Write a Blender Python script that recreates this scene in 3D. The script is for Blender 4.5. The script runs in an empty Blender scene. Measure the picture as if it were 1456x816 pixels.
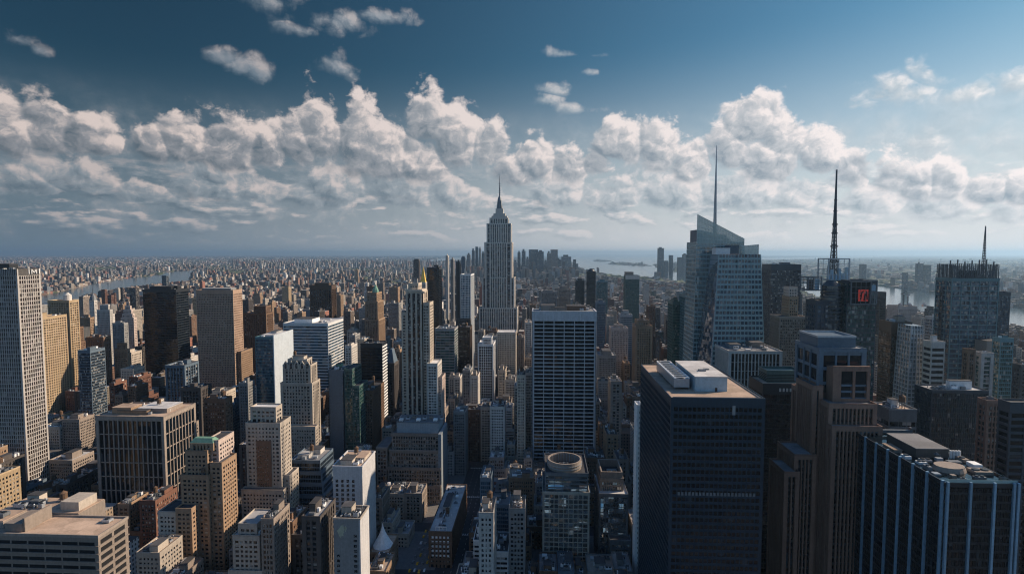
import bpy, math, random
import numpy as np
from mathutils import Vector, Matrix
R = math.radians
rng = random.Random(7)
sc = bpy.context.scene
COL = sc.collection

# ------------------------------------------------------------------ camera
F = 795.0                      # focal length in pixels of the 1456 px wide photograph
CAMZ = 260.0                   # observation deck height, metres
YAW = math.atan(40 / F)        # the avenues run along +Y, a little right of the view axis
TILT = math.atan(48 / F)
FWD = Vector((-math.sin(YAW) * math.cos(TILT), math.cos(YAW) * math.cos(TILT), -math.sin(TILT)))
RGT = Vector((math.cos(YAW), math.sin(YAW), 0))
UPV = RGT.cross(FWD)
cam = bpy.data.cameras.new('camera')
camo = bpy.data.objects.new('camera', cam)
COL.objects.link(camo)
camo.location = (0, 0, CAMZ)
camo.rotation_euler = Matrix((RGT, UPV, -FWD)).transposed().to_euler()
cam.sensor_width = 36
cam.lens = 36 * F / 1456
cam.clip_start = 1
cam.clip_end = 200000
sc.camera = camo

# ------------------------------------------------------------------ light, sky, exposure
SUN_AZ, SUN_EL = R(68), R(29)
sd = Vector((math.sin(SUN_AZ) * math.cos(SUN_EL), math.cos(SUN_AZ) * math.cos(SUN_EL), math.sin(SUN_EL)))
sun = bpy.data.lights.new('sun', 'SUN')
sun.energy = 5.0
sun.angle = R(0.55)
sun.color = (1.0, 0.80, 0.60)
suno = bpy.data.objects.new('sun', sun)
COL.objects.link(suno)
suno.rotation_euler = sd.to_track_quat('Z', 'Y').to_euler()
sc.view_settings.view_transform = 'Standard'
sc.view_settings.look = 'None'
sc.view_settings.gamma = 1
sc.view_settings.exposure = 0.26
sc.view_settings.use_curve_mapping = False
cy = sc.cycles
cy.max_bounces = 4
cy.diffuse_bounces = 2
cy.glossy_bounces = 2
cy.transmission_bounces = 2
cy.transparent_max_bounces = 8
cy.volume_bounces = 0
cy.caustics_reflective = False
cy.caustics_refractive = False
cy.sample_clamp_indirect = 3
cy.use_denoising = True
cy.filter_width = 1.15
cy.use_adaptive_sampling = True
cy.adaptive_threshold = 0.02


def ray(px, py):
    return FWD + RGT * ((px - 728) / F) + UPV * ((408 - py) / F)


def at(px, py, Y):
    """the point of the sight line through a photograph pixel at distance Y down the avenues"""
    d = ray(px, py)
    return Vector((0, 0, CAMZ)) + d * (Y / d.y)


def ground(px, py, z=0.0):
    d = ray(px, py)
    t = (z - CAMZ) / d.z
    return Vector((0, 0, CAMZ)) + d * t


def proj(x, y, z):
    v = Vector((x, y, z - CAMZ))
    c = v.dot(FWD)
    return 728 + F * v.dot(RGT) / c, 408 - F * v.dot(UPV) / c


def azel(px, py):
    d = ray(px, py).normalized()
    return math.degrees(math.atan2(d.x, d.y)), math.degrees(math.asin(d.z))


class NT:
    """small helper for node trees"""
    def __init__(self, tree):
        self.t = tree
        tree.nodes.clear()

    def n(self, typ, **kw):
        nd = self.t.nodes.new(typ)
        for k, v in kw.items():
            setattr(nd, k, v)
        return nd

    def put(self, sock, v):
        if v is None:
            return
        if isinstance(v, bpy.types.NodeSocket):
            self.t.links.new(v, sock)
        else:
            if isinstance(v, tuple) and len(v) == 3 and sock.type == 'RGBA':
                v = (*v, 1)
            sock.default_value = v

    def m(self, op, a=None, b=None, c=None, clamp=False):
        nd = self.n('ShaderNodeMath', operation=op, use_clamp=clamp)
        self.put(nd.inputs[0], a); self.put(nd.inputs[1], b); self.put(nd.inputs[2], c)
        return nd.outputs[0]

    def vm(self, op, a=None, b=None, c=None, out=0):
        nd = self.n('ShaderNodeVectorMath', operation=op)
        self.put(nd.inputs[0], a)
        if b is not None: self.put(nd.inputs[1], b)
        if c is not None: self.put(nd.inputs[2], c)
        return nd.outputs[out]

    def xyz(self, x=0.0, y=0.0, z=0.0):
        nd = self.n('ShaderNodeCombineXYZ')
        self.put(nd.inputs[0], x); self.put(nd.inputs[1], y); self.put(nd.inputs[2], z)
        return nd.outputs[0]

    def sep(self, v):
        nd = self.n('ShaderNodeSeparateXYZ')
        self.put(nd.inputs[0], v)
        return nd.outputs

    def step(self, v, a, b, lo=0.0, hi=1.0, smooth=True):
        nd = self.n('ShaderNodeMapRange', interpolation_type='SMOOTHSTEP' if smooth else 'LINEAR')
        self.put(nd.inputs[0], v); self.put(nd.inputs[1], a); self.put(nd.inputs[2], b)
        self.put(nd.inputs[3], lo); self.put(nd.inputs[4], hi)
        return nd.outputs[0]

    def mix(self, f, a, b, blend='MIX'):
        nd = self.n('ShaderNodeMix', data_type='RGBA', blend_type=blend)
        self.put(nd.inputs[0], f); self.put(nd.inputs[6], a); self.put(nd.inputs[7], b)
        return nd.outputs[2]

    def noise(self, v, scale, detail=4, rough=0.5, dist=0.0, out=0, lac=2.0):
        nd = self.n('ShaderNodeTexNoise', noise_dimensions='3D')
        self.put(nd.inputs['Vector'], v)
        self.put(nd.inputs['Scale'], scale); self.put(nd.inputs['Detail'], detail)
        self.put(nd.inputs['Roughness'], rough); self.put(nd.inputs['Distortion'], dist)
        self.put(nd.inputs['Lacunarity'], lac)
        return nd.outputs[out]

    def curve(self, v, pts):
        """piecewise curve through (x, y) points; x mapped to 0..1 first"""
        x0, x1 = pts[0][0], pts[-1][0]
        ys = [p[1] for p in pts]
        y0, y1 = min(ys), max(ys)
        t = self.step(v, x0, x1, 0.0, 1.0, smooth=False)
        nd = self.n('ShaderNodeFloatCurve')
        cv = nd.mapping.curves[0]
        while len(cv.points) < len(pts):
            cv.points.new(0.5, 0.5)
        for p, q in zip(cv.points, pts):
            p.location = ((q[0] - x0) / (x1 - x0), (q[1] - y0) / (y1 - y0 + 1e-9))
            p.handle_type = 'AUTO'
        nd.mapping.update()
        self.put(nd.inputs['Value'], t)
        return self.m('MULTIPLY_ADD', nd.outputs[0], y1 - y0, y0)


def build_sky():
    w = bpy.data.worlds.new('World')
    sc.world = w
    w.use_nodes = True
    w.cycles.sampling_method = 'MANUAL'
    w.cycles.sample_map_resolution = 512
    T = NT(w.node_tree)
    S = 0.104
    sky = T.n('ShaderNodeTexSky', sky_type='NISHITA', sun_disc=False)
    sky.sun_elevation = SUN_EL
    sky.sun_rotation = SUN_AZ
    sky.altitude = 200
    sky.air_density = 1.0
    sky.dust_density = 0.6
    sky.ozone_density = 3.0
    d = T.n('ShaderNodeTexCoord').outputs['Generated']
    x, y, z = T.sep(d)
    az_ = T.m('MULTIPLY', T.m('ARCTAN2', x, y), 180 / math.pi)
    az = az_
    el = T.m('MULTIPLY', T.m('ARCSINE', z), 180 / math.pi)
    behind = T.step(T.m('ABSOLUTE', T.m('ADD', az, 3.0)), 60.0, 115.0)
    right = T.step(az, -45.0, 50.0)
    base = T.mix(1.0, sky.outputs[0], (0.36, 0.50, 0.48), 'MULTIPLY')
    base = T.mix(1.0, base, T.mix(T.m('MAXIMUM', right, behind), (0.27, 0.37, 0.40), (1.08, 1.28, 1.32)), 'MULTIPLY')
    base = T.mix(1.0, base, T.mix(behind, (1, 1, 1), (1.3, 1.3, 1.45)), 'MULTIPLY')
    base = T.mix(T.step(el, 26.0, 50.0), base, T.mix(1.0, sky.outputs[0], (0.56, 0.80, 1.0), 'MULTIPLY'))
    hz = T.mix(T.step(az, -50.0, 38.0), (1.05, 1.5, 1.95), (6.2, 6.2, 6.3))
    hz = T.mix(behind, hz, (2.6, 3.3, 4.0))
    col = T.mix(T.step(el, T.m('MULTIPLY_ADD', right, 5.0, 17.0), -0.5, 0.0, 0.92), base, hz)

    v = T.xyz(az, T.m('MULTIPLY', el, 1.2), 0.0)
    warp = T.noise(v, 0.35, 4, 0.6, out=1)
    vw = T.vm('MULTIPLY_ADD', warp, (2.8, 2.8, 0), v)
    n0 = T.m('MULTIPLY', T.m('SUBTRACT', T.noise(v, 0.16, 6, 0.55), 0.5), 2.0)

    def lumps(vec, scale, det):
        """rounded heaps with creases between them, as in a cumulus"""
        nd = T.n('ShaderNodeTexVoronoi', voronoi_dimensions='2D', feature='F1', distance='EUCLIDEAN', normalize=True)
        T.put(nd.inputs['Vector'], vec); nd.inputs['Scale'].default_value = scale
        nd.inputs['Detail'].default_value = det; nd.inputs['Roughness'].default_value = 0.55; nd.inputs['Lacunarity'].default_value = 2.15
        return T.m('SUBTRACT', 1.0, T.m('MULTIPLY', nd.outputs['Distance'], 2.0))
    LD = (0.42, 0.62, 0.0)
    b1 = lumps(vw, 0.30, 4.0)
    b2 = lumps(T.vm('ADD', vw, LD), 0.30, 4.0)
    relief = T.m('MULTIPLY', T.m('SUBTRACT', b1, b2), 1.0)
    soft = T.m('SUBTRACT', n0, T.m('MULTIPLY', T.m('SUBTRACT', T.noise(T.vm('ADD', v, (1.6, 2.2, 0)), 0.16, 6, 0.55), 0.5), 2.0))
    relief = T.m('ADD', relief, T.m('MULTIPLY', soft, 0.5))

    def tone(l, r):
        return T.mix(right, l, r)
    W1 = tone((5.5, 4.7, 4.4), (7.9, 7.3, 7.2))
    M1 = tone((2.1, 2.2, 2.4), (4.9, 5.1, 5.4))
    D1 = tone((0.75, 1.05, 1.32), (2.7, 3.25, 3.8))
    W2 = tone((4.6, 4.0, 3.85), (7.7, 7.2, 7.15))
    M2 = tone((1.9, 2.25, 2.55), (5.2, 5.5, 5.8))
    D2 = tone((0.85, 1.22, 1.55), (3.0, 3.6, 4.1))
    keep = T.m('SUBTRACT', 1.0, T.m('MULTIPLY', behind, 0.75))

    def colours(lit, W, M_, D):
        c = T.mix(T.step(lit, 0.0, 0.52, smooth=False), D, M_)
        return T.mix(T.step(lit, 0.45, 1.0), c, W)

    def heaps(col, lst, W, M_, D, dens, flat=1.9, edge=0.27, amp=1.1, lump=0.6):
        dist = shade = None
        for px, top, bot, rx in lst:
            ry = (bot - top) / (1 + 1 / flat)
            a0, e0 = azel(px, top + ry)
            a1, _ = azel(px + rx, top + ry)
            _, e1 = azel(px, top)
            kx, ky = 1 / (a1 - a0), 1 / (e1 - e0) / 1.2
            q = T.vm('MULTIPLY_ADD', v, (kx, ky, 0), (-a0 * kx, -e0 * 1.2 * ky, 0))
            sh = T.vm('DOT_PRODUCT', q, (0.40, 0.62, 0), out=1)
            q2 = T.vm('MAXIMUM', q, T.vm('MULTIPLY', q, (-1.0, -flat, 0)))
            l = T.vm('LENGTH', q2, out=1)
            if dist is None:
                dist, shade = l, sh
            else:
                w = T.step(T.m('SUBTRACT', dist, l), -0.10, 0.10)
                mx = T.n('ShaderNodeMix', data_type='FLOAT')
                T.put(mx.inputs[0], w); T.put(mx.inputs[2], shade); T.put(mx.inputs[3], sh)
                shade = mx.outputs[0]
                dist = T.m('SMOOTH_MIN', dist, l, 0.12)
        h = T.m('ADD', T.m('SUBTRACT', 1.0, dist), T.m('MULTIPLY', T.m('SUBTRACT', b1, 0.45), lump))
        h = T.m('ADD', h, T.m('MULTIPLY', n0, amp))
        eg = T.m('MULTIPLY_ADD', T.m('MULTIPLY', shade, -1.5, clamp=True), 0.75, edge)
        a = T.m('MULTIPLY', T.m('MULTIPLY', T.step(h, 0.0, eg), dens), keep)
        a = T.m('MULTIPLY', a, T.step(dist, 1.75, 1.25))
        lit = T.m('ADD', T.m('MULTIPLY', shade, 0.85), T.m('ADD', relief, 0.40), clamp=True)
        # the rim of a cloud is thin and bright
        lit = T.m('ADD', lit, T.step(h, 0.5, 0.0, 0.0, 0.2), clamp=True)
        return T.mix(a, col, colours(lit, W, M_, D))

    # a soft veil behind the heaps, thickest low down
    veil = T.m('MULTIPLY', T.step(T.m('ADD', n0, T.m('MULTIPLY', b1, 0.3)), -0.35, 0.45), T.m('MULTIPLY', T.step(el, 15.0, 8.0), T.step(el, -0.5, 4.0)))
    col = T.mix(T.m('MULTIPLY', T.m('MULTIPLY', veil, 0.75), keep), col, colours(T.m('ADD', T.m('MULTIPLY', relief, 0.6), 0.45, clamp=True), W2, M2, D2))
    # rows of little clouds close to the horizon
    vs = T.xyz(T.m('MULTIPLY', az, 0.55), T.m('MULTIPLY', el, 1.6), 4.0)
    s1 = T.noise(vs, 0.42, 6, 0.55)
    s2 = T.noise(T.vm('ADD', vs, (0.25, 0.55, 0)), 0.42, 6, 0.55)
    sa = T.m('MULTIPLY', T.m('MULTIPLY', T.step(s1, 0.46, 0.57), T.step(el, 0.5, 1.8)), T.step(el, 9.0, 5.5))
    sl = T.m('ADD', T.m('MULTIPLY', T.m('SUBTRACT', s1, s2), 5.0), 0.45, clamp=True)
    col = T.mix(T.m('MULTIPLY', T.m('MULTIPLY', sa, 0.8), keep), col, colours(sl, W2, M2, D2))
    col = heaps(col, [(110, 224, 278, 85), (45, 236, 284, 60), (290, 216, 292, 85), (205, 246, 292, 60), (370, 236, 290, 60), (470, 232, 304, 80), (565, 226, 304, 70), (650, 238, 304, 65),
                      (790, 236, 300, 60), (870, 236, 304, 70), (955, 244, 304, 66), (1050, 224, 304, 80), (1140, 236, 304, 60), (1235, 258, 308, 60), (1340, 266, 316, 66), (1430, 280, 322, 50)],
                W2, M2, D2, 0.9, edge=0.3)
    col = heaps(col, [(15, 122, 226, 62), (62, 114, 224, 62), (122, 148, 224, 62), (262, 126, 244, 60), (322, 148, 248, 70), (216, 162, 238, 42), (385, 176, 250, 50),
                      (455, 112, 244, 50), (512, 128, 254, 50), (420, 146, 250, 46), (552, 162, 266, 44), (605, 108, 220, 36), (642, 138, 254, 44), (600, 176, 266, 56),
                      (702, 170, 250, 40), (756, 178, 268, 48), (812, 196, 266, 40), (724, 204, 270, 50), (880, 164, 244, 50), (936, 154, 248, 44), (986, 186, 260, 44), (850, 204, 256, 42),
                      (1062, 114, 218, 52), (1112, 126, 240, 50), (1030, 156, 254, 44), (1090, 182, 266, 66), (1162, 162, 262, 42),
                      (1212, 198, 276, 44), (1264, 206, 280, 42), (1302, 230, 288, 40), (1346, 222, 288, 38), (1402, 242, 296, 46), (1452, 238, 296, 42)],
                W1, M1, D1, 1.0)
    # loose small clouds above
    col = heaps(col, [(395, -22, 26, 70), (465, -4, 52, 76), (545, 6, 40, 62), (425, 26, 56, 36), (322, 66, 98, 38), (340, 78, 108, 34), (368, 90, 118, 26), (482, 66, 118, 38), (24, 34, 70, 40),
                      (56, 58, 82, 20), (800, 66, 86, 30), (845, 70, 86, 26), (838, 94, 110, 16), (785, 112, 138, 34), (770, 126, 156, 26), (820, 146, 166, 40), (1218, 130, 166, 56), (1278, 100, 160, 58),
                      (1322, 68, 130, 44), (1385, 114, 146, 50), (1440, 90, 142, 44), (1316, 180, 218, 36), (1250, 120, 150, 40)],
                tone((3.4, 3.1, 3.1), (7.9, 7.5, 7.4)), tone((2.0, 2.2, 2.5), (5.2, 5.6, 5.9)), tone((1.2, 1.6, 2.0), (3.9, 4.5, 5.0)), 0.86, flat=1.4, edge=0.95, amp=1.9, lump=1.0)
    # the last degrees of air in front of the clouds
    col = T.mix(T.step(el, 4.5, 0.0, 0.0, 0.8), col, hz)
    bg = T.n('ShaderNodeBackground')
    T.put(bg.inputs[0], col)
    bg.inputs[1].default_value = S
    out = T.n('ShaderNodeOutputWorld')
    T.t.links.new(bg.outputs[0], out.inputs[0])


build_sky()


# ------------------------------------------------------------------ materials
MATS = {}


def new_mat(name):
    m = bpy.data.materials.new(name)
    m.use_nodes = True
    MATS[name] = m
    T = NT(m.node_tree)
    b = T.n('ShaderNodeBsdfPrincipled')
    o = T.n('ShaderNodeOutputMaterial')
    T.t.links.new(b.outputs[0], o.inputs[0])
    return m, T, b


def wall_mat(name, col, rough=0.85, var=0.25, metal=0.0, streak=0.25, spec=0.3):
    m, T, b = new_mat(name)
    p = T.n('ShaderNodeTexCoord').outputs['Object']
    n1 = T.noise(p, 0.06, 5, 0.6)
    ps = T.vm('MULTIPLY', p, (0.9, 0.9, 0.05))
    n2 = T.noise(ps, 1.0, 3, 0.6)
    n3 = T.noise(p, 0.55, 6, 0.75)
    k = T.m('ADD', T.m('MULTIPLY', T.m('SUBTRACT', n1, 0.5), 2 * var), 1.0)
    k = T.m('ADD', k, T.m('MULTIPLY', T.m('SUBTRACT', n2, 0.5), 2 * streak))
    k = T.m('ADD', k, T.m('MULTIPLY', T.m('SUBTRACT', n3, 0.5), 0.9))
    rnd = T.n('ShaderNodeObjectInfo').outputs['Random']
    k = T.m('MULTIPLY', k, T.step(rnd, 0, 1, 0.82, 1.18, smooth=False))
    c = T.vm('SCALE', tuple(col))
    c.node.inputs[0].default_value = col
    T.put(c.node.inputs[3], k)
    T.put(b.inputs['Base Color'], c)
    b.inputs['Roughness'].default_value = rough
    b.inputs['Metallic'].default_value = metal
    b.inputs['Specular IOR Level'].default_value = spec
    return m


def glass_mat(name, col, rough=0.08, ior=1.6, blinds=0.18, blind_glint_col=(0.33, 0.31, 0.28), wob=0.03, metal=0.0):
    """window glass: panes of the bay and floor size stored on the object differ a little from one another"""
    m, T, b = new_mat(name)
    tc = T.n('ShaderNodeTexCoord')
    p = tc.outputs['Object']
    x, y, z = T.sep(p)

    def attr(nm):
        a = T.n('ShaderNodeAttribute', attribute_type='OBJECT', attribute_name=nm)
        return a.outputs['Fac']
    bay = T.m('MAXIMUM', attr('bay'), 0.5)
    fl = T.m('MAXIMUM', attr('storey'), 0.5)
    u = T.m('FLOOR', T.m('DIVIDE', T.m('ADD', x, T.m('MULTIPLY', y, 1.0)), bay))
    w = T.m('FLOOR', T.m('DIVIDE', z, fl))
    wn = T.n('ShaderNodeTexWhiteNoise', noise_dimensions='3D')
    T.put(wn.inputs[0], T.xyz(u, w, T.n('ShaderNodeObjectInfo').outputs['Random']))
    r, g, bb = T.sep(wn.outputs[1])
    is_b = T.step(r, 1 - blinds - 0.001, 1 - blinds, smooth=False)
    # a blind covers the upper pane; its pale tone also paints bright reflections
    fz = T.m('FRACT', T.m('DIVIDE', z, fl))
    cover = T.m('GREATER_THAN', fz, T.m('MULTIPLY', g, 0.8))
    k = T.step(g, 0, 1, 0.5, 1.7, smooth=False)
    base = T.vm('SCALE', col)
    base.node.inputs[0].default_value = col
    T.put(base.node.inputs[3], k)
    c = T.mix(T.m('MULTIPLY', is_b, cover), base, blind_glint_col)
    T.put(b.inputs['Base Color'], c)
    b.inputs['Roughness'].default_value = rough
    b.inputs['IOR'].default_value = ior
    b.inputs['Metallic'].default_value = metal
    off = T.vm('SCALE', T.vm('SUBTRACT', wn.outputs[1], (0.5, 0.5, 0.5)))
    off.node.inputs[3].default_value = wob * 2
    big = T.noise(p, 0.08, 2, 0.5, out=1)
    off2 = T.vm('SCALE', T.vm('SUBTRACT', big, (0.5, 0.5, 0.5)))
    off2.node.inputs[3].default_value = wob * 2.5
    geo = T.n('ShaderNodeNewGeometry').outputs['Normal']
    nn = T.vm('NORMALIZE', T.vm('ADD', T.vm('ADD', geo, off), off2))
    T.put(b.inputs['Normal'], nn)
    return m


def roof_mat(name, col, rough=0.9):
    m, T, b = new_mat(name)
    p = T.n('ShaderNodeTexCoord').outputs['Object']
    n1 = T.noise(p, 0.12, 5, 0.65)
    n2 = T.noise(p, 0.9, 4, 0.6)
    vo = T.n('ShaderNodeTexVoronoi', distance='CHEBYCHEV')
    T.put(vo.inputs['Vector'], T.vm('MULTIPLY', p, (1, 1, 0)))
    vo.inputs['Scale'].default_value = 0.11
    patch = T.sep(vo.outputs['Color'])[0]
    k = T.m('ADD', T.m('MULTIPLY', n1, 0.9), T.m('ADD', T.m('MULTIPLY', n2, 0.5), T.m('MULTIPLY', patch, 0.35)))
    k = T.m('ADD', k, 0.15)
    rnd = T.n('ShaderNodeObjectInfo').outputs['Random']
    k = T.m('MULTIPLY', k, T.step(rnd, 0, 1, 0.7, 1.3, smooth=False))
    c = T.vm('SCALE', col)
    c.node.inputs[0].default_value = col
    T.put(c.node.inputs[3], k)
    T.put(b.inputs['Base Color'], c)
    b.inputs['Roughness'].default_value = rough
    b.inputs['Specular IOR Level'].default_value = 0.25
    return m


for nm, c, kw in [
    ('limestone', (0.43, 0.375, 0.315), {}), ('pale stone', (0.49, 0.46, 0.42), {}), ('cream stone', (0.54, 0.46, 0.37), {}), ('russet stone', (0.40, 0.275, 0.20), {}), ('tan brick', (0.30, 0.205, 0.135), {}),
    ('brown brick', (0.17, 0.105, 0.07), {}), ('red brick', (0.17, 0.085, 0.06), {}), ('yellow stone', (0.42, 0.31, 0.19), {}),
    ('grey concrete', (0.27, 0.27, 0.265), {}), ('warm concrete', (0.27, 0.225, 0.19), {}), ('white panel', (0.66, 0.66, 0.65), dict(rough=0.55, var=0.1, streak=0.12)),
    ('dark metal', (0.018, 0.021, 0.026), dict(rough=0.42, var=0.2, streak=0.1, spec=0.5)), ('dark stone', (0.085, 0.075, 0.07), dict(rough=0.6)),
    ('slate blue', (0.11, 0.15, 0.19), dict(rough=0.5, var=0.12, streak=0.1)), ('bronze', (0.085, 0.05, 0.03), dict(rough=0.45, spec=0.5)),
    ('red granite', (0.26, 0.150, 0.108), dict(rough=0.6)), ('light metal', (0.42, 0.45, 0.48), dict(rough=0.4, metal=0.4, var=0.08, streak=0.08)),
    ('blue metal', (0.24, 0.38, 0.50), dict(rough=0.38, metal=0.2, var=0.08, streak=0.08, spec=0.5)), ('green metal', (0.07, 0.12, 0.11), dict(rough=0.4)),
    ('copper patina', (0.16, 0.30, 0.22), dict(rough=0.7)), ('gold leaf', (0.85, 0.54, 0.12), dict(rough=0.5, metal=0.0, var=0.1)),
    ('grey steel', (0.17, 0.185, 0.20), dict(rough=0.5, metal=0.3)), ('mast steel', (0.10, 0.115, 0.13), dict(rough=0.5, metal=0.2)),
    ('white paint', (0.78, 0.78, 0.77), dict(rough=0.6, var=0.06, streak=0.08)), ('wood', (0.13, 0.08, 0.05), {}), ('orange paint', (0.6, 0.2, 0.05), {}),
    ('red paint', (0.42, 0.05, 0.04), {}), ('louvre black', (0.012, 0.013, 0.015), {}), ('teal panel', (0.10, 0.20, 0.23), dict(rough=0.4)),
    ('pale pink stone', (0.47, 0.38, 0.33), {}), ('crown glass frame', (0.42, 0.48, 0.46), dict(rough=0.4, var=0.05, streak=0.05)),
]:
    wall_mat(nm, c, **kw)
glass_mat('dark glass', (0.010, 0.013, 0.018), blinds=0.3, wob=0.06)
glass_mat('black glass', (0.003, 0.007, 0.012), blinds=0.05, ior=1.5, blind_glint_col=(0.05, 0.06, 0.07))
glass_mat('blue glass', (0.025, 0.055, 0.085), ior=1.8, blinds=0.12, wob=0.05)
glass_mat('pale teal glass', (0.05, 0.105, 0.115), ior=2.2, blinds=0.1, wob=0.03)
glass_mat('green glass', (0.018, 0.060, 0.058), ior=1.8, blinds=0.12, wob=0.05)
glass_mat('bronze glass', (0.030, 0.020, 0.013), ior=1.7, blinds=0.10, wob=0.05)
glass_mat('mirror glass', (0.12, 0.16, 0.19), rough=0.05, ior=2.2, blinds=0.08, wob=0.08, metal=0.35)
glass_mat('patchwork glass', (0.30, 0.31, 0.31), rough=0.06, ior=2.0, blinds=0.14, blind_glint_col=(0.4, 0.33, 0.26), wob=0.30, metal=0.75)
for nm, c in [('gravel roof', (0.30, 0.245, 0.20)), ('tar roof', (0.07, 0.07, 0.075)), ('grey roof', (0.20, 0.20, 0.205)),
              ('pale roof', (0.46, 0.45, 0.44)), ('tan roof', (0.38, 0.28, 0.21))]:
    roof_mat(nm, c)


def screen_glass():
    m, T, b = new_mat('crown glass')
    b.inputs['Base Color'].default_value = (0.42, 0.54, 0.52, 1)
    b.inputs['Roughness'].default_value = 0.15
    b.inputs['Alpha'].default_value = 0.68
    return m


screen_glass()

# ------------------------------------------------------------------ mesh building


class MB:
    """collects boxes and loose quads and links them as one mesh object"""
    def __init__(self):
        self.bx = []      # x0 y0 z0 x1 y1 z1
        self.v = []
        self.f = []
        self.fs = []

    def box(self, x0, y0, z0, x1, y1, z1):
        self.bx.append((min(x0, x1), min(y0, y1), min(z0, z1), max(x0, x1), max(y0, y1), max(z0, z1)))

    def poly(self, verts, faces):
        o = len(self.v)
        self.v += [tuple(p) for p in verts]
        self.f += [tuple(i + o for i in f) for f in faces]

    def prism(self, ring0, ring1):
        """loft between two rings (counter-clockwise from above), closed"""
        n = len(ring0)
        fs = [(i, (i + 1) % n, n + (i + 1) % n, n + i) for i in range(n)]
        fs.append(tuple(range(n, 2 * n)))
        fs.append(tuple(range(n - 1, -1, -1)))
        self.poly(list(ring0) + list(ring1), fs)

    def bar(self, p, q, r, r2=None):
        p, q = Vector(p), Vector(q)
        d = (q - p).normalized()
        a = d.cross(Vector((0, 0, 1)) if abs(d.z) < 0.9 else Vector((1, 0, 0))).normalized()
        b = d.cross(a)
        r2 = r if r2 is None else r2
        o0 = [p + a * (sx * r) + b * (sy * r) for sx, sy in ((1, 1), (-1, 1), (-1, -1), (1, -1))]
        o1 = [q + a * (sx * r2) + b * (sy * r2) for sx, sy in ((1, 1), (-1, 1), (-1, -1), (1, -1))]
        self.prism(o0, o1)

    def cyl(self, cx, cy_, z0, z1, r0, r1=None, n=16, rx=1.0):
        r1 = r0 if r1 is None else r1
        ra = [(cx + rx * r0 * math.cos(2 * math.pi * i / n), cy_ + r0 * math.sin(2 * math.pi * i / n), z0) for i in range(n)]
        rb = [(cx + rx * r1 * math.cos(2 * math.pi * i / n), cy_ + r1 * math.sin(2 * math.pi * i / n), z1) for i in range(n)]
        self.prism(ra, rb)

    def empty(self):
        return not self.bx and not self.v

    def build(self, name, mat, parent=None, origin=(0, 0, 0), props=None):
        nb = len(self.bx)
        parts_v, loops, starts, totals = [], [], [], []
        if nb:
            B = np.array(self.bx, dtype=np.float64)
            idx = np.array([(0, 1, 2), (3, 1, 2), (3, 4, 2), (0, 4, 2), (0, 1, 5), (3, 1, 5), (3, 4, 5), (0, 4, 5)])
            V = B[:, idx].reshape(-1, 3)
            parts_v.append(V)
            q = np.array([(0, 3, 2, 1), (4, 5, 6, 7), (0, 1, 5, 4), (1, 2, 6, 5), (2, 3, 7, 6), (3, 0, 4, 7)])
            L = (q[None] + 8 * np.arange(nb)[:, None, None]).reshape(-1)
            loops.append(L)
            totals.append(np.full(nb * 6, 4))
        off = nb * 8
        if self.v:
            parts_v.append(np.array(self.v, dtype=np.float64))
            loops.append(np.array([i + off for f in self.f for i in f]))
            totals.append(np.array([len(f) for f in self.f]))
        V = np.concatenate(parts_v) - np.array(origin)
        L = np.concatenate(loops)
        N = np.concatenate(totals)
        me = bpy.data.meshes.new(name)
        me.vertices.add(len(V)); me.vertices.foreach_set('co', V.astype(np.float32).ravel())
        me.loops.add(len(L)); me.loops.foreach_set('vertex_index', L.astype(np.int32))
        me.polygons.add(len(N))
        me.polygons.foreach_set('loop_start', np.concatenate(([0], np.cumsum(N)[:-1])).astype(np.int32))
        me.polygons.foreach_set('loop_total', N.astype(np.int32))
        me.polygons.foreach_set('use_smooth', np.zeros(len(N), dtype=bool))
        me.update(calc_edges=True)
        me.materials.append(MATS[mat] if isinstance(mat, str) else mat)
        o = bpy.data.objects.new(name, me)
        COL.objects.link(o)
        if parent is not None:
            o.parent = parent
        for k, v in (props or {}).items():
            o[k] = v
        return o


def structure(o):
    o['kind'] = 'structure'
    return o


# facade styles: bay, storey, pier width, spandrel height, how far each stands out, corner width
STY = {
    'masonry':    dict(bay=2.5, fl=3.3, pw=1.25, sh=1.55, po=0.35, so=0.28, cw=1.4),
    'piers':      dict(bay=3.2, fl=3.6, pw=1.5, sh=1.5, po=0.75, so=0.25, cw=2.2),
    'ribs':       dict(bay=1.7, fl=3.8, pw=0.45, sh=1.3, po=0.5, so=0.12, cw=1.2),
    'ribs wide':  dict(bay=4.6, fl=3.9, pw=1.3, sh=1.0, po=0.9, so=0.15, cw=1.8),
    'bands':      dict(bay=6.0, fl=3.8, pw=0.3, sh=1.7, po=0.12, so=0.35, cw=0.5),
    'curtain':    dict(bay=1.6, fl=3.8, pw=0.16, sh=0.9, po=0.18, so=0.08, cw=0.5),
    'grid':       dict(bay=3.0, fl=3.8, pw=0.8, sh=1.3, po=0.45, so=0.35, cw=1.2),
    'fine grid':  dict(bay=2.2, fl=3.7, pw=0.8, sh=1.4, po=0.4, so=0.3, cw=1.0),
}

HEROES = []      # (x0,x1,y0,y1, pxL, pxR, visible-bottom row, Y, handle, centre px, centre py)
FOOT = []        # footprints nobody else may use


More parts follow.
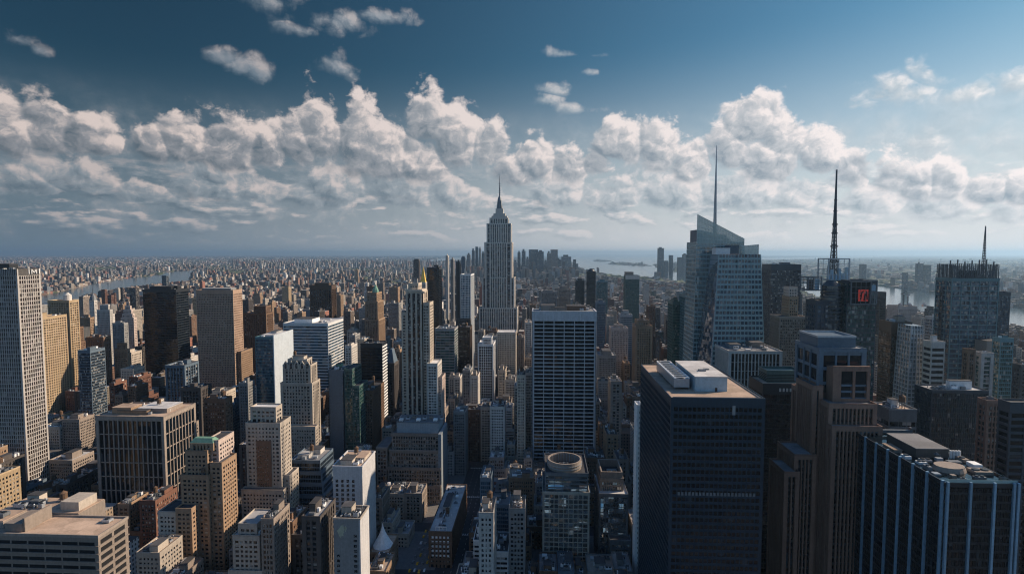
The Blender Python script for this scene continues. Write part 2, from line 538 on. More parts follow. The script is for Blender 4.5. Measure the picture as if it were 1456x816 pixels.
class Bld:
    def __init__(self, name, label, cat, x0, x1, y0, y1, handle=None, vis=None, group=None, pxr=None, top=None):
        self.o = (0.5 * (x0 + x1), y0, 0.0)
        r = bpy.data.objects.new(name, None)
        COL.objects.link(r)
        r.empty_display_size = 5
        r.location = self.o
        r['label'] = label
        r['category'] = cat
        if group:
            r['group'] = group
        self.r = r
        self.parts = {}
        self.size = {}
        FOOT.append((x0, x1, y0, y1))
        if vis is not None:
            pl, pr = pxr
            HEROES.append(dict(x0=x0, x1=x1, y0=y0, y1=y1, pl=pl, pr=pr, vis=vis, Y=y0, handle=handle, top=top))

    def p(self, part, mat, idx=0):
        k = (part, mat, idx)
        if k not in self.parts:
            self.parts[k] = MB()
        return self.parts[k]

    def tier(self, x0, x1, y0, y1, z0, z1, sty='masonry', wall='limestone', glass='dark glass', top=1.5, roof='tar roof', para=1.1,
             bay=None, fl=None, sides='NEW', lip=0.0, span=None, **over):
        S = dict(STY[sty]); S.update(over)
        if bay: S['bay'] = bay
        if fl: S['fl'] = fl
        W = self.p('facade', wall)
        self.nt = getattr(self, 'nt', 0) + 1
        SP = self.p('spandrel', span) if span else W
        G = self.p('glazing', glass)
        self.size[('glazing', glass)] = (S['bay'], S['fl'])
        G.box(x0, y0, z0, x1, y1, z1 - 0.3)
        po, so, cw, pw, sh = S['po'], S['so'], S['cw'], S['pw'], S['sh']
        e = 0.1
        zt = z1 - top                      # top solid band
        for cx, sx in ((x0, -1), (x1, 1)):
            for cy2, sy in ((y0, -1), (y1, 1)):
                W.box(cx - sx * cw, cy2 - sy * cw, z0, cx + sx * (po + 0.02), cy2 + sy * (po + 0.02), z1 - 0.02)

        def ring(za, zb, out, M=W):
            M.box(x0 - out, y0 - out, za, x1 + out, y0 + e, zb)
            M.box(x1 - e, y0 + e, za, x1 + out, y1 - e, zb)
            M.box(x0 - out, y0 + e, za, x0 + e, y1 - e, zb)
            M.box(x0 - out, y1 - e, za, x1 + out, y1 + out, zb)
        k = int((zt - z0) / S['fl'])
        for i in range(k + 1):
            za = zt - i * S['fl'] - sh
            if za > z0:
                ring(za, za + sh, so, SP)
        nx = max(1, round((x1 - x0 - 2 * cw) / S['bay']))
        ny = max(1, round((y1 - y0 - 2 * cw) / S['bay']))
        bx = (x1 - x0 - 2 * cw) / nx
        by = (y1 - y0 - 2 * cw) / ny
        if 'N' in sides:
            for i in range(1, nx):
                c = x0 + cw + i * bx
                W.box(c - pw / 2, y0 - po, z0, c + pw / 2, y0 + e, zt + 0.01)
        for i in range(1, ny):
            c = y0 + cw + i * by
            if 'W' in sides: W.box(x1 - e, c - pw / 2, z0, x1 + po, c + pw / 2, zt + 0.01)
            if 'E' in sides: W.box(x0 - po, c - pw / 2, z0, x0 + e, c + pw / 2, zt + 0.01)
        if sty in ('masonry', 'piers') and z1 - z0 > 26:      # string courses
            for zc in (zt - 2 * S['fl'], zt - 2 * S['fl'] - S['fl'] * int(k * 0.45)):
                if zc > z0 + 3:
                    ring(zc - 0.25, zc + 0.3, max(po, so) + 0.22)
        if top > 0:
            ring(zt, z1, max(po, so) + 0.05 + lip)
        # roof slab and parapet
        self.p('roof', roof, self.nt).box(x0, y0, z1 - 0.3, x1, y1, z1 + 0.004)
        if para > 0:
            P = self.p('parapet', wall, self.nt)
            o2 = max(po, so) + 0.08 + lip
            t = 0.45
            P.box(x0 - o2, y0 - o2, z1, x1 + o2, y0 - o2 + t, z1 + para)
            P.box(x0 - o2, y1 + o2 - t, z1, x1 + o2, y1 + o2, z1 + para)
            P.box(x0 - o2, y0 - o2 + t, z1, x0 - o2 + t, y1 + o2 - t, z1 + para)
            P.box(x1 + o2 - t, y0 - o2 + t, z1, x1 + o2, y1 + o2 - t, z1 + para)
        return self

    def child(self, name, mat, mb):
        return mb.build(name, mat, self.r, self.o)

    def finish(self):
        for (part, mat, _i), mb in self.parts.items():
            if mb.empty():
                continue
            s = self.size.get((part, mat))
            mb.build(part, mat, self.r, self.o, dict(bay=float(s[0]), storey=float(s[1])) if s else None)
        self.parts = {}
        return self

    # ---- rooftop pieces, each a part of its building
    def bulkhead(self, x0, x1, y0, y1, z, h, mat='tan brick', cap='tar roof', part='bulkhead'):
        m = MB(); m.box(x0, y0, z, x1, y1, z + h)
        o = self.child(part, mat, m)
        c = MB(); c.box(x0 - 0.25, y0 - 0.25, z + h, x1 + 0.25, y1 + 0.25, z + h + 0.35)
        k = c.build('roof_cap', cap, o, self.o)
        return o

    def tank(self, x, y, z, r=2.0, h=4.0, leg=3.0):
        m = MB()
        m.cyl(x, y, z + leg, z + leg + h, r, r * 0.97, 12)
        m.cyl(x, y, z + leg + h, z + leg + h + r * 0.75, r * 1.08, 0.05, 12)
        o = self.child('water_tank', 'wood', m)
        s = MB()
        for a in (0.785, 2.356, 3.927, 5.498):
            s.bar((x + r * 0.8 * math.cos(a), y + r * 0.8 * math.sin(a), z), (x + r * 0.8 * math.cos(a), y + r * 0.8 * math.sin(a), z + leg), 0.14)
        s.box(x - r * 0.9, y - r * 0.9, z + leg - 0.3, x + r * 0.9, y + r * 0.9, z + leg)
        s.build('stand', 'grey steel', o, self.o)
        return o

    def cooler(self, x, y, z, w, d, h, mat='light metal', fans=2):
        m = MB()
        m.box(x, y, z + 0.5, x + w, y + d, z + h)
        for lx in (x + 0.1, x + w - 0.4):
            for ly in (y + 0.1, y + d - 0.4):
                m.box(lx, ly, z, lx + 0.3, ly + 0.3, z + 0.5)
        o = self.child('cooling_unit', mat, m)
        if fans:
            n = max(1, fans)
            long_x = w >= d
            for i in range(n):
                t = (i + 0.5) / n
                cx, cy2 = (x + w * t, y + d / 2) if long_x else (x + w / 2, y + d * t)
                rr = 0.42 * min(max(w, d) / n, min(w, d))
                f = MB(); f.cyl(cx, cy2, z + h, z + h + 0.5, rr, rr * 0.9, 10)
                f.build('fan', 'dark metal', o, self.o)
        return o

    def duct(self, p, q, r=0.5, mat='light metal'):
        m = MB(); m.bar(p, q, r)
        return self.child('duct', mat, m)

    def clutter(self, x0, x1, y0, y1, z, n=4, seed=0, mat='tan brick', tank=True, mats=('light metal', 'grey steel', 'white paint')):
        r = random.Random(seed * 131 + int(abs(x0) * 10))
        w, d = x1 - x0, y1 - y0
        if w < 5 or d < 5:
            return
        placed = []

        def spot(sw, sd):
            for _ in range(12):
                if w - sw - 2 <= 0 or d - sd - 2 <= 0:
                    return None
                ax, ay = x0 + 1 + r.random() * (w - sw - 2), y0 + 1 + r.random() * (d - sd - 2)
                if all(ax + sw < a or ax > a + b or ay + sd < c or ay > c + e for a, b, c, e in placed):
                    placed.append((ax, sw, ay, sd))
                    return ax, ay
            return None
        bw, bd = max(4, w * r.uniform(0.25, 0.5)), max(4, d * r.uniform(0.25, 0.5))
        s = spot(bw, bd)
        if s:
            h = r.uniform(3, 6.5)
            self.bulkhead(s[0], s[0] + bw, s[1], s[1] + bd, z, h, mat)
        if tank:
            s = spot(4.6, 4.6)
            if s:
                self.tank(s[0] + 2.3, s[1] + 2.3, z, r.uniform(1.7, 2.3), r.uniform(3.2, 4.6), r.uniform(2.5, 6))
        for _ in range(n):
            cw_, cd_ = r.uniform(1.4, 5), r.uniform(1.2, 3.6)
            s = spot(cw_, cd_)
            if s:
                self.cooler(s[0], s[1], z, cw_, cd_, r.uniform(1.4, 3), r.choice(mats), r.choice((0, 1, 2)))
        if n >= 5:
            for _ in range(n // 2):
                s = spot(0.8, 0.8)
                if s:
                    m = MB(); rr_ = r.uniform(.25, .5)
                    m.cyl(s[0] + .4, s[1] + .4, z, z + r.uniform(1, 2.2), rr_, rr_, 8); m.cyl(s[0] + .4, s[1] + .4, z + 2.2, z + 2.6, rr_ * 1.5, rr_ * .6, 8)
                    self.child('roof_vent', r.choice(mats), m)
            for _ in range(2):
                ax, ay = x0 + 1 + r.random() * (w * .4), y0 + 1 + r.random() * (d - 2)
                if r.random() < .5: self.duct((ax, ay, z + .5), (min(x1 - 1, ax + w * .5), ay, z + .5), r.uniform(.2, .5), r.choice(mats))
                else: self.duct((ax, y0 + 1.5, z + .5), (ax, y0 + d * .7, z + .5), r.uniform(.2, .45), r.choice(mats))


wall_mat('grey limestone', (0.52, 0.475, 0.42), streak=0.12, var=0.12)
wall_mat('white concrete', (0.52, 0.52, 0.53), rough=0.7, var=0.2, streak=0.3)
wall_mat('glass tower band', (0.30, 0.43, 0.45), rough=0.35, var=0.08, streak=0.06, spec=0.5)
wall_mat('ribbed cladding', (0.41, 0.385, 0.36), rough=0.6, var=0.1, streak=0.1)
wall_mat('painted facet reflection', (0.24, 0.31, 0.37), rough=0.3, var=0.06, streak=0.05, spec=0.5)  # sky reflected in the leaning facet, put into the base colour
wall_mat('pale end wall', (0.48, 0.53, 0.57), var=0.12, streak=0.2)
wall_mat('slate dark', (0.05, 0.062, 0.075), rough=0.5)
wall_mat('navy metal', (0.009, 0.030, 0.052), rough=0.4, spec=0.5, var=0.2, streak=0.2)
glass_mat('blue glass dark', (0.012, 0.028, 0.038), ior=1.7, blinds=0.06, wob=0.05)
wall_mat('teal frame', (0.10, 0.18, 0.20), rough=0.4, var=0.08)
wall_mat('bronze grid', (0.50, 0.45, 0.38), rough=0.4)
wall_mat('pale blue panel', (0.33, 0.42, 0.47), rough=0.6, var=0.06, streak=0.1)
wall_mat('pale grey panel', (0.25, 0.29, 0.32), rough=0.6, var=0.1)
wall_mat('mural paint', (0.55, 0.56, 0.42), var=0.4)
m, T, bs = new_mat('red screen')
bs.inputs['Base Color'].default_value = (0.55, 0.03, 0.02, 1); bs.inputs['Emission Color'].default_value = (1.0, 0.10, 0.06, 1); bs.inputs['Emission Strength'].default_value = 0.10

# ------------------------------------------------------------------ the named towers, placed by real distance and size
def H(name, label, handle, pl, pr, py, Y, pb=None, dep=None, vis=None, cat='skyscraper', keep=False, **kw):
    if pb is None and not keep and (pl > 790 or pr < 746):
        dep = dep or 30
        edge = (pl if pl > 768 else pr) - 768
        dep = min(dep, max(6, 0.38 * (pr - pl) * Y / abs(edge)))
        sft = edge * dep / (Y + dep)
        if pl > 768: pb, pl = pl, pl + abs(sft)
        else: pb, pr = pr, pr - abs(sft)
    a, b = at(pl, py, Y), at(pr, py, Y)
    if pb is not None:
        ref = pr if pb > pr else pl
        dep = Y * (ref - 768) / (pb - 768) - Y
    if dep is None:
        dep = 30
    B = Bld(name, label, cat, a.x, b.x, Y, Y + dep, handle, vis, pxr=(min(pl, pb or pl), max(pr, pb or pr)), top=py)
    B.x0, B.x1, B.y0, B.y1, B.z = a.x, b.x, Y, Y + dep, a.z
    if kw:
        B.tier(B.x0, B.x1, B.y0, B.y1, 0, B.z, **kw)
    return B


def zat(py, Y, px=728):
    return at(px, py, Y).z


def xat(px, py, Y):
    return at(px, py, Y).x


# --- left edge: tall pale ribbed slab at the frame's edge
B = H('office_tower', 'tall white ribbed office tower with dark louvred crown above the river', 'ribbed white tower', -45, 24, 384, 500, pb=57, vis=645,
      sty='ribs', wall='ribbed cladding', glass='bronze glass', top=5, roof='grey roof', bay=2.2, fl=4.1, pw=0.65, sh=0.9, so=0.3, po=0.55)
z = B.z
m = MB()
for i in range(26):
    yy = B.y0 + 1 + i * (B.y1 - B.y0 - 2) / 25
    m.box(B.x1 + 0.65, yy - 0.12, z - 5.2, B.x1 + 0.9, yy + 0.12, z + 2.2)
for i in range(28):
    xx = B.x0 + i * (B.x1 - B.x0) / 27
    m.box(xx - 0.12, B.y0 - 0.95, z - 5.2, xx + 0.12, B.y0 - 0.65, z + 2.2)
B.child('crown_louvre', 'louvre black', m)
s = MB()          # the letter on the crown
yc = B.y0 + 19
X = B.x1 + 1.0
for a, b in (((yc - 5, 0), (yc - 5, 4.4)), ((yc - 5, 4.4), (yc - 2.5, 1.2)), ((yc - 2.5, 1.2), (yc, 4.4)), ((yc, 4.4), (yc, 0))):
    s.bar((X, a[0], z - 4 + a[1]), (X, b[0], z - 4 + b[1]), 0.38)
for yy in (yc - 8, yc + 3):
    s.bar((X, yy, z - 4), (X, yy, z + 0.8), 0.4)
B.child('crown_letter', 'white paint', s)
B.clutter(B.x0 + 2, B.x1 - 2, B.y0 + 2, B.y1 - 2, z, 4, 1, 'dark metal', False)
B.finish()

# --- yellow apartment block in two steps
B = H('apartment_tower', 'sunlit yellow apartment slab with a grid of dark windows behind the ribbed white tower', 'yellow apartment slab', 40, 60, 452, 740, pb=96, vis=600,
      cat='apartment tower', sty='masonry', wall='yellow stone', bay=3.6, fl=3.6, pw=1.5, sh=1.4, roof='tan roof')
B.clutter(B.x0, B.x1, B.y0, B.y1, B.z, 3, 2, 'yellow stone', False)
B.finish()
B = H('apartment_tower', 'taller yellow stone tower with white rooftop drum beside the yellow slab', 'yellow tower with drum', 68, 98, 428, 805, pb=112, vis=560,
      cat='apartment tower', sty='masonry', wall='yellow stone', bay=3.6, fl=3.6, pw=1.4, sh=1.4, roof='tan roof')
m = MB(); zc = B.z; cx = xat(94, 428, 815)
m.cyl(cx, 818, zc, zc + 8, 5.5, 5.0, 14); m.cyl(cx, 818, zc + 8, zc + 12, 5.3, 1.0, 14)
B.child('roof_drum', 'pale stone', m)
m = MB(); m.bar((cx, 818, zc + 12), (cx, 818, zc + 19), 0.25, 0.08); B.child('finial', 'mast steel', m)
B.finish()

# --- black tower with floor bands
B = H('office_tower', 'black glass tower with thin floor bands, left of the brown stone tower', 'black banded tower', 203, 250, 412, 900, pb=268, vis=522,
      sty='bands', wall='dark metal', glass='black glass', bay=5, fl=4.2, sh=1.4, top=3)
B.bulkhead(B.x0 + 8, B.x1 - 12, B.y0 + 6, B.y1 - 6, B.z, 5, 'dark metal')
B.clutter(B.x0 + 2, B.x1 - 2, B.y0 + 2, B.y1 - 2, B.z, 5, 3, 'dark metal', False)
B.finish()

# --- tall brown stone slab
B = H('office_tower', 'tall brown slab tower with one broad sunlit tan end and flat roof', 'brown slab tower', 279, 331, 413, 850, pb=344, vis=560,
      sty='fine grid', wall='russet stone', glass='dark glass', bay=2.6, fl=3.7, top=4, pw=1.1, sh=1.7)
B.bulkhead(B.x0 + 6, B.x1 - 6, B.y0 + 5, B.y1 - 5, B.z, 3, 'grey concrete', 'pale roof')
B.tier(B.x1 - 2, B.x1 + 7, B.y0 + 6, B.y1 + 14, 0, zat(505, 850), sty='masonry', wall='tan brick')
B.finish()

B = H('office_tower', 'dark brown stepped tower just right of the brown slab tower', 'dark stepped tower', 346, 378, 446, 950, pb=388, vis=522,
      sty='piers', wall='brown brick', bay=3.4)
z2 = zat(437, 960)
B.tier(B.x0 + 18, B.x1 - 1.5, B.y0 + 3, B.y1 - 3, B.z, z2, sty='masonry', wall='brown brick')
B.finish()

B = H('office_tower', 'rust brown ribbed tower standing alone against the far city', 'rust ribbed tower', 441, 471, 406, 1300, pb=477, vis=446,
      sty='ribs wide', wall='bronze', glass='dark glass', top=9, bay=5.5, pw=2.2, po=1.2)
B.bulkhead(B.x0 + 8, B.x1 - 8, B.y0 + 6, B.y1 - 6, B.z, 6, 'bronze')
B.finish()

# --- slab with white floor bands
B = H('office_tower', 'broad dark glass slab with white floor bands and a white roof edge', 'white banded slab', 403, 466, 460, 800, pb=488, vis=520,
      sty='bands', wall='white panel', glass='blue glass', fl=4.4, sh=1.5, top=2, roof='pale roof', so=0.5, sides='W')
B.clutter(B.x0 + 3, B.x1 - 3, B.y0 + 3, B.y1 - 3, B.z, 7, 5, 'white panel', False)
B.finish()

# --- glass block with white end wall
B = H('office_tower', 'teal glass block with a smooth white end wall, left of the crowned stone tower', 'white-ended glass block', 363, 388, 480, 640, pb=416, vis=585,
      sty='curtain', wall='teal panel', glass='blue glass', top=1.0, roof='grey roof')
m = MB(); m.box(B.x1 + 0.1, B.y0 + 0.5, 0, B.x1 + 1.3, B.y1 + 0.5, B.z + 3); m.box(B.x1 + 0.06, B.y0 - 0.6, 0, B.x1 + 1.25, B.y0 + 0.45, B.z + 3)
B.child('end_wall', 'pale end wall', m)
m = MB(); m.box(B.x0 + 3, B.y0 + 8, B.z, B.x1 - 2, B.y1 - 8, B.z + 2.2); B.child('skylight', 'pale roof', m)
B.clutter(B.x0 + 2, B.x1 - 2, B.y0 + 2, B.y1 - 2, B.z, 3, 6, 'grey concrete', False)
B.finish()

# --- crowned stone tower
B = H('art_deco_tower', 'pale stone tower with an arched and pinnacled crown', 'crowned stone tower', 400, 443, 545, 560, pb=454, vis=640,
      sty='piers', wall='limestone', bay=3.1, fl=3.4, pw=1.3)
x0, x1, y0, y1 = B.x0, B.x1, B.y0, B.y1
zb, zc = B.z, zat(522, 565)
B.tier(x0 + 2, x1 - 2, y0 + 2, y1 - 2, zb, zc, sty='piers', wall='limestone', bay=3.1, top=1)
zd = zat(513, 570)
B.tier(x0 + 6.5, x1 - 6.5, y0 + 4, y1 - 4, zc, zd, sty='piers', wall='limestone', bay=3.4, top=1)
for i in range(5):                    # a gabled, arched dormer on every second bay
    cx = x0 + 4.4 + i * (x1 - x0 - 8.8) / 4
    m = MB()
    m.prism([(cx - 2.1, y0 + 0.9, zc - 3.5), (cx + 2.1, y0 + 0.9, zc - 3.5), (cx + 2.1, y0 + 2.2, zc - 3.5), (cx - 2.1, y0 + 2.2, zc - 3.5)],
            [(cx - 2.1, y0 + 0.9, zc + 2.0), (cx + 2.1, y0 + 0.9, zc + 2.0), (cx + 2.1, y0 + 2.2, zc + 2.0), (cx - 2.1, y0 + 2.2, zc + 2.0)])
    m.prism([(cx - 2.1, y0 + 0.9, zc + 2.0), (cx + 2.1, y0 + 0.9, zc + 2.0), (cx + 2.1, y0 + 2.2, zc + 2.0), (cx - 2.1, y0 + 2.2, zc + 2.0)],
            [(cx - 0.1, y0 + 0.9, zc + 5.2), (cx + 0.1, y0 + 0.9, zc + 5.2), (cx + 0.1, y0 + 2.2, zc + 5.2), (cx - 0.1, y0 + 2.2, zc + 5.2)])
    d = B.child('dormer', 'limestone', m)
    w = MB(); w.box(cx - 1.2, y0 + 0.7, zc - 3, cx + 1.2, y0 + 0.9, zc + 1.6); w.prism([(cx - 1.2, y0 + 0.7, zc + 1.6), (cx + 1.2, y0 + 0.7, zc + 1.6), (cx + 1.2, y0 + 0.9, zc + 1.6), (cx - 1.2, y0 + 0.9, zc + 1.6)],
            [(cx - 0.3, y0 + 0.7, zc + 3.0), (cx + 0.3, y0 + 0.7, zc + 3.0), (cx + 0.3, y0 + 0.9, zc + 3.0), (cx - 0.3, y0 + 0.9, zc + 3.0)])
    w.build('window', 'dark glass', d, B.o)
B.bulkhead(x0 + 10, x1 - 10, y0 + 5.5, y1 - 5.5, zd, 3.5, 'limestone')
B.tank(x0 + 12, y0 + 7, zd + 3.85, 1.6, 3, 1.2)
B.tier(x0 - 1, x1 + 6, y0 - 8, y0 - 1, 0, zat(612, 552), sty='masonry', wall='limestone', roof='tan roof')
B.finish()

# --- grey slab with green glass end
B = H('office_tower', 'plain blue-grey blank slab with a green glass flank', 'blank grey slab', 467, 500, 527, 600, pb=None, dep=30, vis=606,
      sty='curtain', wall='slate blue', glass='dark glass', pw=1.5, sh=3.3, so=0.2, bay=1.65, top=2)
B.tier(B.x1 + 0.7, B.x1 + 9.5, B.y0 + 1.5, B.y1 + 6, 0, B.z + 1, sty='curtain', wall='green metal', glass='green glass', top=0.8)
B.tier(B.x1 + 10.4, B.x1 + 18, B.y0 - 1, B.y1 + 2, 0, zat(552, 600), sty='curtain', wall='green metal', glass='green glass', top=0.8)
B.clutter(B.x0 + 2, B.x1 - 1, B.y0 + 2, B.y1 - 2, B.z, 5, 9, 'copper patina', False)
B.finish()

# --- black box
B = H('office_tower', 'plain black office box with a striped white flank', 'small black box tower', 513, 543, 489, 700, pb=550, vis=556,
      sty='curtain', wall='dark metal', glass='black glass', top=4, sides='NE')
m = MB()
n = 24
for i in range(n):
    zz = B.z - 3 - i * 4.0
    m.box(B.x1 + 0.1, B.y0 + 0.3, zz - 2.0, B.x1 + 0.6, B.y1, zz)
B.child('flank_panel', 'white panel', m)
B.clutter(B.x0 + 2, B.x1 - 2, B.y0 + 2, B.y1 - 2, B.z, 3, 10, 'dark metal', False)
B.finish()

# --- brick tower with green tip
B = H('art_deco_tower', 'brown brick setback tower with a pointed green copper tip', 'green-tipped brick tower', 519, 538, 455, 1050, pb=547, vis=486,
      sty='piers', wall='tan brick', bay=3.2)
x0, x1, y0, y1 = B.x0, B.x1, B.y0, B.y1
z1 = zat(430, 1055)
B.tier(x0 + 1, x1 - 2, y0 + 2, y1 - 2, B.z, z1, sty='piers', wall='tan brick')
z2 = zat(417, 1060)
B.tier(x0 + 4, x1 - 4, y0 + 4, y1 - 4, z1, z2, sty='masonry', wall='tan brick')
m = MB(); cx = (x0 + x1) / 2 + 2; cy_ = (y0 + y1) / 2
m.cyl(cx, cy_, z2, z2 + 5, 7, 6, 8); m.cyl(cx, cy_, z2 + 5, z2 + 16, 6, 0.2, 8)
B.child('copper_tip', 'copper patina', m)
B.finish()

# --- dark tower with a mansard
B = H('office_tower', 'narrow dark tower with a sloping slate mansard roof', 'mansard tower', 548, 566, 517, 740, dep=22, vis=600,
      sty='piers', wall='dark stone', bay=3.0, top=3)
m = MB(); x0, x1, y0, y1 = B.x0, B.x1, B.y0, B.y1
zt = zat(497, 750)
m.prism([(x0, y0, B.z), (x1, y0, B.z), (x1, y1, B.z), (x0, y1, B.z)], [(x0 + 5, y0 + 6, zt), (x1 - 4, y0 + 6, zt), (x1 - 4, y1 - 6, zt), (x0 + 5, y1 - 6, zt)])
B.child('mansard_roof', 'slate blue', m)
B.finish()

# --- great pier tower in the middle left
B = H('art_deco_tower', 'tall grey stone tower with three dark window strips up its middle', 'three-strip stone tower', 577, 606, 412, 640, dep=26, vis=590)
x0, x1, y0, y1, z = B.x0, B.x1, B.y0, B.y1, B.z
W = B.p('facade', 'cream stone'); G = B.p('glazing', 'dark glass'); B.size[('glazing', 'dark glass')] = (2.0, 3.6)
G.box(x0, y0, 0, x1, y1, z - 1)
w = x1 - x0
strip = 3.3
gap = (w - 3 * strip) / 4 - 0.0
cx = x0
for i in range(4):
    W.box(cx, y0 - 0.9, 0, cx + gap, y0 + 0.1, z - 2.0)
    W.box(cx + gap, y0 - 0.25, z - 4.0, cx + gap + strip, y0 + 0.1, z - 2.01)
    cx += gap + strip
k = int(z / 3.6)
for i in range(k):
    for s in range(3):
        a = x0 + gap + s * (gap + strip)
        B.p('spandrel', 'dark metal').box(a, y0 - 0.12, z - 6 - i * 3.6, a + strip, y0 + 0.05, z - 5.2 - i * 3.6)
B.tier(x1 - 0.5, x1 + 0.4, y0 + 1, y1, 0, z - 2.1, sty='piers', wall='cream stone', top=2)
m = MB(); m.box(x0 - 0.5, y0 - 1.0, z - 1.99, x1 + 0.5, y1, z + 0.2); B.child('cornice', 'cream stone', m)
z2 = zat(404, 645)
B.tier(x0 + 2.5, x1 - 5, y0 + 4, y1 - 3, z + 0.2, z2, sty='masonry', wall='cream stone', roof='grey roof', top=1)
B.clutter(x0 + 4, x1 - 6, y0 + 6, y1 - 4, z2, 3, 12, 'grey concrete', False)
for i in range(9):
    xx = x0 + 0.6 + i * (w - 1.2) / 8
    m = MB(); m.cyl(xx, y0 + 0.2, z + 0.2, z + 2.6, 0.5, 0.15, 6); B.child('finial', 'cream stone', m)
zl = zat(446, 640)
B.tier(x0 - 5.5, x0 - 0.05, y0 + 1.5, y1 - 2, 0, zl, sty='masonry', wall='cream stone', bay=2.6, fl=3.5, pw=1.0)
zr = zat(432, 640)
B.tier(x1 + 0.45, x1 + 8.5, y0 + 1.2, y1 - 2, 0, zr, sty='masonry', wall='cream stone', bay=2.6, fl=3.5, pw=1.0)
zs = zat(519, 634)
B.tier(x1 + 7.0, x1 + 18.5, y0 - 6, y1 - 4, 0, zs, sty='masonry', wall='pale stone', bay=2.8, pw=0.9, roof='pale roof')
B.tier(x1 + 18.6, x1 + 23, y0 - 2, y1 - 5, 0, zat(538, 638), sty='masonry', wall='pale pink stone', bay=2.8)
B.finish()

# --- green banded block
B = H('office_tower', 'green glass office block with pale floor bands, right of the three-strip tower', 'green banded block', 619, 651, 468, 800, dep=36, vis=540,
      sty='bands', wall='grey concrete', glass='green glass', fl=4.0, sh=1.3, top=1.6, roof='grey roof')
B.clutter(B.x0 + 2, B.x1 - 2, B.y0 + 2, B.y1 - 2, B.z, 5, 13, 'grey concrete', False)
B.finish()
B = H('office_tower', 'brown tower of close vertical ribs beside the green banded block', 'brown ribbed block', 652, 668, 466, 850, pb=671, vis=530,
      sty='ribs', wall='bronze', glass='dark glass', top=3, pw=0.7, bay=2.2)
B.clutter(B.x0 + 2, B.x1 - 2, B.y0 + 2, B.y1 - 2, B.z, 3, 14, 'bronze', True)
B.finish()
B = H('office_tower', 'blue and white scaffolded tower with one pale sunlit edge', 'blue lattice tower', 655, 669, 391, 960, pb=674, vis=452,
      sty='fine grid', wall='white panel', glass='blue glass', bay=2.6, fl=4, pw=0.7, sh=0.8, top=1)
m = MB()
for i, h in enumerate((6, 11, 7, 13)):
    m.bar((B.x0 + 2 + i * 4.2, B.y0 + 2, B.z), (B.x0 + 2 + i * 4.2, B.y0 + 2, B.z + h), 0.25)
B.child('roof_mast', 'light metal', m)
B.tier(B.x0 - 6, B.x1 + 0.5, B.y0 - 14, B.y0 - 1, 0, zat(455, 946), sty='ribs', wall='dark stone')
B.finish()
B = H('office_tower', 'broad black tower behind the gold pyramid', 'black tower behind gold pyramid', 607, 628, 381, 1200, dep=34, vis=432,
      sty='curtain', wall='dark metal', glass='black glass', top=3)
B.clutter(B.x0 + 2, B.x1 - 2, B.y0 + 2, B.y1 - 2, B.z, 5, 15, 'dark metal', False)
B.finish()
# gold pyramid
B = H('pyramid_tower', 'pale stone tower topped by a gilded pyramid', 'gold pyramid tower', 597, 607, 402, 1150, dep=15, vis=410,
      sty='masonry', wall='pale stone')
m = MB(); x0, x1, y0, y1 = B.x0, B.x1, B.y0, B.y1
c = ((x0 + x1) / 2, (y0 + y1) / 2)
m.prism([(x0 + .5, y0 + 1, B.z), (x1 - .5, y0 + 1, B.z), (x1 - .5, y1 - 1, B.z), (x0 + .5, y1 - 1, B.z)], [(c[0] - .3, c[1] - .3, B.z + 33), (c[0] + .3, c[1] - .3, B.z + 33), (c[0] + .3, c[1] + .3, B.z + 33), (c[0] - .3, c[1] + .3, B.z + 33)])
B.child('gilded_roof', 'gold leaf', m)
B.finish()
for i, (pl, pr, py, Y, wall, glass, vis, lab, hd) in enumerate([
        (634, 638, 364, 1500, 'pale stone', 'blue glass', 440, 'slender pale tower, left of a pair of thin towers by the landmark skyscraper', 'slender pale tower'),
        (641, 646, 369, 1560, 'grey concrete', 'dark glass', 445, 'thin dark grey tower right of the slender pale tower', 'thin grey tower'),
        (649, 655, 373, 1250, 'dark metal', 'black glass', 440, 'thin black tower between the slender pale tower and blue lattice tower', 'thin black tower'),
        (588, 597, 370, 2300, 'dark stone', 'dark glass', 384, 'small dark slab on the far side of the gold pyramid', 'far dark slab'),
        (656, 662, 366, 2400, 'slate blue', 'blue glass', 392, 'small blue-grey tower far behind the blue lattice tower', 'far blue-grey tower'),
]):
    B = H('slim_tower', lab, hd, pl, pr, py, Y, dep=22, vis=vis, sty='piers', wall=wall, glass=glass, top=3)
    B.bulkhead(B.x0 + 2, B.x1 - 2, B.y0 + 5, B.y1 - 5, B.z, 5, wall)
    B.finish()

# --- the landmark skyscraper with its mast
Y = 1290
def e(pl, pr, py, yy=Y): return xat(pl, py, yy), xat(pr, py, yy), zat(py, yy)
a, b, z5 = e(671, 742, 476)
B = Bld('landmark_skyscraper', 'very tall grey limestone skyscraper with stepped top, domed mooring mast and antenna', 'skyscraper', a, b, Y - 8, Y + 62, 'landmark skyscraper', 474, pxr=(676, 740), top=308)
kw = dict(sty='piers', wall='grey limestone', glass='dark glass', span='grey steel', bay=5.2, fl=3.75, pw=2.5, sh=1.0, po=0.9, so=0.1)
B.tier(a, b, Y - 8, Y + 62, 0, z5, **kw)
a, b, z4 = e(682, 735, 438); B.tier(a, b, Y - 4, Y + 55, z5, z4, **kw)
a, b, z3 = e(686, 731, 395); B.tier(a, b, Y, Y + 48, z4, z3, **kw)
a, b, z2 = e(689, 728, 345); B.tier(a, b, Y + 3, Y + 44, z3, z2, **kw)
a, b, z1 = e(692, 726, 318); B.tier(a, b, Y + 6, Y + 40, z2, z1, **kw)
a, b, z0 = e(696, 722, 310); B.tier(a, b, Y + 9, Y + 36, z1, z0, **kw)
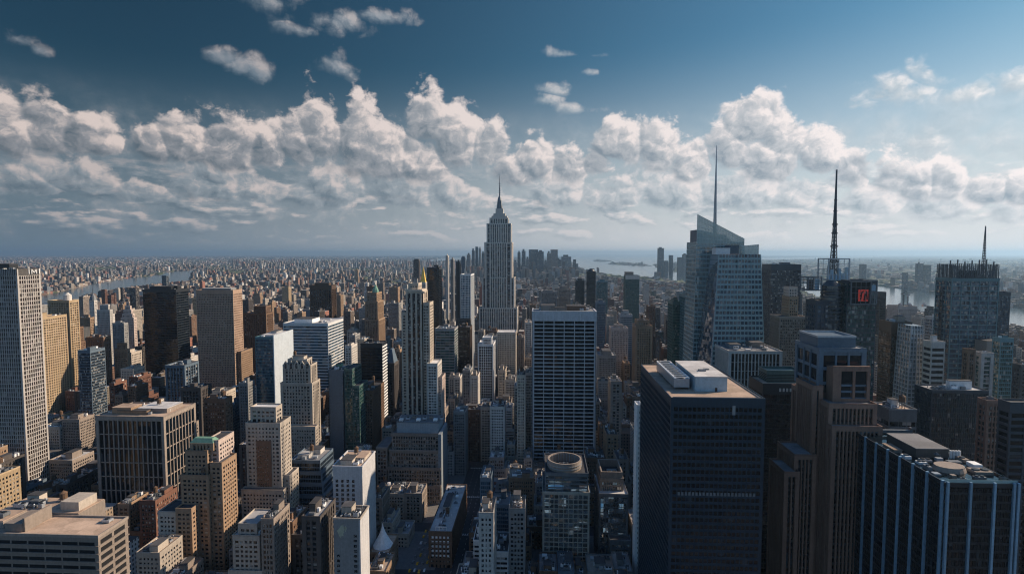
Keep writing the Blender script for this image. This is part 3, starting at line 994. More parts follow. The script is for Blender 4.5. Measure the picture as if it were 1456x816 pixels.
# projecting wings each side of the centre bays
for pl, pr, zt in ((690.5, 697.5, z2 + 3), (720, 727, z2 + 3)):
    a, b = xat(pl, 345, Y), xat(pr, 345, Y)
    B.tier(a, b, Y - 2.5, Y + 2.2, z4, zt - 4, **kw)
cx, cyy = xat(709.5, 300, Y), Y + 22
zA, zB2, zC, zD, zE = zat(303, Y), zat(296, Y), zat(284, Y), zat(279, Y), zat(246, Y)
m = MB()
m.box(cx - 18, cyy - 12, z0, cx + 18, cyy + 12, z0 + (zA - z0) * .5)
m.box(cx - 14, cyy - 10, z0 + (zA - z0) * .5, cx + 14, cyy + 10, zA)
m.box(cx - 9, cyy - 8, zA, cx + 9, cyy + 8, zB2)
B.child('mast_base', 'grey limestone', m)
m = MB()
m.cyl(cx, cyy, zB2, zC, 6.0, 5.0, 12)
for k in range(4):
    an = k * math.pi / 2 + math.pi / 4
    dx, dy = math.cos(an), math.sin(an)
    m.prism([(cx + dx * 5 - dy * 1.2, cyy + dy * 5 + dx * 1.2, zB2), (cx + dx * 9 - dy * 1.2, cyy + dy * 9 + dx * 1.2, zB2), (cx + dx * 9 + dy * 1.2, cyy + dy * 9 - dx * 1.2, zB2), (cx + dx * 5 + dy * 1.2, cyy + dy * 5 - dx * 1.2, zB2)],
            [(cx + dx * 4 - dy * .8, cyy + dy * 4 + dx * .8, zC), (cx + dx * 5.6 - dy * .8, cyy + dy * 5.6 + dx * .8, zC), (cx + dx * 5.6 + dy * .8, cyy + dy * 5.6 - dx * .8, zC), (cx + dx * 4 + dy * .8, cyy + dy * 4 - dx * .8, zC)])
m.cyl(cx, cyy, zC, zD - 1, 5.4, 3.6, 12)
m.cyl(cx, cyy, zD - 1, zD + 4, 3.4, 1.2, 12)
B.child('mooring_mast', 'grey steel', m)
m = MB()
m.bar((cx, cyy, zD + 3), (cx, cyy, zD + 24), 1.25, 0.9)
m.bar((cx, cyy, zD + 24), (cx, cyy, zE - 10), 0.75, 0.5)
m.bar((cx, cyy, zE - 10), (cx, cyy, zE), 0.4, 0.12)
for q in range(7):
    zz = zD + 6 + q * 4
    m.box(cx - 2.0, cyy - 0.15, zz, cx + 2.0, cyy + 0.15, zz + 0.8); m.box(cx - 0.15, cyy - 2.0, zz + 1.2, cx + 0.15, cyy + 2.0, zz + 2)
B.child('antenna', 'mast steel', m)
B.finish()

# --- white gridded slab, centre
GR = H('office_tower', 'white concrete slab with wide dark window strips, six bays across, centre', 'white gridded slab', 757, 848, 442, 640, dep=34, vis=655)
B = GR
x0, x1, y0, y1, z = B.x0, B.x1, B.y0, B.y1, B.z
B.p('glazing', 'black glass').box(x0 + 0.3, y0, 0, x1 - 0.3, y1, z - 1)
B.size[('glazing', 'black glass')] = (2.3, 5.4)
bayw = (x1 - x0 - 3.0) / 6
W = B.p('facade', 'white concrete')
zt = zat(456, 640)
W.box(x0 - 0.5, y0 - 0.9, zt, x1 + 0.5, y0 + 0.2, z); W.box(x0 - 0.5, y0 + 0.2, zt, x0 + 1, y1, z); W.box(x1 - 1, y0 + 0.2, zt, x1 + 0.5, y1, z)
for i in range(7):
    c = x0 + 1.5 + i * bayw
    hw = 0.75 if i in (0, 6) else 0.42
    W.box(c - hw, y0 - 0.85, 0, c + hw, y0 + 0.2, zt + 0.01)
fl = 4.45
k = int(zt / fl)
for i in range(1, k):
    za = zt - i * fl
    W.box(x0 + 1, y0 - 0.7, za, x1 - 1, y0 + 0.15, za + 1.15)
    W.box(x0 - 0.3, y0 + 0.2, za, x0 + 0.3, y1, za + 1.3); W.box(x1 - 0.3, y0 + 0.2, za, x1 + 0.3, y1, za + 1.3)
for j in range(5):
    c = y0 + 0.9 + j * (y1 - y0 - 1.8) / 4
    W.box(x0 - 0.5, c - 0.7, 0, x0 + 0.3, c + 0.7, zt); W.box(x1 - 0.3, c - 0.7, 0, x1 + 0.5, c + 0.7, zt)
B.p('roof', 'grey roof').box(x0 + 0.9, y0, z - 1.2, x1 - 0.9, y1, z - 0.6)
# every dark window strip is a pane of its own
pane = MB(); pane.box(-bayw / 2 + 0.45, -0.06, 0, bayw / 2 - 0.45, 0.0, fl - 1.17)
first = None
cnt = 0
for i in range(1, k):
    for s in range(6):
        za = zt - i * fl + 1.16
        c = x0 + 1.5 + (s + 0.5) * bayw
        if za < 20 or cnt >= 100: continue
        if first is None:
            first = pane.build('window', 'black glass', B.r, (0, 0, 0), dict(bay=2.3, storey=5.4)); o = first
        else:
            o = first.copy(); COL.objects.link(o); o.parent = B.r
        o.location = (c - B.o[0], y0 - B.o[1] - 0.01, za)
        cnt += 1
m = MB()
for i in range(8):
    m.bar((x0 + 2 + i * 9, y0 + 4, z - 0.6), (x0 + 2 + i * 9, y0 + 4, z + 3), 0.12)
m.bar((x0 + 2, y0 + 4, z + 2.9), (x0 + 65, y0 + 4, z + 2.9), 0.1)
B.child('railing', 'dark metal', m)
B.clutter(x0 + 2, x1 - 2, y0 + 5, y1 - 3, z - 0.6, 10, 21, 'warm concrete', False)
B.bulkhead(x0 + 10, x0 + 26, y0 + 10, y1 - 8, z - 0.6, 6, 'warm concrete')
B.bulkhead(x0 + 40, x0 + 62, y0 + 12, y1 - 6, z - 0.6, 5, 'brown brick')
B.finish()

# --- small ribbed slab between
B = H('office_tower', 'small dark slab with white ribs and white roof, left of the white gridded slab', 'white-ribbed small slab', 680, 704, 490, 800, dep=40, vis=538,
      sty='ribs', wall='white panel', glass='black glass', bay=3.2, pw=0.8, sh=0.9, top=2, roof='pale roof')
B.tier(B.x0 + 6, B.x1 - 3, B.y0 + 6, B.y0 + 24, B.z, B.z + 9, sty='ribs', wall='white panel', roof='pale roof', top=1)
B.tier(B.x1 + 1.5, B.x1 + 30, B.y0 + 60, B.y0 + 92, 0, B.z + 9, sty='masonry', wall='limestone', roof='pale roof')
B.finish()

# --- mid distance, right of the landmark
for pl, pr, py, Y, dep, sty, wall, glass, vis, lab, hd in [
    (818, 831, 399, 1900, 26, 'curtain', 'dark metal', 'black glass', 432, 'dark slim tower, left one of the close dark pair behind the gridded slab', 'left dark twin'),
    (834, 847, 386, 1750, 26, 'curtain', 'dark metal', 'black glass', 436, 'taller round-shouldered dark tower right of its dark twin', 'right dark twin'),
    (848, 864, 400, 1850, 30, 'curtain', 'teal panel', 'green glass', 428, 'teal glass tower close behind the taller dark twin', 'teal tower behind twin'),
    (887, 909, 392, 1450, 34, 'fine grid', 'green metal', 'green glass', 458, 'square green-black apartment tower with pale bulkhead near the harbour', 'green-black apartment tower'),
    (770, 792, 415, 1500, 34, 'piers', 'grey concrete', 'dark glass', 440, 'grey pier-fronted block just above the gridded slab roof', 'grey pier block'),
    (794, 811, 411, 1550, 30, 'piers', 'warm concrete', 'dark glass', 440, 'brown round-cornered block just above the gridded slab roof', 'brown block over roof'),
    (846, 861, 430, 1250, 34, 'curtain', 'slate blue', 'blue glass', 470, 'slate blue glass tower right behind the gridded slab', 'slate blue tower'),
    (879, 899, 448, 1100, 30, 'bands', 'light metal', 'blue glass', 480, 'pale blue banded glass tower with white roof line', 'pale blue banded tower'),
    (866, 893, 467, 950, 30, 'masonry', 'pale pink stone', 'dark glass', 520, 'tan stone block with cluttered stepped top left of the tan pier tower', 'cluttered tan block'),
    (900, 927, 464, 850, 30, 'piers', 'tan brick', 'bronze glass', 548, 'tan tower with strong brown vertical piers and stepped crown', 'tan pier tower'),
    (929, 938, 478, 1000, 30, 'curtain', 'dark metal', 'blue glass', 520, 'thin dark blue tower between tan pier tower and teal glass tower', 'thin blue tower'),
    (848, 876, 506, 900, 40, 'masonry', 'grey concrete', 'dark glass', 546, 'grey stone block with sloping shoulders right of the gridded slab', 'grey shouldered block'),
    (950, 968, 430, 760, 30, 'curtain', 'green metal', 'green glass', 525, 'pale green glass prism beside the slanted glass skyscraper', 'green glass prism'),
    (966, 992, 420, 730, 40, 'curtain', 'teal panel', 'green glass', 525, 'deep teal glass tower directly left of the slanted glass skyscraper', 'deep teal tower'),
]:
    B = H('mid_rise_tower' if Y > 1200 else 'office_tower', lab, hd, pl, pr, py, Y, dep=dep, vis=vis, sty=sty, wall=wall, glass=glass, top=2.5, roof='grey roof')
    x0, x1, y0, y1 = B.x0, B.x1, B.y0, B.y1
    w = x1 - x0
    if hd == 'tan pier tower':
        B.tier(x0 + 3, x1 - 4, y0 + 3, y1 - 3, B.z, B.z + 8, sty='piers', wall='tan brick')
        B.clutter(x0 + 5, x1 - 6, y0 + 5, y1 - 5, B.z + 8, 4, 33, 'tan brick', True)
    elif hd == 'right dark twin':
        m = MB(); m.cyl((x0 + x1) / 2, (y0 + y1) / 2, B.z, B.z + 6, w * 0.47, w * 0.3, 20); m.cyl((x0 + x1) / 2, (y0 + y1) / 2, B.z + 6, B.z + 9, w * 0.3, w * 0.12, 20)
        B.child('domed_top', 'dark metal', m)
    elif hd == 'green-black apartment tower':
        B.bulkhead(x0 + 1, x1 - 14, y0 + 4, y1 - 4, B.z, 9, 'warm concrete')
        m = MB(); m.box(x0 - 0.6, y0 - 0.9, B.z - 9, x1 + 0.6, y0 - 0.5, B.z + 1.4); B.child('top_band', 'pale stone', m)
    else:
        B.bulkhead(x0 + w * .25, x1 - w * .25, y0 + 5, y1 - 5, B.z, 4 + (pl % 5), wall)
        B.clutter(x0 + 2, x1 - 2, y0 + 2, y1 - 2, B.z, 3, pl, wall, Y < 1000 and 'stone' in wall)
    B.finish()


# ------------------------------------------------------------------ lofted glass towers
def loft(B, ring0, ring1, z0, z1, n, glass, band, nb=6, out=0.25, sh=1.3, mull=0.12, part='facade', gpart='glazing', gsize=(1.6, 4.0)):
    """glass body between two plan outlines, with floor bands and mullions following its slopes"""
    G = B.p(gpart, glass); B.size[(gpart, glass)] = gsize
    r0 = [(x, y, z0) for x, y in ring0]; r1 = [(x, y, z1) for x, y in ring1]
    G.prism(r0, r1)
    W = B.p(part, band)
    k = len(ring0)
    V0 = [Vector(p) for p in r0]; V1 = [Vector(p) for p in r1]
    for i in range(k):
        j = (i + 1) % k
        t = (V0[j] - V0[i]); nrm = Vector((t.y, -t.x, 0)).normalized()
        for q in range(1, n):
            f0 = q / n; f1 = f0 + sh / (z1 - z0)
            if f1 > 1: continue
            a0, b0 = V0[i].lerp(V1[i], f0), V0[j].lerp(V1[j], f0)
            a1, b1 = V0[i].lerp(V1[i], f1), V0[j].lerp(V1[j], f1)
            o = nrm * out; s = nrm * -0.1
            W.prism([a0 + o, b0 + o, b0 + s, a0 + s], [a1 + o, b1 + o, b1 + s, a1 + s])
        m_ = max(1, round((t.length) / nb))
        for q in range(m_ + 1):
            a = V0[i].lerp(V0[j], q / m_) + nrm * (out * 0.6); b = V1[i].lerp(V1[j], q / m_) + nrm * (out * 0.6)
            W.bar(a, b, mull)


def quad(xa, xb, ya, yb):
    return [(xa, ya), (xb, ya), (xb, yb), (xa, yb)]


# --- slanted glass skyscraper with spire
Yf, Yb = 560, 592
xl = xat(984, 520, Yb); xr = xat(1086, 520, Yf)
B = Bld('glass_skyscraper', 'faceted blue glass skyscraper with slanted screen top and slender white spire', 'skyscraper', xl, xr, Yf, Yb + 42, 'slanted glass skyscraper', 525, pxr=(983, 1087), top=306)
zroof = zat(362, Yf)
# front volume, its left corner cut by a long leaning facet
b0 = [(xat(1012, 520, Yf), Yf), (xat(1087, 520, Yf), Yf), (xat(1087, 520, Yf), Yf + 46), (xat(984, 520, Yf + 46), Yf + 46)]
b1 = [(xat(1023, 362, Yf), Yf + 1.5), (xat(1082, 362, Yf), Yf + 1.5), (xat(1082, 362, Yf), Yf + 44), (xat(1007, 362, Yf + 44), Yf + 44)]
# carry the leaning lines on down to the street
def down(p0, p1, za, zb):
    k = za / (zb - za)
    return (p0[0] + (p0[0] - p1[0]) * k, p0[1] + (p0[1] - p1[1]) * k)
za = zat(520, Yf)
g0 = [down(p, q, za, zroof) for p, q in zip(b0, b1)]
loft(B, g0, b1, 0, zroof, int(zroof / 5.0), 'blue glass', 'glass tower band', nb=5.2, out=0.35, sh=2.0, mull=0.32)
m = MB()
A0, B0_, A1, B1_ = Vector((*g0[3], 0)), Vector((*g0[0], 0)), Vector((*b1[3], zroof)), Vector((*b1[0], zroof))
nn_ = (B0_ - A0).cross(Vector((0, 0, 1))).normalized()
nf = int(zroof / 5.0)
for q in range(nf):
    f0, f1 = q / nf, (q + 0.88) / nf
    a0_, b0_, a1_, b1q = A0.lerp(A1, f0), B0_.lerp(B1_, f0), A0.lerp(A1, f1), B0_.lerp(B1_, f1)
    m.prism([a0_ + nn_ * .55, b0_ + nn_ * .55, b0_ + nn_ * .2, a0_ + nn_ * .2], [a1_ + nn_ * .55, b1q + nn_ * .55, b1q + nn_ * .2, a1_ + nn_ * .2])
B.child('facet_sky_reflection', 'painted facet reflection', m)  # added panels over the glass, their pale colour standing for reflected sky
# back volume with the raking top
bx0, bx1 = xat(991, 330, Yb), xat(1058, 340, Yb)
zl, zr = zat(327, Yb), zat(344, Yb)
g = [(bx0 - 4, Yb), (bx1 + 2, Yb), (bx1 + 2, Yb + 40), (bx0 - 4, Yb + 40)]
t = [(bx0, Yb), (bx1, Yb), (bx1, Yb + 38), (bx0, Yb + 38)]
loft(B, g, t, 0, zr, int(zr / 4.6), 'pale teal glass', 'glass tower band', nb=4, out=0.2, sh=1.1, mull=0.16)
# raised screens of clear glass on the roof
def screen(x0, x1, y, zb0, zb1, zt0, zt1, nx, nz, M, Fm, dx=0.0):
    M.poly([(x0, y, zb0), (x1, y, zb1), (x1, y, zt1), (x0, y, zt0), (x0, y + .12, zb0), (x1, y + .12, zb1), (x1, y + .12, zt1), (x0, y + .12, zt0)],
           [(0, 1, 2, 3), (5, 4, 7, 6), (3, 2, 6, 7), (1, 5, 6, 2), (4, 0, 3, 7)])
    for i in range(nx + 1):
        f = i / nx; x = x0 + (x1 - x0) * f
        Fm.bar((x, y - .15, zb0 + (zb1 - zb0) * f), (x, y - .15, zt0 + (zt1 - zt0) * f), 0.16)
    for i in range(nz + 1):
        f = i / nz
        Fm.bar((x0, y - .15, zb0 + (zt0 - zb0) * f), (x1, y - .15, zb1 + (zt1 - zb1) * f), 0.2)
M, Fm = MB(), MB()
zt_l, zt_r = zat(306, Yb), zat(340, Yb)
screen(bx0, bx1, Yb - 0.4, zr - 2, zr - 2, zt_l, zt_r, 16, 5, M, Fm)
o = B.child('roof_screen', 'crown glass', M); Fm.build('screen_frame', 'crown glass frame', o, B.o)
m = MB(); m.prism([(bx0 + 1, Yb + 2, zr), (bx1 - 12, Yb + 2, zr), (bx1 - 12, Yb + 30, zr), (bx0 + 1, Yb + 30, zr)], [(bx0 + 1, Yb + 2, zl), (bx1 - 18, Yb + 2, zl - 6), (bx1 - 18, Yb + 30, zl - 6), (bx0 + 1, Yb + 30, zl)])
B.child('plant_room', 'slate blue', m)
M, Fm = MB(), MB()
sx0, sx1 = xat(1057, 362, Yf), xat(1080, 362, Yf)
screen(sx0, sx1, Yf + 3, zroof, zroof, zat(350, Yf), zat(348, Yf), 7, 3, M, Fm)
o = B.child('roof_screen', 'crown glass', M); Fm.build('screen_frame', 'crown glass frame', o, B.o)
B.bulkhead(xat(1021, 360, Yf), xat(1042, 360, Yf), Yf + 8, Yf + 20, zroof, 6.5, 'white paint', 'pale roof', 'plant_room')
B.bulkhead(xat(1043, 360, Yf), xat(1056, 360, Yf), Yf + 10, Yf + 26, zroof, 9, 'slate blue', 'grey roof', 'plant_room')
m = MB()
m.prism([(b1[i][0], b1[i][1], zroof) for i in range(4)], [(b1[i][0] + (0.8 if i in (0, 3) else -0.8), b1[i][1] + (0.8 if i < 2 else -0.6), zroof + 0.4) for i in range(4)])
B.child('roof', 'grey roof', m)
cx, cyy = xat(1022, 300, Yb), Yb + 12
m = MB()
zb_, zt_ = zl - 8, zat(210, Yb + 12)
H_ = zt_ - zb_
wd = lambda f: 1.15 * (1 - f) + 0.1
NS = 22
for i in range(NS):
    f0, f1 = (i / NS) ** 0.9, ((i + 1) / NS) ** 0.9
    za_, zb2 = zb_ + H_ * f0, zb_ + H_ * f1
    w0, w1 = wd(f0), wd(f1)
    C0 = [(cx + sx * w0, cyy + sy * w0, za_) for sx, sy in ((1, 1), (-1, 1), (-1, -1), (1, -1))]
    C1 = [(cx + sx * w1, cyy + sy * w1, zb2) for sx, sy in ((1, 1), (-1, 1), (-1, -1), (1, -1))]
    for q in range(4):
        m.bar(C0[q], C1[q], 0.24 * (1 - f0) + 0.1)
        m.bar(C0[q], C1[(q + 1) % 4], 0.16)
        m.bar(C0[q], C0[(q + 1) % 4], 0.14)
m.bar((cx, cyy, zb_), (cx, cyy, zt_), 0.5, 0.16)
B.child('spire', 'light metal', m)
B.finish()

# --- vertical ribbed stone box in front of it
B = H('office_building', 'grey box with closely set white stone ribs in two storeys groups, roof full of plant', 'white-ribbed box', 1037, 1111, 500, 520, pb=1016, vis=540,
      cat='office building', sty='ribs wide', wall='pale stone', glass='black glass', bay=3.1, pw=0.85, po=0.8, sh=0.35, fl=8.0, top=1.5, roof='grey roof')
B.clutter(B.x0 + 2, B.x1 - 2, B.y0 + 2, B.y1 - 2, B.z, 12, 41, 'warm concrete', False)
B.bulkhead(B.x0 + 6, B.x0 + 16, B.y0 + 16, B.y0 + 32, B.z, 4, 'slate blue')
B.finish()
# --- dark curved slab behind
B = H('office_tower', 'broad slate-dark slab tower right behind the slanted glass skyscraper', 'slate-dark slab', 1084, 1139, 377, 800, dep=34, vis=470,
      sty='curtain', wall='slate dark', glass='dark glass', pw=0.5, sh=1.2, top=6, bay=1.8)
B.clutter(B.x0 + 3, B.x1 - 3, B.y0 + 3, B.y1 - 3, B.z, 4, 42, 'slate blue', False)
B.finish()
B = H('office_tower', 'grey-brown stepped tower in front of the slate-dark slab', 'grey-brown stepped tower', 1096, 1146, 451, 740, dep=30, vis=528,
      sty='ribs', wall='warm concrete', glass='dark glass', bay=2.2, pw=0.8, top=2)
B.tier(B.x0 + 13, B.x1 - 9, B.y0 + 4, B.y1 - 4, B.z, zat(421, 745), sty='fine grid', wall='tan brick', glass='dark glass')
B.tier(B.x1 - 20, B.x1 - 9.5, B.y0 + 6, B.y1 - 8, zat(421, 745), zat(408, 745), sty='fine grid', wall='pale pink stone', glass='dark glass', top=1)
B.finish()
# --- dark green-black tower with the louvred penthouse
B = H('office_tower', 'nearly black tower with a boxy dark green louvred penthouse, beside the black gridded block', 'black tower with penthouse', 1085, 1150, 547, 430, pb=1066, vis=800,
      sty='curtain', wall='dark metal', glass='black glass', top=6.5, roof='tan roof', bay=1.7)
zp = zat(526, 436)
m = MB(); m.box(B.x0 + 6, B.y0 + 8, B.z, B.x1 - 2, B.y1 - 3, zp)
o = B.child('penthouse', 'green metal', m)
c = MB()
for i in range(5):
    zz = B.z + 1 + i * (zp - B.z - 2) / 5
    c.box(B.x0 + 5.8, B.y0 + 7.8, zz, B.x1 - 1.8, B.y1 - 2.8, zz + 0.5)
c.build('louvre', 'louvre black', o, B.o)
c = MB()
for a_ in ((B.x0 + 5.7, B.y0 + 7.7, B.x1 - 1.7, B.y0 + 8.5), (B.x0 + 5.7, B.y1 - 3.5, B.x1 - 1.7, B.y1 - 2.7), (B.x0 + 5.7, B.y0 + 8.5, B.x0 + 6.5, B.y1 - 3.5), (B.x1 - 2.5, B.y0 + 8.5, B.x1 - 1.7, B.y1 - 3.5)):
    c.box(a_[0], a_[1], zp, a_[2], a_[3], zp + 1.5)
c.build('rim', 'green metal', o, B.o)
m = MB()
for i in range(5):
    m.box(B.x0 + 12 + i * 2.6, B.y0 - 0.5, B.z - 5, B.x0 + 13.4 + i * 2.6, B.y0 - 0.3, B.z - 2.4)
B.child('vent', 'pale stone', m)
B.finish()

# --- black gridded block with sunlit roof
B = H('office_block', 'large black gridded office block with a sunlit tan roof and white plant boxes', 'black gridded block', 955, 1087, 566, 300, pb=912, vis=816,
      cat='office block', sty='grid', wall='navy metal', glass='black glass', bay=2.5, fl=3.8, pw=0.5, sh=1.5, po=0.35, so=0.25, top=3.2, roof='tan roof', para=0.5)
x0, x1, y0, y1, z = B.x0, B.x1, B.y0, B.y1, B.z
# white penthouse
px0, px1 = xat(987, 558, 318), xat(1032, 558, 318)
m = MB(); m.box(px0, 316, z, px1, 362, z + 8)
o = B.child('penthouse', 'pale blue panel', m)
c = MB(); c.box(px0 - 0.3, 315.7, z + 8, px1 + 0.3, 362.3, z + 8.5); c.build('roof_cap', 'pale roof', o, B.o)
c = MB(); c.box(px0 + 6, 330, z + 8.5, px0 + 10, 333, z + 9.3); c.box(px0 + 10, 334, z + 8.5, px0 + 13, 336, z + 9.1); c.build('hatch', 'grey steel', o, B.o)
d_ = MB(); d_.box(px0 + 11, 315.8, z, px0 + 12.2, 316, z + 2.2); d_.build('door', 'dark metal', o, B.o)
# bank of fans
fx0, fx1 = xat(958, 560, 320), xat(980, 560, 320)
m = MB(); m.box(fx0, 320, z + 1.2, fx1, 368, z + 6.2)
o = B.child('cooling_tower', 'light metal', m)
c = MB()
for i in range(8):
    c.cyl((fx0 + fx1) / 2, 323 + i * 6, z + 6.2, z + 6.9, 2.5, 2.2, 12)
c.build('fan', 'dark metal', o, B.o)
c = MB()
for i in range(8):
    for sx in (fx0 + 0.3, fx1 - 0.8):
        c.box(sx, 320.3 + i * 6.6, z, sx + 0.5, 320.8 + i * 6.6, z + 1.2)
c.build('stand', 'grey steel', o, B.o)
c = MB(); c.box(fx0, 320, z + 6.2, fx0 + 0.4, 368, z + 7.1); c.box(fx1 - 0.4, 320, z + 6.2, fx1, 368, z + 7.1)
for i in range(9):
    c.box(fx0 + 0.4, 320 + i * 5.95, z + 6.9, fx1 - 0.4, 320.35 + i * 5.95, z + 7.1)
c.build('rim', 'white paint', o, B.o)
m = MB()
for q in ((x0 + 0.8, y0 + 1.2, x1 - 0.8, y0 + 1.5), (x1 - 2.0, y0 + 2, x1 - 1.7, y1 - 2)):
    m.box(q[0], q[1], z, q[2], q[3], z + 0.5)
B.child('window_washing_rail', 'grey steel', m)
m = MB()
for i in range(22):
    m.box(x0 + 4 + i * 1.9, y0 - 0.42, z - 53, x0 + 5.2 + i * 1.9, y0 - 0.3, z - 51.2)
B.child('louvre_band', 'grey steel', m)
m = MB(); m.box(x0 + 32, y0 - 0.5, z - 8.6, x0 + 33.6, y0 - 0.42, z - 3.5); B.child('blind', 'pale roof', m)
B.finish()

# --- brown granite ribbed tower with stepped top
Y = 330
B = H('granite_tower', 'brown granite tower with long vertical piers and a stepped boxy top', 'brown granite tower', 1180, 1243, 575, Y, pb=None, keep=True, dep=46, vis=816)
x0, x1, y0, y1 = B.x0, B.x1, B.y0, B.y1
kw = dict(sty='ribs wide', wall='red granite', glass='black glass', span='dark metal', bay=2.2, pw=0.75, po=1.15, sh=1.3, so=0.2, fl=3.9, top=2, roof='grey roof', cw=1.2)
B.tier(x0, x1, y0, y1, 0, B.z, **kw)
xa = xat(1158, 540, Y + 10)
B.tier(xa, x0 - 0.8, y0 + 10, y0 + 30, 0, zat(545, Y + 10), **kw)
xb = xat(1138, 650, Y)
B.tier(xb, xa - 0.8, y0 + 6, y0 + 28, 0, zat(640, Y + 6), **kw)
xc = xat(1124, 660, Y - 4)
B.tier(xc, xb - 0.8, y0 + 2, y0 + 22, 0, zat(664, Y + 2), **kw)
B.tier(x0 - 0.2, x1 + 0.5, y0 - 5, y0 - 0.9, 0, zat(600, Y - 5), **kw)
# the boxy head
z1 = zat(516, Y + 6)
a, b = xat(1185, 530, Y + 6), xat(1238, 530, Y + 6)
m = MB()
t = 2.0
def frame_box(m, a, b, y, z0_, z1_, d):
    cols = [a, a + (b - a) * 0.22, (a + b) / 2 + (b - a) * 0.07, b - 2.0]
    m.box(a, y, z0_, a + (b - a) * 0.22, y + d, z1_)
    m.box(b - 1.8, y, z0_, b, y + d, z1_)
    m.box(a + (b - a) * .22, y, z1_ - 3, b - 1.8, y + d, z1_)
    m.box(a + (b - a) * .22, y, z0_, b - 1.8, y + d, z0_ + 2)
    c = (a + (b - a) * .22 + b - 1.8) / 2
    m.box(c - 0.7, y - 0.002, z0_ + 2, c + 0.7, y + d, z1_ - 3)
frame_box(m, a, b, y0 + 6, B.z, z1, 1.6)
m.box(a, y0 + 7.6, B.z, b, y0 + 34, z1 - 1)
B.child('tower_head', 'red granite', m)
mm = (a + (b - a) * .22, b - 1.8); c = sum(mm) / 2
for q0, q1 in ((mm[0], c - .7), (c + .7, mm[1])):
    w = MB(); w.box(q0, y0 + 7.2, B.z + 10.5, q1, y0 + 7.5, z1 - 3); B.child('opening', 'louvre black', w)
    for j in range(2):
        w = MB(); w.box(q0 + 1, y0 + 7.2, B.z + 2.8 + j * 4, q1 - 0.6, y0 + 7.5, B.z + 5.4 + j * 4); o = B.child('opening', 'louvre black', w)
    w = MB()
    w.box(q0, y0 + 6.5, B.z + 9.2, q1, y0 + 7.6, B.z + 10.4); w.box(q0, y0 + 6.5, B.z + 5.5, q1, y0 + 7.6, B.z + 6.7); w.box(q0, y0 + 6.5, B.z + 2.01, q1, y0 + 7.6, B.z + 2.7)
    B.child('sill', 'slate blue', w)
z2 = zat(492, Y + 14)
a2, b2 = xat(1166, 500, Y + 14), xat(1229, 500, Y + 14)
B.tier(a2, b2, y0 + 14, y0 + 44, zat(545, Y + 10) - 4, z2, sty='ribs wide', wall='slate blue', glass='black glass', bay=8, pw=1, fl=9, sh=2, top=2, para=0.5, roof='grey roof')
z3 = zat(476, Y + 20)
m = MB(); m.box(a2 + 0.5, y0 + 18, z2, b2 - 3, y0 + 42, z3); o = B.child('penthouse', 'slate blue', m)
c = MB()
for q in ((a2 + .3, y0 + 17.8, b2 - 2.8, y0 + 18.3), (a2 + .3, y0 + 41.8, b2 - 2.8, y0 + 42.2), (a2 + .3, y0 + 18.3, a2 + .8, y0 + 41.8), (b2 - 3.3, y0 + 18.3, b2 - 2.8, y0 + 41.8)):
    c.box(q[0], q[1], z3, q[2], q[3], z3 + 1.2)
c.build('rim', 'light metal', o, B.o)
c = MB(); c.cyl(b2 + 3, y0 + 20, B.z + 13, B.z + 14.5, 4, 4.2, 14); B.child('satellite_dish', 'orange paint', c)
B.finish()

# --- black tower with pale blue fins, lower right
Y = 255
B = H('office_block', 'black glass block with widely spaced pale blue vertical fins and a cluttered roof', 'black finned block', 1345, 1450, 684, Y, pb=1218, vis=816, cat='office block')
x0, x1, y0, y1, z = B.x0, B.x1, B.y0, B.y1, B.z
B.size[('glazing', 'black glass')] = (1.2, 3.8)
B.p('glazing', 'black glass').box(x0, y0, 0, x1, y1, z - 1.5)
W = B.p('facade', 'dark metal')
for i in range(int(z / 3.8)):
    za = z - 6 - i * 3.8
    if za < 0: break
    W.box(x0 - 0.1, y0 - 0.1, za, x1 + 0.1, y0 + 0.1, za + 1.1); W.box(x0 - 0.1, y0 + 0.1, za, x0 + 0.1, y1, za + 1.1); W.box(x1 - 0.1, y0 + 0.1, za, x1 + 0.1, y1, za + 1.1)
for i in range(46):
    yy = y0 + 1.2 + i * 1.55
    if yy < y1: W.box(x0 - 0.22, yy - 0.06, 0, x0, yy + 0.06, z - 2.5)
for i in range(22):
    xx = x0 + 1 + i * 1.55
    if xx < x1: W.box(xx - 0.06, y0 - 0.22, 0, xx + 0.06, y0, z - 2.5)
W.box(x0 - 0.3, y0 - 0.3, z - 2.5, x1 + 0.3, y0 + 0.3, z - 0.6); W.box(x0 - 0.3, y0 + 0.3, z - 2.5, x0 + 0.3, y1, z - 0.6); W.box(x1 - 0.3, y0 + 0.3, z - 2.5, x1 + 0.3, y1, z - 0.6); W.box(x0, y1 - 0.3, z - 2.5, x1, y1 + 0.3, z - 0.6)
fin = MB(); fin.box(-1.0, -0.5, 0, 0.2, 0.5, z)
fb = fin.build('fin', 'blue metal', B.r, (0, 0, 0))
n = 8
locs = [(x0, y0 + 1.4 + i * (y1 - y0 - 2) / (n - 1) - 0.0, 0) for i in range(n)]
fb.location = (locs[0][0] - B.o[0], locs[0][1] - B.o[1], 0)
for q in locs[1:]:
    o = fb.copy(); COL.objects.link(o); o.parent = B.r; o.location = (q[0] - B.o[0], q[1] - B.o[1], 0)
for xx in (x0 + 0.6, x0 + 10.5, x0 + 20.8, x1 - 2.6, x1 - 0.7):
    o = fb.copy(); COL.objects.link(o); o.parent = B.r; o.location = (xx - B.o[0], y0 - B.o[1], 0); o.rotation_euler[2] = math.pi / 2
for j, yy in enumerate((y0 + 4,)):
    pass
B.p('roof', 'tan roof').box(x0, y0, z - 3.2, x1, y1, z - 2.6)
G = MB()
G.box(x0 + 0.5, y0 + 0.5, z - 0.6, x1 - 0.5, y0 + 0.6, z + 0.8); B.child('glass_rail', 'crown glass', G)
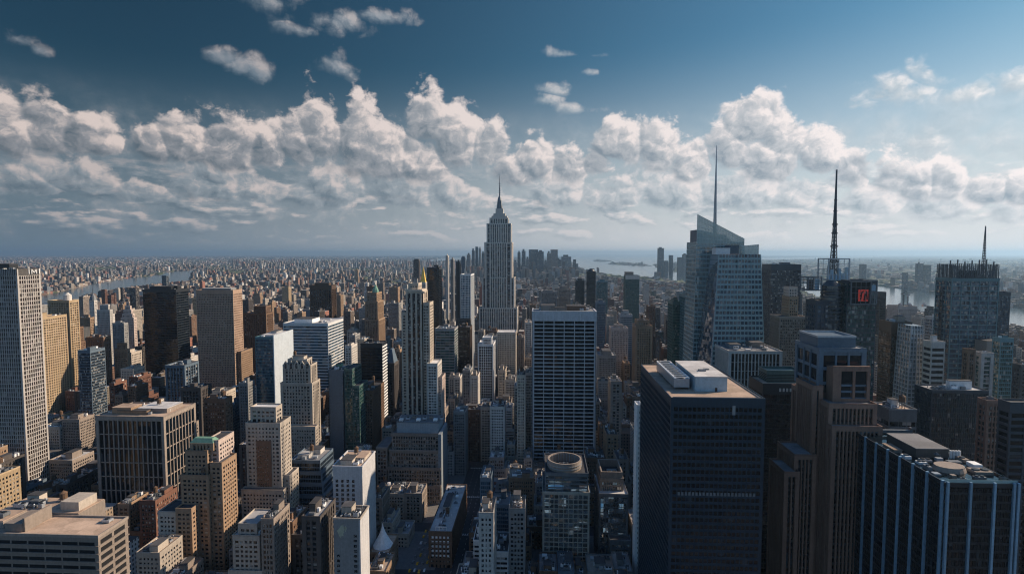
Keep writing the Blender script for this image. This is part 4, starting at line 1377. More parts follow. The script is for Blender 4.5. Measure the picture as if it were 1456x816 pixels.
# plant on the roof
zr_ = z - 2.6
B.bulkhead(x0 + 9, x0 + 25, y0 + 34, y0 + 58, zr_, 5.5, 'dark stone', 'grey roof', 'penthouse')
B.bulkhead(x0 + 2, x0 + 6, y0 + 40, y0 + 50, zr_, 2.5, 'warm concrete', 'tan roof')
m = MB(); m.cyl(x0 + 14, y0 + 18, zr_, zr_ + 3, 6.0, 5.0, 18, 1.3); m.cyl(x0 + 14, y0 + 18, zr_ + 3, zr_ + 3.4, 5.0, 5.0, 18, 1.3)
B.child('water_tank', 'warm concrete', m)
B.cooler(x0 + 22, y0 + 12, zr_, 8, 6, 2.5, 'warm concrete', 2)
for i, (dx, dy, w, d, h) in enumerate([(2, 10, 3, 3, 2), (3, 16, 2, 4, 3), (4, 24, 4, 3, 2.2), (7, 6, 2, 2, 3), (11, 5, 1.6, 1.6, 2), (18, 7, 5, 2, 2), (27, 20, 4, 5, 3), (28, 28, 3, 6, 2.5), (8, 28, 5, 3, 2),
                                       (20, 26, 6, 3, 2), (2, 31, 3, 4, 2.6), (29, 6, 2, 2, 2.5), (16, 29, 3, 2, 2.6), (26, 38, 4, 8, 2)]):
    B.cooler(x0 + dx, y0 + dy, zr_, w, d, h, ('light metal', 'grey steel', 'white paint', 'warm concrete')[i % 4], i % 3)
for i in range(9):
    B.duct((x0 + 3 + i * 3, y0 + 8 + (i * 7) % 20, zr_ + 0.8), (x0 + 9 + i * 2.4, y0 + 12 + (i * 11) % 26, zr_ + 0.8), 0.3, ('light metal', 'grey steel')[i % 2])
m = MB()
for q in range(4):
    m.cyl(x0 + 26 + q * 1.4, y0 + 34, zr_, zr_ + 5, 0.6, 0.6, 10)
B.child('exhaust_stack', 'white paint', m)
m = MB(); m.bar((x0 + 2, y1 - 2, z + 0.6), (x1 - 2, y1 - 2, z + 0.6), 0.9); m.box(x0 + 1, y1 - 3, zr_, x0 + 2, y1 - 1, z); m.box(x1 - 3, y1 - 3, zr_, x1 - 2, y1 - 1, z + 3)
B.child('window_washing_rig', 'grey steel', m)
m = MB(); m.bar((x0 + 19, y0 + 31, zr_), (x0 + 19, y0 + 31, zr_ + 4), 0.1); m.prism([(x0 + 16, y0 + 30, zr_ + 3.9), (x0 + 18, y0 + 30, zr_ + 3.9), (x0 + 18, y0 + 32, zr_ + 3.9), (x0 + 16, y0 + 32, zr_ + 3.9)], [(x0 + 16.8, y0 + 30.8, zr_ + 5), (x0 + 17.2, y0 + 30.8, zr_ + 5), (x0 + 17.2, y0 + 31.2, zr_ + 5), (x0 + 16.8, y0 + 31.2, zr_ + 5)])
B.child('roof_mast', 'mast steel', m)
B.finish()
B = H('office_tower', 'dark striped tower cut off by the right edge, beyond the finned block', 'striped tower at the frame edge', 1437, 1520, 574, 330, pb=1422, vis=690,
      sty='bands', wall='slate dark', glass='black glass', bay=8, pw=1.0, fl=4, sh=1.5, po=0.5, top=4, roof='tar roof')
B.clutter(B.x0 + 2, B.x1 - 2, B.y0 + 2, B.y1 - 2, B.z, 5, 51, 'dark stone', False)
B.finish()
B = H('office_tower', 'dark glass building with deep horizontal shadow lines low at the right edge', 'low dark block at right edge', 1462, 1560, 640, 262, dep=60, vis=816, sty='bands', wall='dark stone', glass='black glass')
B.finish()

# --- dark glass wide block, reddish slim tower, low cluttered block
B = H('office_block', 'wide dark blue glass block with pale thin mullions, behind the finned block', 'wide dark glass block', 1325, 1405, 556, 430, pb=1302, vis=615, cat='office block',
      sty='curtain', wall='slate dark', glass='blue glass dark', bay=1.6, pw=0.2, sh=0.5, po=0.3, top=1.2, roof='pale roof')
B.clutter(B.x0 + 3, B.x1 - 3, B.y0 + 3, B.y1 - 3, B.z, 9, 52, 'white panel', False)
B.finish()
B = H('office_tower', 'slim reddish brown tower with white stripes down its right side', 'striped reddish tower', 1392, 1424, 571, 395, dep=24, vis=650,
      sty='ribs', wall='red granite', glass='dark glass', bay=2.4, pw=0.8, top=2)
m = MB()
for i in range(5):
    m.box(B.x0 + 9 + i * 1.3, B.y0 - 0.9, 0, B.x0 + 9.4 + i * 1.3, B.y0 - 0.5, B.z)
B.child('white_stripe', 'white panel', m)
B.clutter(B.x0 + 1, B.x1 - 1, B.y0 + 1, B.y1 - 1, B.z, 3, 53, 'white panel', False)
B.finish()
B = H('office_block', 'low flat grey block with a bright cluttered roof, right of the brown granite tower', 'cluttered flat block', 1243, 1303, 583, 400, dep=40, vis=612, cat='office block',
      sty='bands', wall='grey steel', glass='dark glass', top=6, sh=2.2, fl=5.5, roof='tan roof')
B.clutter(B.x0 + 2, B.x1 - 2, B.y0 + 2, B.y1 - 2, B.z, 14, 54, 'white panel', True)
B.finish()
B = H('office_tower', 'dark tower with golden reflections, left of the white slanted glass', 'gold-reflecting dark tower', 1251, 1297, 459, 600, dep=34, vis=560,
      sty='curtain', wall='bronze', glass='bronze glass', bay=1.8, pw=0.15, sh=0.7, top=10, roof='tan roof')
B.clutter(B.x0 + 2, B.x1 - 2, B.y0 + 2, B.y1 - 2, B.z, 6, 55, 'warm concrete', False)
B.finish()
# slanted white-framed glass
xa, xb, xc_, xd = xat(1290, 560, 575), xat(1312, 560, 575), xat(1298, 460, 575), xat(1314, 460, 575)
B = Bld('glass_tower', 'narrow leaning glass tower with white crossbars beside the gold-reflecting tower', 'glass tower', xa, xb, 575, 600, 'leaning white-barred glass tower', 555, pxr=(1290, 1315), top=460)
zz, zg = zat(460, 575), zat(560, 575)
p0, p1 = quad(xa, xb, 575, 597), quad(xc_, xd, 577, 597)
loft(B, [down(p, q, zg, zz) for p, q in zip(p0, p1)], p1, 0, zz, 44, 'mirror glass', 'light metal', nb=5, out=0.35, sh=1.0, mull=0.35)
B.finish()
B = H('office_building', 'pale grey building with dark slot windows below the leaning glass tower', 'pale slotted building', 1314, 1343, 487, 560, dep=30, vis=548, cat='office building',
      sty='bands', wall='pale stone', glass='black glass', fl=5.5, sh=2.6, bay=9, pw=1.2, po=0.4, top=3, roof='grey roof')
B.clutter(B.x0 + 2, B.x1 - 2, B.y0 + 2, B.y1 - 2, B.z, 6, 56, 'white panel', False)
B.finish()
B = H('office_tower', 'blue-grey glass block with a bright corner, above the pale slotted building', 'blue-grey glass block', 1316, 1343, 452, 700, dep=30, vis=487,
      sty='curtain', wall='light metal', glass='blue glass', top=1.5, roof='grey roof')
B.clutter(B.x0 + 2, B.x1 - 2, B.y0 + 2, B.y1 - 2, B.z, 3, 57, 'white panel', False)
B.finish()
for pl, pr, py, Y, sty, wall, glass, vis, lab, hd in [
    (1370, 1386, 498, 500, 'ribs', 'brown brick', 'dark glass', 550, 'slim dark brown slab low in front of the lattice-crowned tower', 'slim brown slab'),
    (1387, 1411, 503, 505, 'ribs wide', 'pale stone', 'green glass', 552, 'pale building of rounded vertical columns right of the slim brown slab', 'pale columned building'),
    (1412, 1441, 482, 530, 'curtain', 'teal panel', 'green glass', 552, 'teal glass box at the foot of the lattice-crowned tower', 'teal glass box'),
    (1441, 1470, 520, 480, 'masonry', 'dark stone', 'dark glass', 572, 'dark stone block at the right edge above the striped tower', 'dark stone edge block'),
]:
    B = H('office_building', lab, hd, pl, pr, py, Y, dep=24, vis=vis, cat='office building', sty=sty, wall=wall, glass=glass, top=2, roof='grey roof')
    B.clutter(B.x0 + 1, B.x1 - 1, B.y0 + 1, B.y1 - 1, B.z, 4, pl, wall, False)
    B.finish()

# --- billboard tower with the big antenna
Y = 480
B = H('media_tower', 'dark glass tower with square sign frames, red screen and a tall lattice antenna', 'antenna tower', 1186, 1243, 470, Y, dep=42, vis=475, cat='skyscraper')
x0, x1, y0, y1 = B.x0, B.x1, B.y0, B.y1
X = lambda px, py=430, yy=Y: xat(px, py, yy)
Z = lambda py, yy=Y: zat(py, yy)
B.tier(X(1166), X(1186), y0 + 6, y1, 0, Z(428), sty='grid', wall='slate dark', glass='blue glass', top=2, roof='grey roof')
B.tier(X(1206), X(1248), y0 + 2, y1, 0, Z(399), sty='curtain', wall='slate dark', glass='green glass', top=1, roof='grey roof')
# drum corner
cxd = X(1192)
G = B.p('drum_glazing', 'blue glass dark'); B.size[('drum_glazing', 'blue glass dark')] = (1.6, 4)
rd = (X(1206) - X(1178)) / 2
G.cyl(cxd, y0 + 12, 0, Z(406), rd, rd, 28)
D = B.p('drum_band', 'slate dark')
for i in range(24):
    zq = Z(412) - i * 3.2
    D.cyl(cxd, y0 + 12, zq, zq + (1.3 if i < 9 else 0.6), rd + 0.25, rd + 0.25, 28)
D.cyl(cxd, y0 + 12, Z(406), Z(398), rd * 0.98, rd * 0.35, 28)
# square sign frames
def signframe(xa, xb, zb, zt, yy, dep, name='sign_frame', mat='light metal'):
    m = MB(); r = 0.45
    for yq in (yy, yy + dep):
        for p, q in (((xa, yq, zb), (xb, yq, zb)), ((xa, yq, zt), (xb, yq, zt)), ((xa, yq, zb), (xa, yq, zt)), ((xb, yq, zb), (xb, yq, zt))):
            m.bar(p, q, r)
        for f in (0.25, 0.5, 0.75):
            m.bar((xa, yq, zb + (zt - zb) * f), (xb, yq, zb + (zt - zb) * f), 0.16)
            m.bar((xa + (xb - xa) * f, yq, zb), (xa + (xb - xa) * f, yq, zt), 0.16)
    for xq in (xa, xb):
        for zq in (zb, zt):
            m.bar((xq, yy, zq), (xq, yy + dep, zq), r)
    return B.child(name, mat, m)
signframe(X(1208), X(1236), Z(430), Z(399), y0 - 1.5, 4, mat='grey steel')
p_ = MB(); p_.box(X(1209), y0 - 0.8, Z(429), X(1235), y0 - 0.5, Z(400)); B.child('sign_backing', 'louvre black', p_)
s = MB(); s.box(X(1219), y0 - 1.2, Z(426), X(1233), y0 - 0.85, Z(410)); o = B.child('red_screen', 'red screen', s)
s = MB()
for a_, b_, c_, d_2 in ((1222, 424, 1223.5, 414), (1223.5, 414, 1226, 412), (1227, 425, 1228, 416), (1228, 416, 1231, 419), (1230, 412, 1231.5, 424), (1221, 418, 1223, 419)):
    s.bar((X(a_), y0 - 1.3, Z(b_)), (X(c_), y0 - 1.3, Z(d_2)), 0.42)
s.build('screen_figure', 'louvre black', o, B.o)
signframe(X(1153), X(1172), Z(412), Z(394), y0 + 6, 14, mat='grey steel')
p_ = MB(); p_.box(X(1164), y0 + 8, Z(411), X(1171), y0 + 8.3, Z(396)); B.child('sign_panel', 'blue metal', p_)
p_ = MB(); p_.box(X(1154), y0 + 9, Z(411), X(1163), y0 + 9.3, Z(397)); B.child('sign_panel', 'dark stone', p_)
signframe(X(1236), X(1248), Z(430), Z(398), y0 + 2, 8, mat='grey steel')
p_ = MB(); p_.box(X(1238), y0 + 1.6, Z(412), X(1246), y0 + 1.9, Z(404)); B.child('sign_panel', 'blue metal', p_)
# roof cage and mast
zc0, zc1 = Z(398), Z(368)
xa, xb = X(1187), X(1217)
signframe(xa, xb, zc0, zc1, y0 + 12, 18, name='roof_cage')
m = MB()
for i in range(6):
    m.box(xa + 1 + i * 3, y0 + 14, zc0, xa + 2.6 + i * 3, y0 + 17, zc0 + 4 + (i * 5) % 9)
B.child('roof_plant', 'blue metal', m)
cx, cyy = X(1201), y0 + 20
m = MB()
za_, zb_ = Z(398), Z(240)
NS = 30
def wd(f): return 2.3 * (1 - f) ** 1.7 + 0.22
for i in range(NS):
    f0, f1 = i / NS, (i + 1) / NS
    w0, w1 = wd(f0), wd(f1)
    C0 = [(cx + sx * w0, cyy + sy * w0, za_ + (zb_ - za_) * f0) for sx, sy in ((1, 1), (-1, 1), (-1, -1), (1, -1))]
    C1 = [(cx + sx * w1, cyy + sy * w1, za_ + (zb_ - za_) * f1) for sx, sy in ((1, 1), (-1, 1), (-1, -1), (1, -1))]
    for q in range(4):
        m.bar(C0[q], C1[q], 0.26); m.bar(C0[q], C1[(q + 1) % 4], 0.16); m.bar(C0[q], C0[(q + 1) % 4], 0.16)
m.bar((cx, cyy, za_), (cx, cyy, zb_), 0.6, 0.14)
for f, w in ((0.08, 5), (0.16, 4.4), (0.3, 3.2), (0.42, 2.6), (0.5, 2.4), (0.62, 1.6), (0.72, 1.2)):
    zz = za_ + (zb_ - za_) * f
    m.box(cx - w, cyy - 0.3, zz, cx + w, cyy + 0.3, zz + 1.1); m.box(cx - 0.3, cyy - w, zz + 1.4, cx + 0.3, cyy + w, zz + 2.3)
B.child('antenna', 'mast steel', m)
B.finish()

B = H('office_tower', 'dark tower with a blank grey cap behind the antenna tower', 'dark tower behind antenna', 1246, 1260, 416, 900, dep=30, vis=452, sty='curtain', wall='dark metal', glass='black glass', top=8)
B.finish()

# --- tower with latticed crown and second antenna
Y = 620
B = H('glass_skyscraper', 'dark teal glass tower with a latticed steel crown and thin antenna near the right edge', 'lattice-crowned tower', 1354, 1420, 397, Y, dep=24, keep=True, vis=505,
      sty='bands', wall='teal frame', glass='blue glass', fl=5.2, sh=1.1, bay=9, pw=0.6, po=0.5, so=0.4, top=1.5, roof='grey roof', lip=0.2)
x0, x1, y0, y1 = B.x0, B.x1, B.y0, B.y1
B.tier(xat(1342, 408, Y + 12), x0 - 0.7, y0 + 12, y1 - 8, 0, zat(408, Y + 12), sty='curtain', wall='slate dark', glass='bronze glass', top=3)
B.tier(x1 + 0.7, xat(1437, 415, Y + 10), y0 + 10, y1 - 6, 0, zat(414, Y + 10), sty='curtain', wall='slate dark', glass='blue glass', top=2)
m = MB()
z0_, z1_ = B.z + 1.1, zat(374, Y)
rr = random.Random(5)
nx_ = 22
for yy in (y0 + 0.5, y1 - 0.5):
    for i in range(nx_ + 1):
        xx = x0 + i * (x1 - x0) / nx_
        m.bar((xx, yy, z0_), (xx, yy, z1_ - rr.random() * 3), 0.28)
    for j in range(7):
        zz = z0_ + (z1_ - z0_) * (j + 0.5) / 7
        m.bar((x0, yy, zz), (x1, yy, zz), 0.16)
    for i in range(30):
        xa_ = x0 + rr.random() * (x1 - x0 - 5); za2 = z0_ + rr.random() * (z1_ - z0_ - 5)
        m.bar((xa_, yy, za2), (xa_ + 4, yy, za2 + 4.5), 0.2)
for xx in (x0 + 0.5, x1 - 0.5):
    for i in range(13):
        yy = y0 + i * (y1 - y0) / 12
        m.bar((xx, yy, z0_), (xx, yy, z1_ - 1), 0.25)
    for j in range(7):
        zz = z0_ + (z1_ - z0_) * (j + 0.5) / 7
        m.bar((xx, y0, zz), (xx, y1, zz), 0.16)
for i in range(7):
    xx = x0 + 3 + i * 7.5
    m.bar((xx, y0 + 8, z0_), (xx, y0 + 8, z1_ + rr.random() * 5), 0.45)
B.child('lattice_crown', 'mast steel', m)
B.bulkhead(x0 + 14, x0 + 34, y0 + 12, y1 - 12, B.z, 9, 'slate dark', part='plant_room')
cx, cyy = xat(1399, 370, Y + 20), y0 + 20
m = MB(); za_, zb_ = B.z, zat(323, Y + 20)
NS = 20
for i in range(NS):
    f0, f1 = i / NS, (i + 1) / NS
    w0, w1 = 1.5 * (1 - f0) + .15, 1.5 * (1 - f1) + .15
    C0 = [(cx + sx * w0, cyy + sy * w0, za_ + (zb_ - za_) * f0) for sx, sy in ((1, 1), (-1, 1), (-1, -1), (1, -1))]
    C1 = [(cx + sx * w1, cyy + sy * w1, za_ + (zb_ - za_) * f1) for sx, sy in ((1, 1), (-1, 1), (-1, -1), (1, -1))]
    for q in range(4):
        m.bar(C0[q], C1[q], 0.2); m.bar(C0[q], C1[(q + 1) % 4], 0.13)
m.bar((cx, cyy, za_), (cx, cyy, zb_), 0.35, 0.12)
B.child('antenna', 'mast steel', m)
B.bulkhead(xat(1402, 510, Y - 18), xat(1425, 510, Y - 18), y0 - 18, y0 - 2, 0, zat(480, Y - 18), 'warm concrete', part='annex')
B.finish()

# --- riverside blocks right
B = H('riverside_building', 'pinkish brown riverside building with small corner turrets', 'pinkish riverside building', 1262, 1304, 436, 1400, dep=50, vis=455, cat='building', sty='masonry', wall='pale pink stone', top=5)
for dx in (4, 26, 60):
    m = MB(); m.box(B.x0 + dx, B.y0 + 2, B.z, B.x0 + dx + 7, B.y0 + 9, B.z + 5); m.prism([(B.x0 + dx, B.y0 + 2, B.z + 5), (B.x0 + dx + 7, B.y0 + 2, B.z + 5), (B.x0 + dx + 7, B.y0 + 9, B.z + 5), (B.x0 + dx, B.y0 + 9, B.z + 5)],
        [(B.x0 + dx + 3, B.y0 + 5, B.z + 9), (B.x0 + dx + 4, B.y0 + 5, B.z + 9), (B.x0 + dx + 4, B.y0 + 6, B.z + 9), (B.x0 + dx + 3, B.y0 + 6, B.z + 9)])
    B.child('turret', 'pale pink stone', m)
B.finish()
B = H('riverside_building', 'small dark riverside block under a construction crane', 'dark riverside block', 1315, 1331, 440, 1350, dep=40, vis=452, cat='building', sty='curtain', wall='dark stone', glass='dark glass')
B.bulkhead(B.x0 + 14, B.x1 - 1, B.y0 + 6, B.y0 + 30, B.z, 6, 'dark stone')
B.finish()


def crane(px, pyt, Y, jib, label, grp):
    p = at(px, pyt, Y)
    r = bpy.data.objects.new('tower_crane', None); COL.objects.link(r); r.location = (p.x, Y, 0)
    r['label'] = label; r['category'] = 'crane'; r['group'] = grp
    m = MB(); n_ = 40
    for i in range(n_):
        za2, zb2 = p.z * i / n_, p.z * (i + 1) / n_
        for sx, sy in ((1, 1), (-1, 1), (-1, -1), (1, -1)):
            m.bar((sx, sy, za2), (sx, sy, zb2), 0.3)
        m.bar((-1, -1, za2), (1, -1, zb2), 0.2); m.bar((1, -1, za2), (1, 1, zb2), 0.2)
    m.build('mast', 'mast steel', r)
    m = MB(); m.bar((0, 0, p.z - 2), (jib[0], 0, p.z - 2 + jib[1]), 0.7); m.bar((0, 0, p.z - 2), (-jib[0] * .3, 0, p.z - 2), 0.8); m.bar((0, 0, p.z + 5), (jib[0] * .6, 0, p.z - 2 + jib[1] * .6), 0.2); m.bar((0, 0, p.z - 2), (0, 0, p.z + 5), 0.4)
    m.build('jib', 'mast steel', r)
    m = MB(); m.box(-1.4, -1.6, p.z - 5, 1.4, 1.6, p.z - 2.4); m.build('cab', 'white paint', r)


crane(1285, 416, 1420, (22, 2), 'left one of two cranes standing over the pinkish riverside building', 'tower cranes near the river')
crane(1291, 418, 1440, (-18, 3), 'right one of two cranes standing over the pinkish riverside building', 'tower cranes near the river')
crane(1332, 418, 1380, (5, 30), 'lone tall crane with a steep jib beside the dark riverside block', 'tower cranes near the river')

# ------------------------------------------------------------------ lower left and centre foreground
# concrete parking-like block, bottom left: every opening is its own part
Y = 250
B = H('concrete_building', 'tan concrete block with rows of wide dark openings, lower left corner', 'tan concrete block', -60, 139, 757, Y, pb=184, vis=816, cat='building')
x0, x1, y0, y1, z = B.x0, B.x1, B.y0, B.y1, B.z
zg = 0
B.p('wall', 'warm concrete').box(x0, y0, 0, x1, y1, z - 0.8)
P = B.p('parapet', 'warm concrete')
for q in ((x0 - .3, y0 - .3, x1 + .3, y0 + .3), (x1 - .3, y0 + .3, x1 + .3, y1 + .3), (x0 - .3, y1 - .3, x1 - .3, y1 + .3)):
    P.box(q[0], q[1], z - 0.8, q[2], q[3], z + 0.6)
B.p('roof', 'tan roof').box(x0 + .3, y0 + .3, z - 0.8, x1 - .3, y1 - .3, z - 0.3)
S_ = B.p('sill', 'warm concrete')
fl = 3.9
fh = 1.55
f_open = None
n_ = 0
bw_ = 7.6
for k in range(8):
    za2 = z - 4.6 - k * fl
    S_.box(x0 - .2, y0 - 0.55, za2 - 0.45, x1 + .4, y0 - 0.02, za2)
    S_.box(x1 + 0.02, y0 - 0.0, za2 - 0.45, x1 + .55, y1 + .2, za2)
    for i in range(8):
        xa_ = x1 - 1.0 - (i + 1) * (bw_ + 0.9)
        if n_ >= 56: break
        w = MB(); w.box(xa_, y0 - 0.12, za2, xa_ + bw_, y0 - 0.003, za2 + fh); B.child('window', 'louvre black', w); n_ += 1
    for i in range(2):
        ya_ = y0 + 1.4 + i * (y1 - y0 - 2) / 2
        w = MB(); w.box(x1 + .003, ya_, za2 + 0.1, x1 + .12, ya_ + (y1 - y0) / 2 - 2.6, za2 + 2.2); B.child('window', 'louvre black', w)
# roof blocks
a, b = xat(56, 738, 262), xat(92, 732, 262)
B.p('wall', 'warm concrete').box(x0, y1 + .4, 0, a + 14, y1 + 18, z + 1.0)
B.p('roof', 'tan roof', 2).box(x0 + .3, y1 + .7, z + 1.0, a + 13.7, y1 + 17.7, z + 1.3)
m = MB(); m.box(a, y0 + 3, z - .3, a + 1.0, y1 - 1, z + 6.5); m.box(a - 9, y0 + 2.6, z - .3, a - 0.02, y1 - 2, z + 4)
B.child('stair_tower', 'warm concrete', m)
m = MB(); m.box(a + 2, y1 + 3, z + 1.3, a + 12, y1 + 15, z + 6); B.child('penthouse', 'limestone', m)
m = MB(); m.box(x0 + 2, y0 + 5, z - .3, a - 12, y1 - 1.5, z + 3.2); o = B.child('penthouse', 'warm concrete', m)
c = MB(); c.box(x0 + 2.4, y0 + 5.4, z + 3.2, a - 12.4, y1 - 1.9, z + 3.6); c.build('roof_cap', 'tan roof', o, B.o)
B.tank(a - 6, y1 + 14, z + 1.3, 1.8, 3, 1.6)
B.clutter(x0 + 2, a - 8, y1 + 2, y1 + 17, z + 1.3, 9, 77, 'limestone', False)
B.cooler(a - 20, y0 + 8, z + 3.6, 5, 4, 2.2, 'grey steel', 2)
B.cooler(x1 - 9, y0 + 20 if y1 - y0 > 24 else y1 - 6, z - .3, 4, 3, 1.6, 'light metal', 1)
B.finish()

# dark gridded building with stone frame
B = H('office_building', 'low wide building with dark windows framed in tan stone, sunlit right end', 'stone-framed dark building', 138, 232, 592, 480, pb=278, vis=672, cat='office building',
      sty='ribs wide', wall='warm concrete', glass='black glass', bay=4.6, pw=0.9, po=0.9, fl=13, sh=1.0, so=0.3, top=2.6, roof='tan roof')
x0, x1, y0, y1, z = B.x0, B.x1, B.y0, B.y1, B.z
B.bulkhead(x0 + 8, x0 + 26, y0 + 8, y0 + 22, z, 6, 'tan brick', 'tan roof')
B.bulkhead(x0 + 28, x1 - 6, y0 + 14, y1 - 8, z, 4, 'warm concrete', 'pale roof', 'penthouse')
B.clutter(x0 + 2, x1 - 2, y0 + 2, y1 - 2, z, 12, 61, 'tan brick', True)
B.finish()

# stepped tan brick with copper roof
Y = 400
B = H('setback_building', 'stepped tan brick tower with a green copper roof garden, lower left', 'stepped brick tower', 258, 317, 676, Y, dep=30, vis=790, cat='setback tower',
      sty='masonry', wall='tan brick', bay=2.9, fl=3.3, roof='tar roof')
x0, x1, y0, y1 = B.x0, B.x1, B.y0, B.y1
z1 = zat(650, Y + 3)
B.tier(x0 + 2, x1 - 2, y0 + 3, y1 - 2, B.z, z1, sty='masonry', wall='tan brick', bay=2.9, fl=3.3)
z2 = zat(637, Y + 6)
a, b = xat(272, 645, Y + 6), xat(303, 645, Y + 6)
B.tier(a, b, y0 + 6, y1 - 5, z1, z2, sty='piers', wall='tan brick', bay=2.4, top=0.8, para=0)
m = MB()
m.prism([(a - .6, y0 + 5.4, z2), (b + .6, y0 + 5.4, z2), (b + .6, y1 - 4.4, z2), (a - .6, y1 - 4.4, z2)], [(a + 1.5, y0 + 8, z2 + 3), (b - 1.5, y0 + 8, z2 + 3), (b - 1.5, y1 - 7, z2 + 3), (a + 1.5, y1 - 7, z2 + 3)])
B.child('copper_roof', 'copper patina', m)
B.tier(x1 + 0.5, x1 + 9, y0 + 3, y1 + 4, 0, zat(668, Y + 2), sty='masonry', wall='tan brick', bay=2.9)
B.tier(x1 - 6, x1 + 4, y0 + 8, y1 + 10, 0, zat(632, Y + 12), sty='masonry', wall='pale pink stone', bay=2.9)
B.tier(x0 + 1, x1 - 8, y0 - 9, y0 - .8, 0, zat(735, Y - 9), sty='masonry', wall='tan brick', bay=2.9)
B.tier(x0 - 14, x0 - .8, y0 - 7, y1 - 6, 0, zat(740, Y - 7), sty='masonry', wall='limestone', bay=2.9)
B.tank(x1 - 5, y0 + 2, B.z, 1.5, 2.8, 2)
B.finish()

# tall tan hotel-like tower
Y = 440
B = H('masonry_tower', 'tall tan masonry tower with arched top windows and boxy penthouse', 'tall tan masonry tower', 350, 398, 602, Y, pb=413, vis=742, cat='tower',
      sty='masonry', wall='limestone', bay=2.7, fl=3.3, pw=1.45, sh=1.7)
x0, x1, y0, y1 = B.x0, B.x1, B.y0, B.y1
a, b = xat(357, 590, Y + 5), xat(392, 590, Y + 5)
B.tier(a, b, y0 + 5, y1 - 3, B.z, zat(585, Y + 5), sty='masonry', wall='limestone', bay=4, top=1, roof='pale roof')
m = MB(); m.box(x0 + 8.5, y0 - 0.85, 0, x1 - 7.5, y0 - 0.3, B.z - 14); B.child('brick_panel', 'brown brick', m)
m = MB()
rngw = random.Random(3)
for i in range(int((x1 - x0 - 17) / 1.9)):
    for k in range(int((B.z - 20) / 3.3)):
        m.box(x0 + 9.6 + i * 1.9, y0 - 0.9, 4 + k * 3.3, x0 + 10.5 + i * 1.9, y0 - 0.86, 5.9 + k * 3.3)
o = B.child('window_group', 'dark glass', m); o['kind'] = 'stuff'
B.tier(x0 - 2, x1 + 4, y0 - 6, y0 - 0.9, 0, zat(705, Y - 6), sty='masonry', wall='limestone', bay=2.7)
B.tier(x1 + 0.6, x1 + 5, y0 + 4, y1 + 2, 0, zat(686, Y), sty='masonry', wall='limestone', bay=2.7)
B.finish()

# dark stepped glass
Y = 470
B = H('office_building', 'blue-black ziggurat office building with thin terraces, right of the tan masonry tower', 'blue-black ziggurat', 413, 455, 655, Y, pb=474, vis=738, cat='office building',
      sty='curtain', wall='slate blue', glass='black glass', bay=1.5, top=1.2, roof='grey roof')
x0, x1, y0, y1 = B.x0, B.x1, B.y0, B.y1
for i in range(1, 4):
    zz = B.z - 9.5 * i
    B.tier(x0 - 0.6 + 0.2 * i, x1 + 1.6 * i, y0 - 1.9 * i, y0 - 1.9 * (i - 1) - 0.5, 0, zz, sty='curtain', wall='slate blue', glass='black glass', bay=1.5, top=1.2, roof='pale roof')
    B.tier(x1 + 1.6 * (i - 1) + 0.5, x1 + 1.6 * i, y0 - 1.9 * (i - 1) + 0.2, y1 - 3, 0, zz, sty='curtain', wall='slate blue', glass='black glass', bay=1.5, top=1.2, roof='pale roof')
B.bulkhead(x0 + 4, x0 + 14, y0 + 6, y0 + 16, B.z, 3, 'pale stone', 'pale roof')
B.clutter(x0 + 1, x1 - 1, y0 + 1, y1 - 1, B.z, 5, 62, 'pale stone', True)
B.finish()

# white blocks
Y = 420
B = H('office_building', 'plain white-walled building with blank sunlit side and sand coloured roof', 'blank white building', 473, 515, 664, Y, pb=534, vis=722, cat='building')
x0, x1, y0, y1, z = B.x0, B.x1, B.y0, B.y1, B.z
B.p('wall', 'white concrete').box(x0, y0, 0, x1, y1, z)
B.p('roof', 'tan roof').box(x0 + .5, y0 + .5, z, x1 - .5, y1 - .5, z + 0.3)
P = B.p('parapet', 'white concrete')
for q in ((x0 - .3, y0 - .3, x1 + .3, y0 + .5), (x0 - .3, y1 - .5, x1 + .3, y1 + .3), (x0 - .3, y0 + .5, x0 + .5, y1 - .5), (x1 - .5, y0 + .5, x1 + .3, y1 - .5)):
    P.box(q[0], q[1], z, q[2], q[3], z + 1.3)
nwin = 0
for i in range(4):
    for k in range(9):
        w = MB(); w.box(x0 + 2.2 + i * 4.3, y0 - .15, z - 12 - k * 3.6, x0 + 4.2 + i * 4.3, y0 - .003, z - 9.7 - k * 3.6); B.child('window', 'dark glass', w)
B.bulkhead(x1 - 9, x1 - 2, y0 + 12, y1 - 6, z + .3, 3, 'limestone', 'tan roof')
B.clutter(x0 + 1, x1 - 1, y0 + 1, y1 - 1, z + .3, 6, 63, 'limestone', True)
B.finish()
Y = 360
B = H('office_building', 'white building with a pale painted mural patch on its blue-grey front', 'mural building', 474, 512, 738, Y, pb=525, vis=816, cat='building')
x0, x1, y0, y1, z = B.x0, B.x1, B.y0, B.y1, B.z
B.p('wall', 'grey concrete').box(x0, y0, 0, x1 - 1, y1, z)
B.p('side_wall', 'white concrete').box(x1 - 1, y0 + .02, 0, x1, y1, z)
B.p('roof', 'tar roof').box(x0 + .5, y0 + .5, z, x1 - .5, y1 - .5, z + 0.3)
P = B.p('parapet', 'limestone')
for q in ((x0 - .3, y0 - .3, x1 + .3, y0 + .5), (x0 - .3, y1 - .5, x1 + .3, y1 + .3), (x0 - .3, y0 + .5, x0 + .5, y1 - .5), (x1 - .5, y0 + .5, x1 + .3, y1 - .5)):
    P.box(q[0], q[1], z, q[2], q[3], z + 1.2)
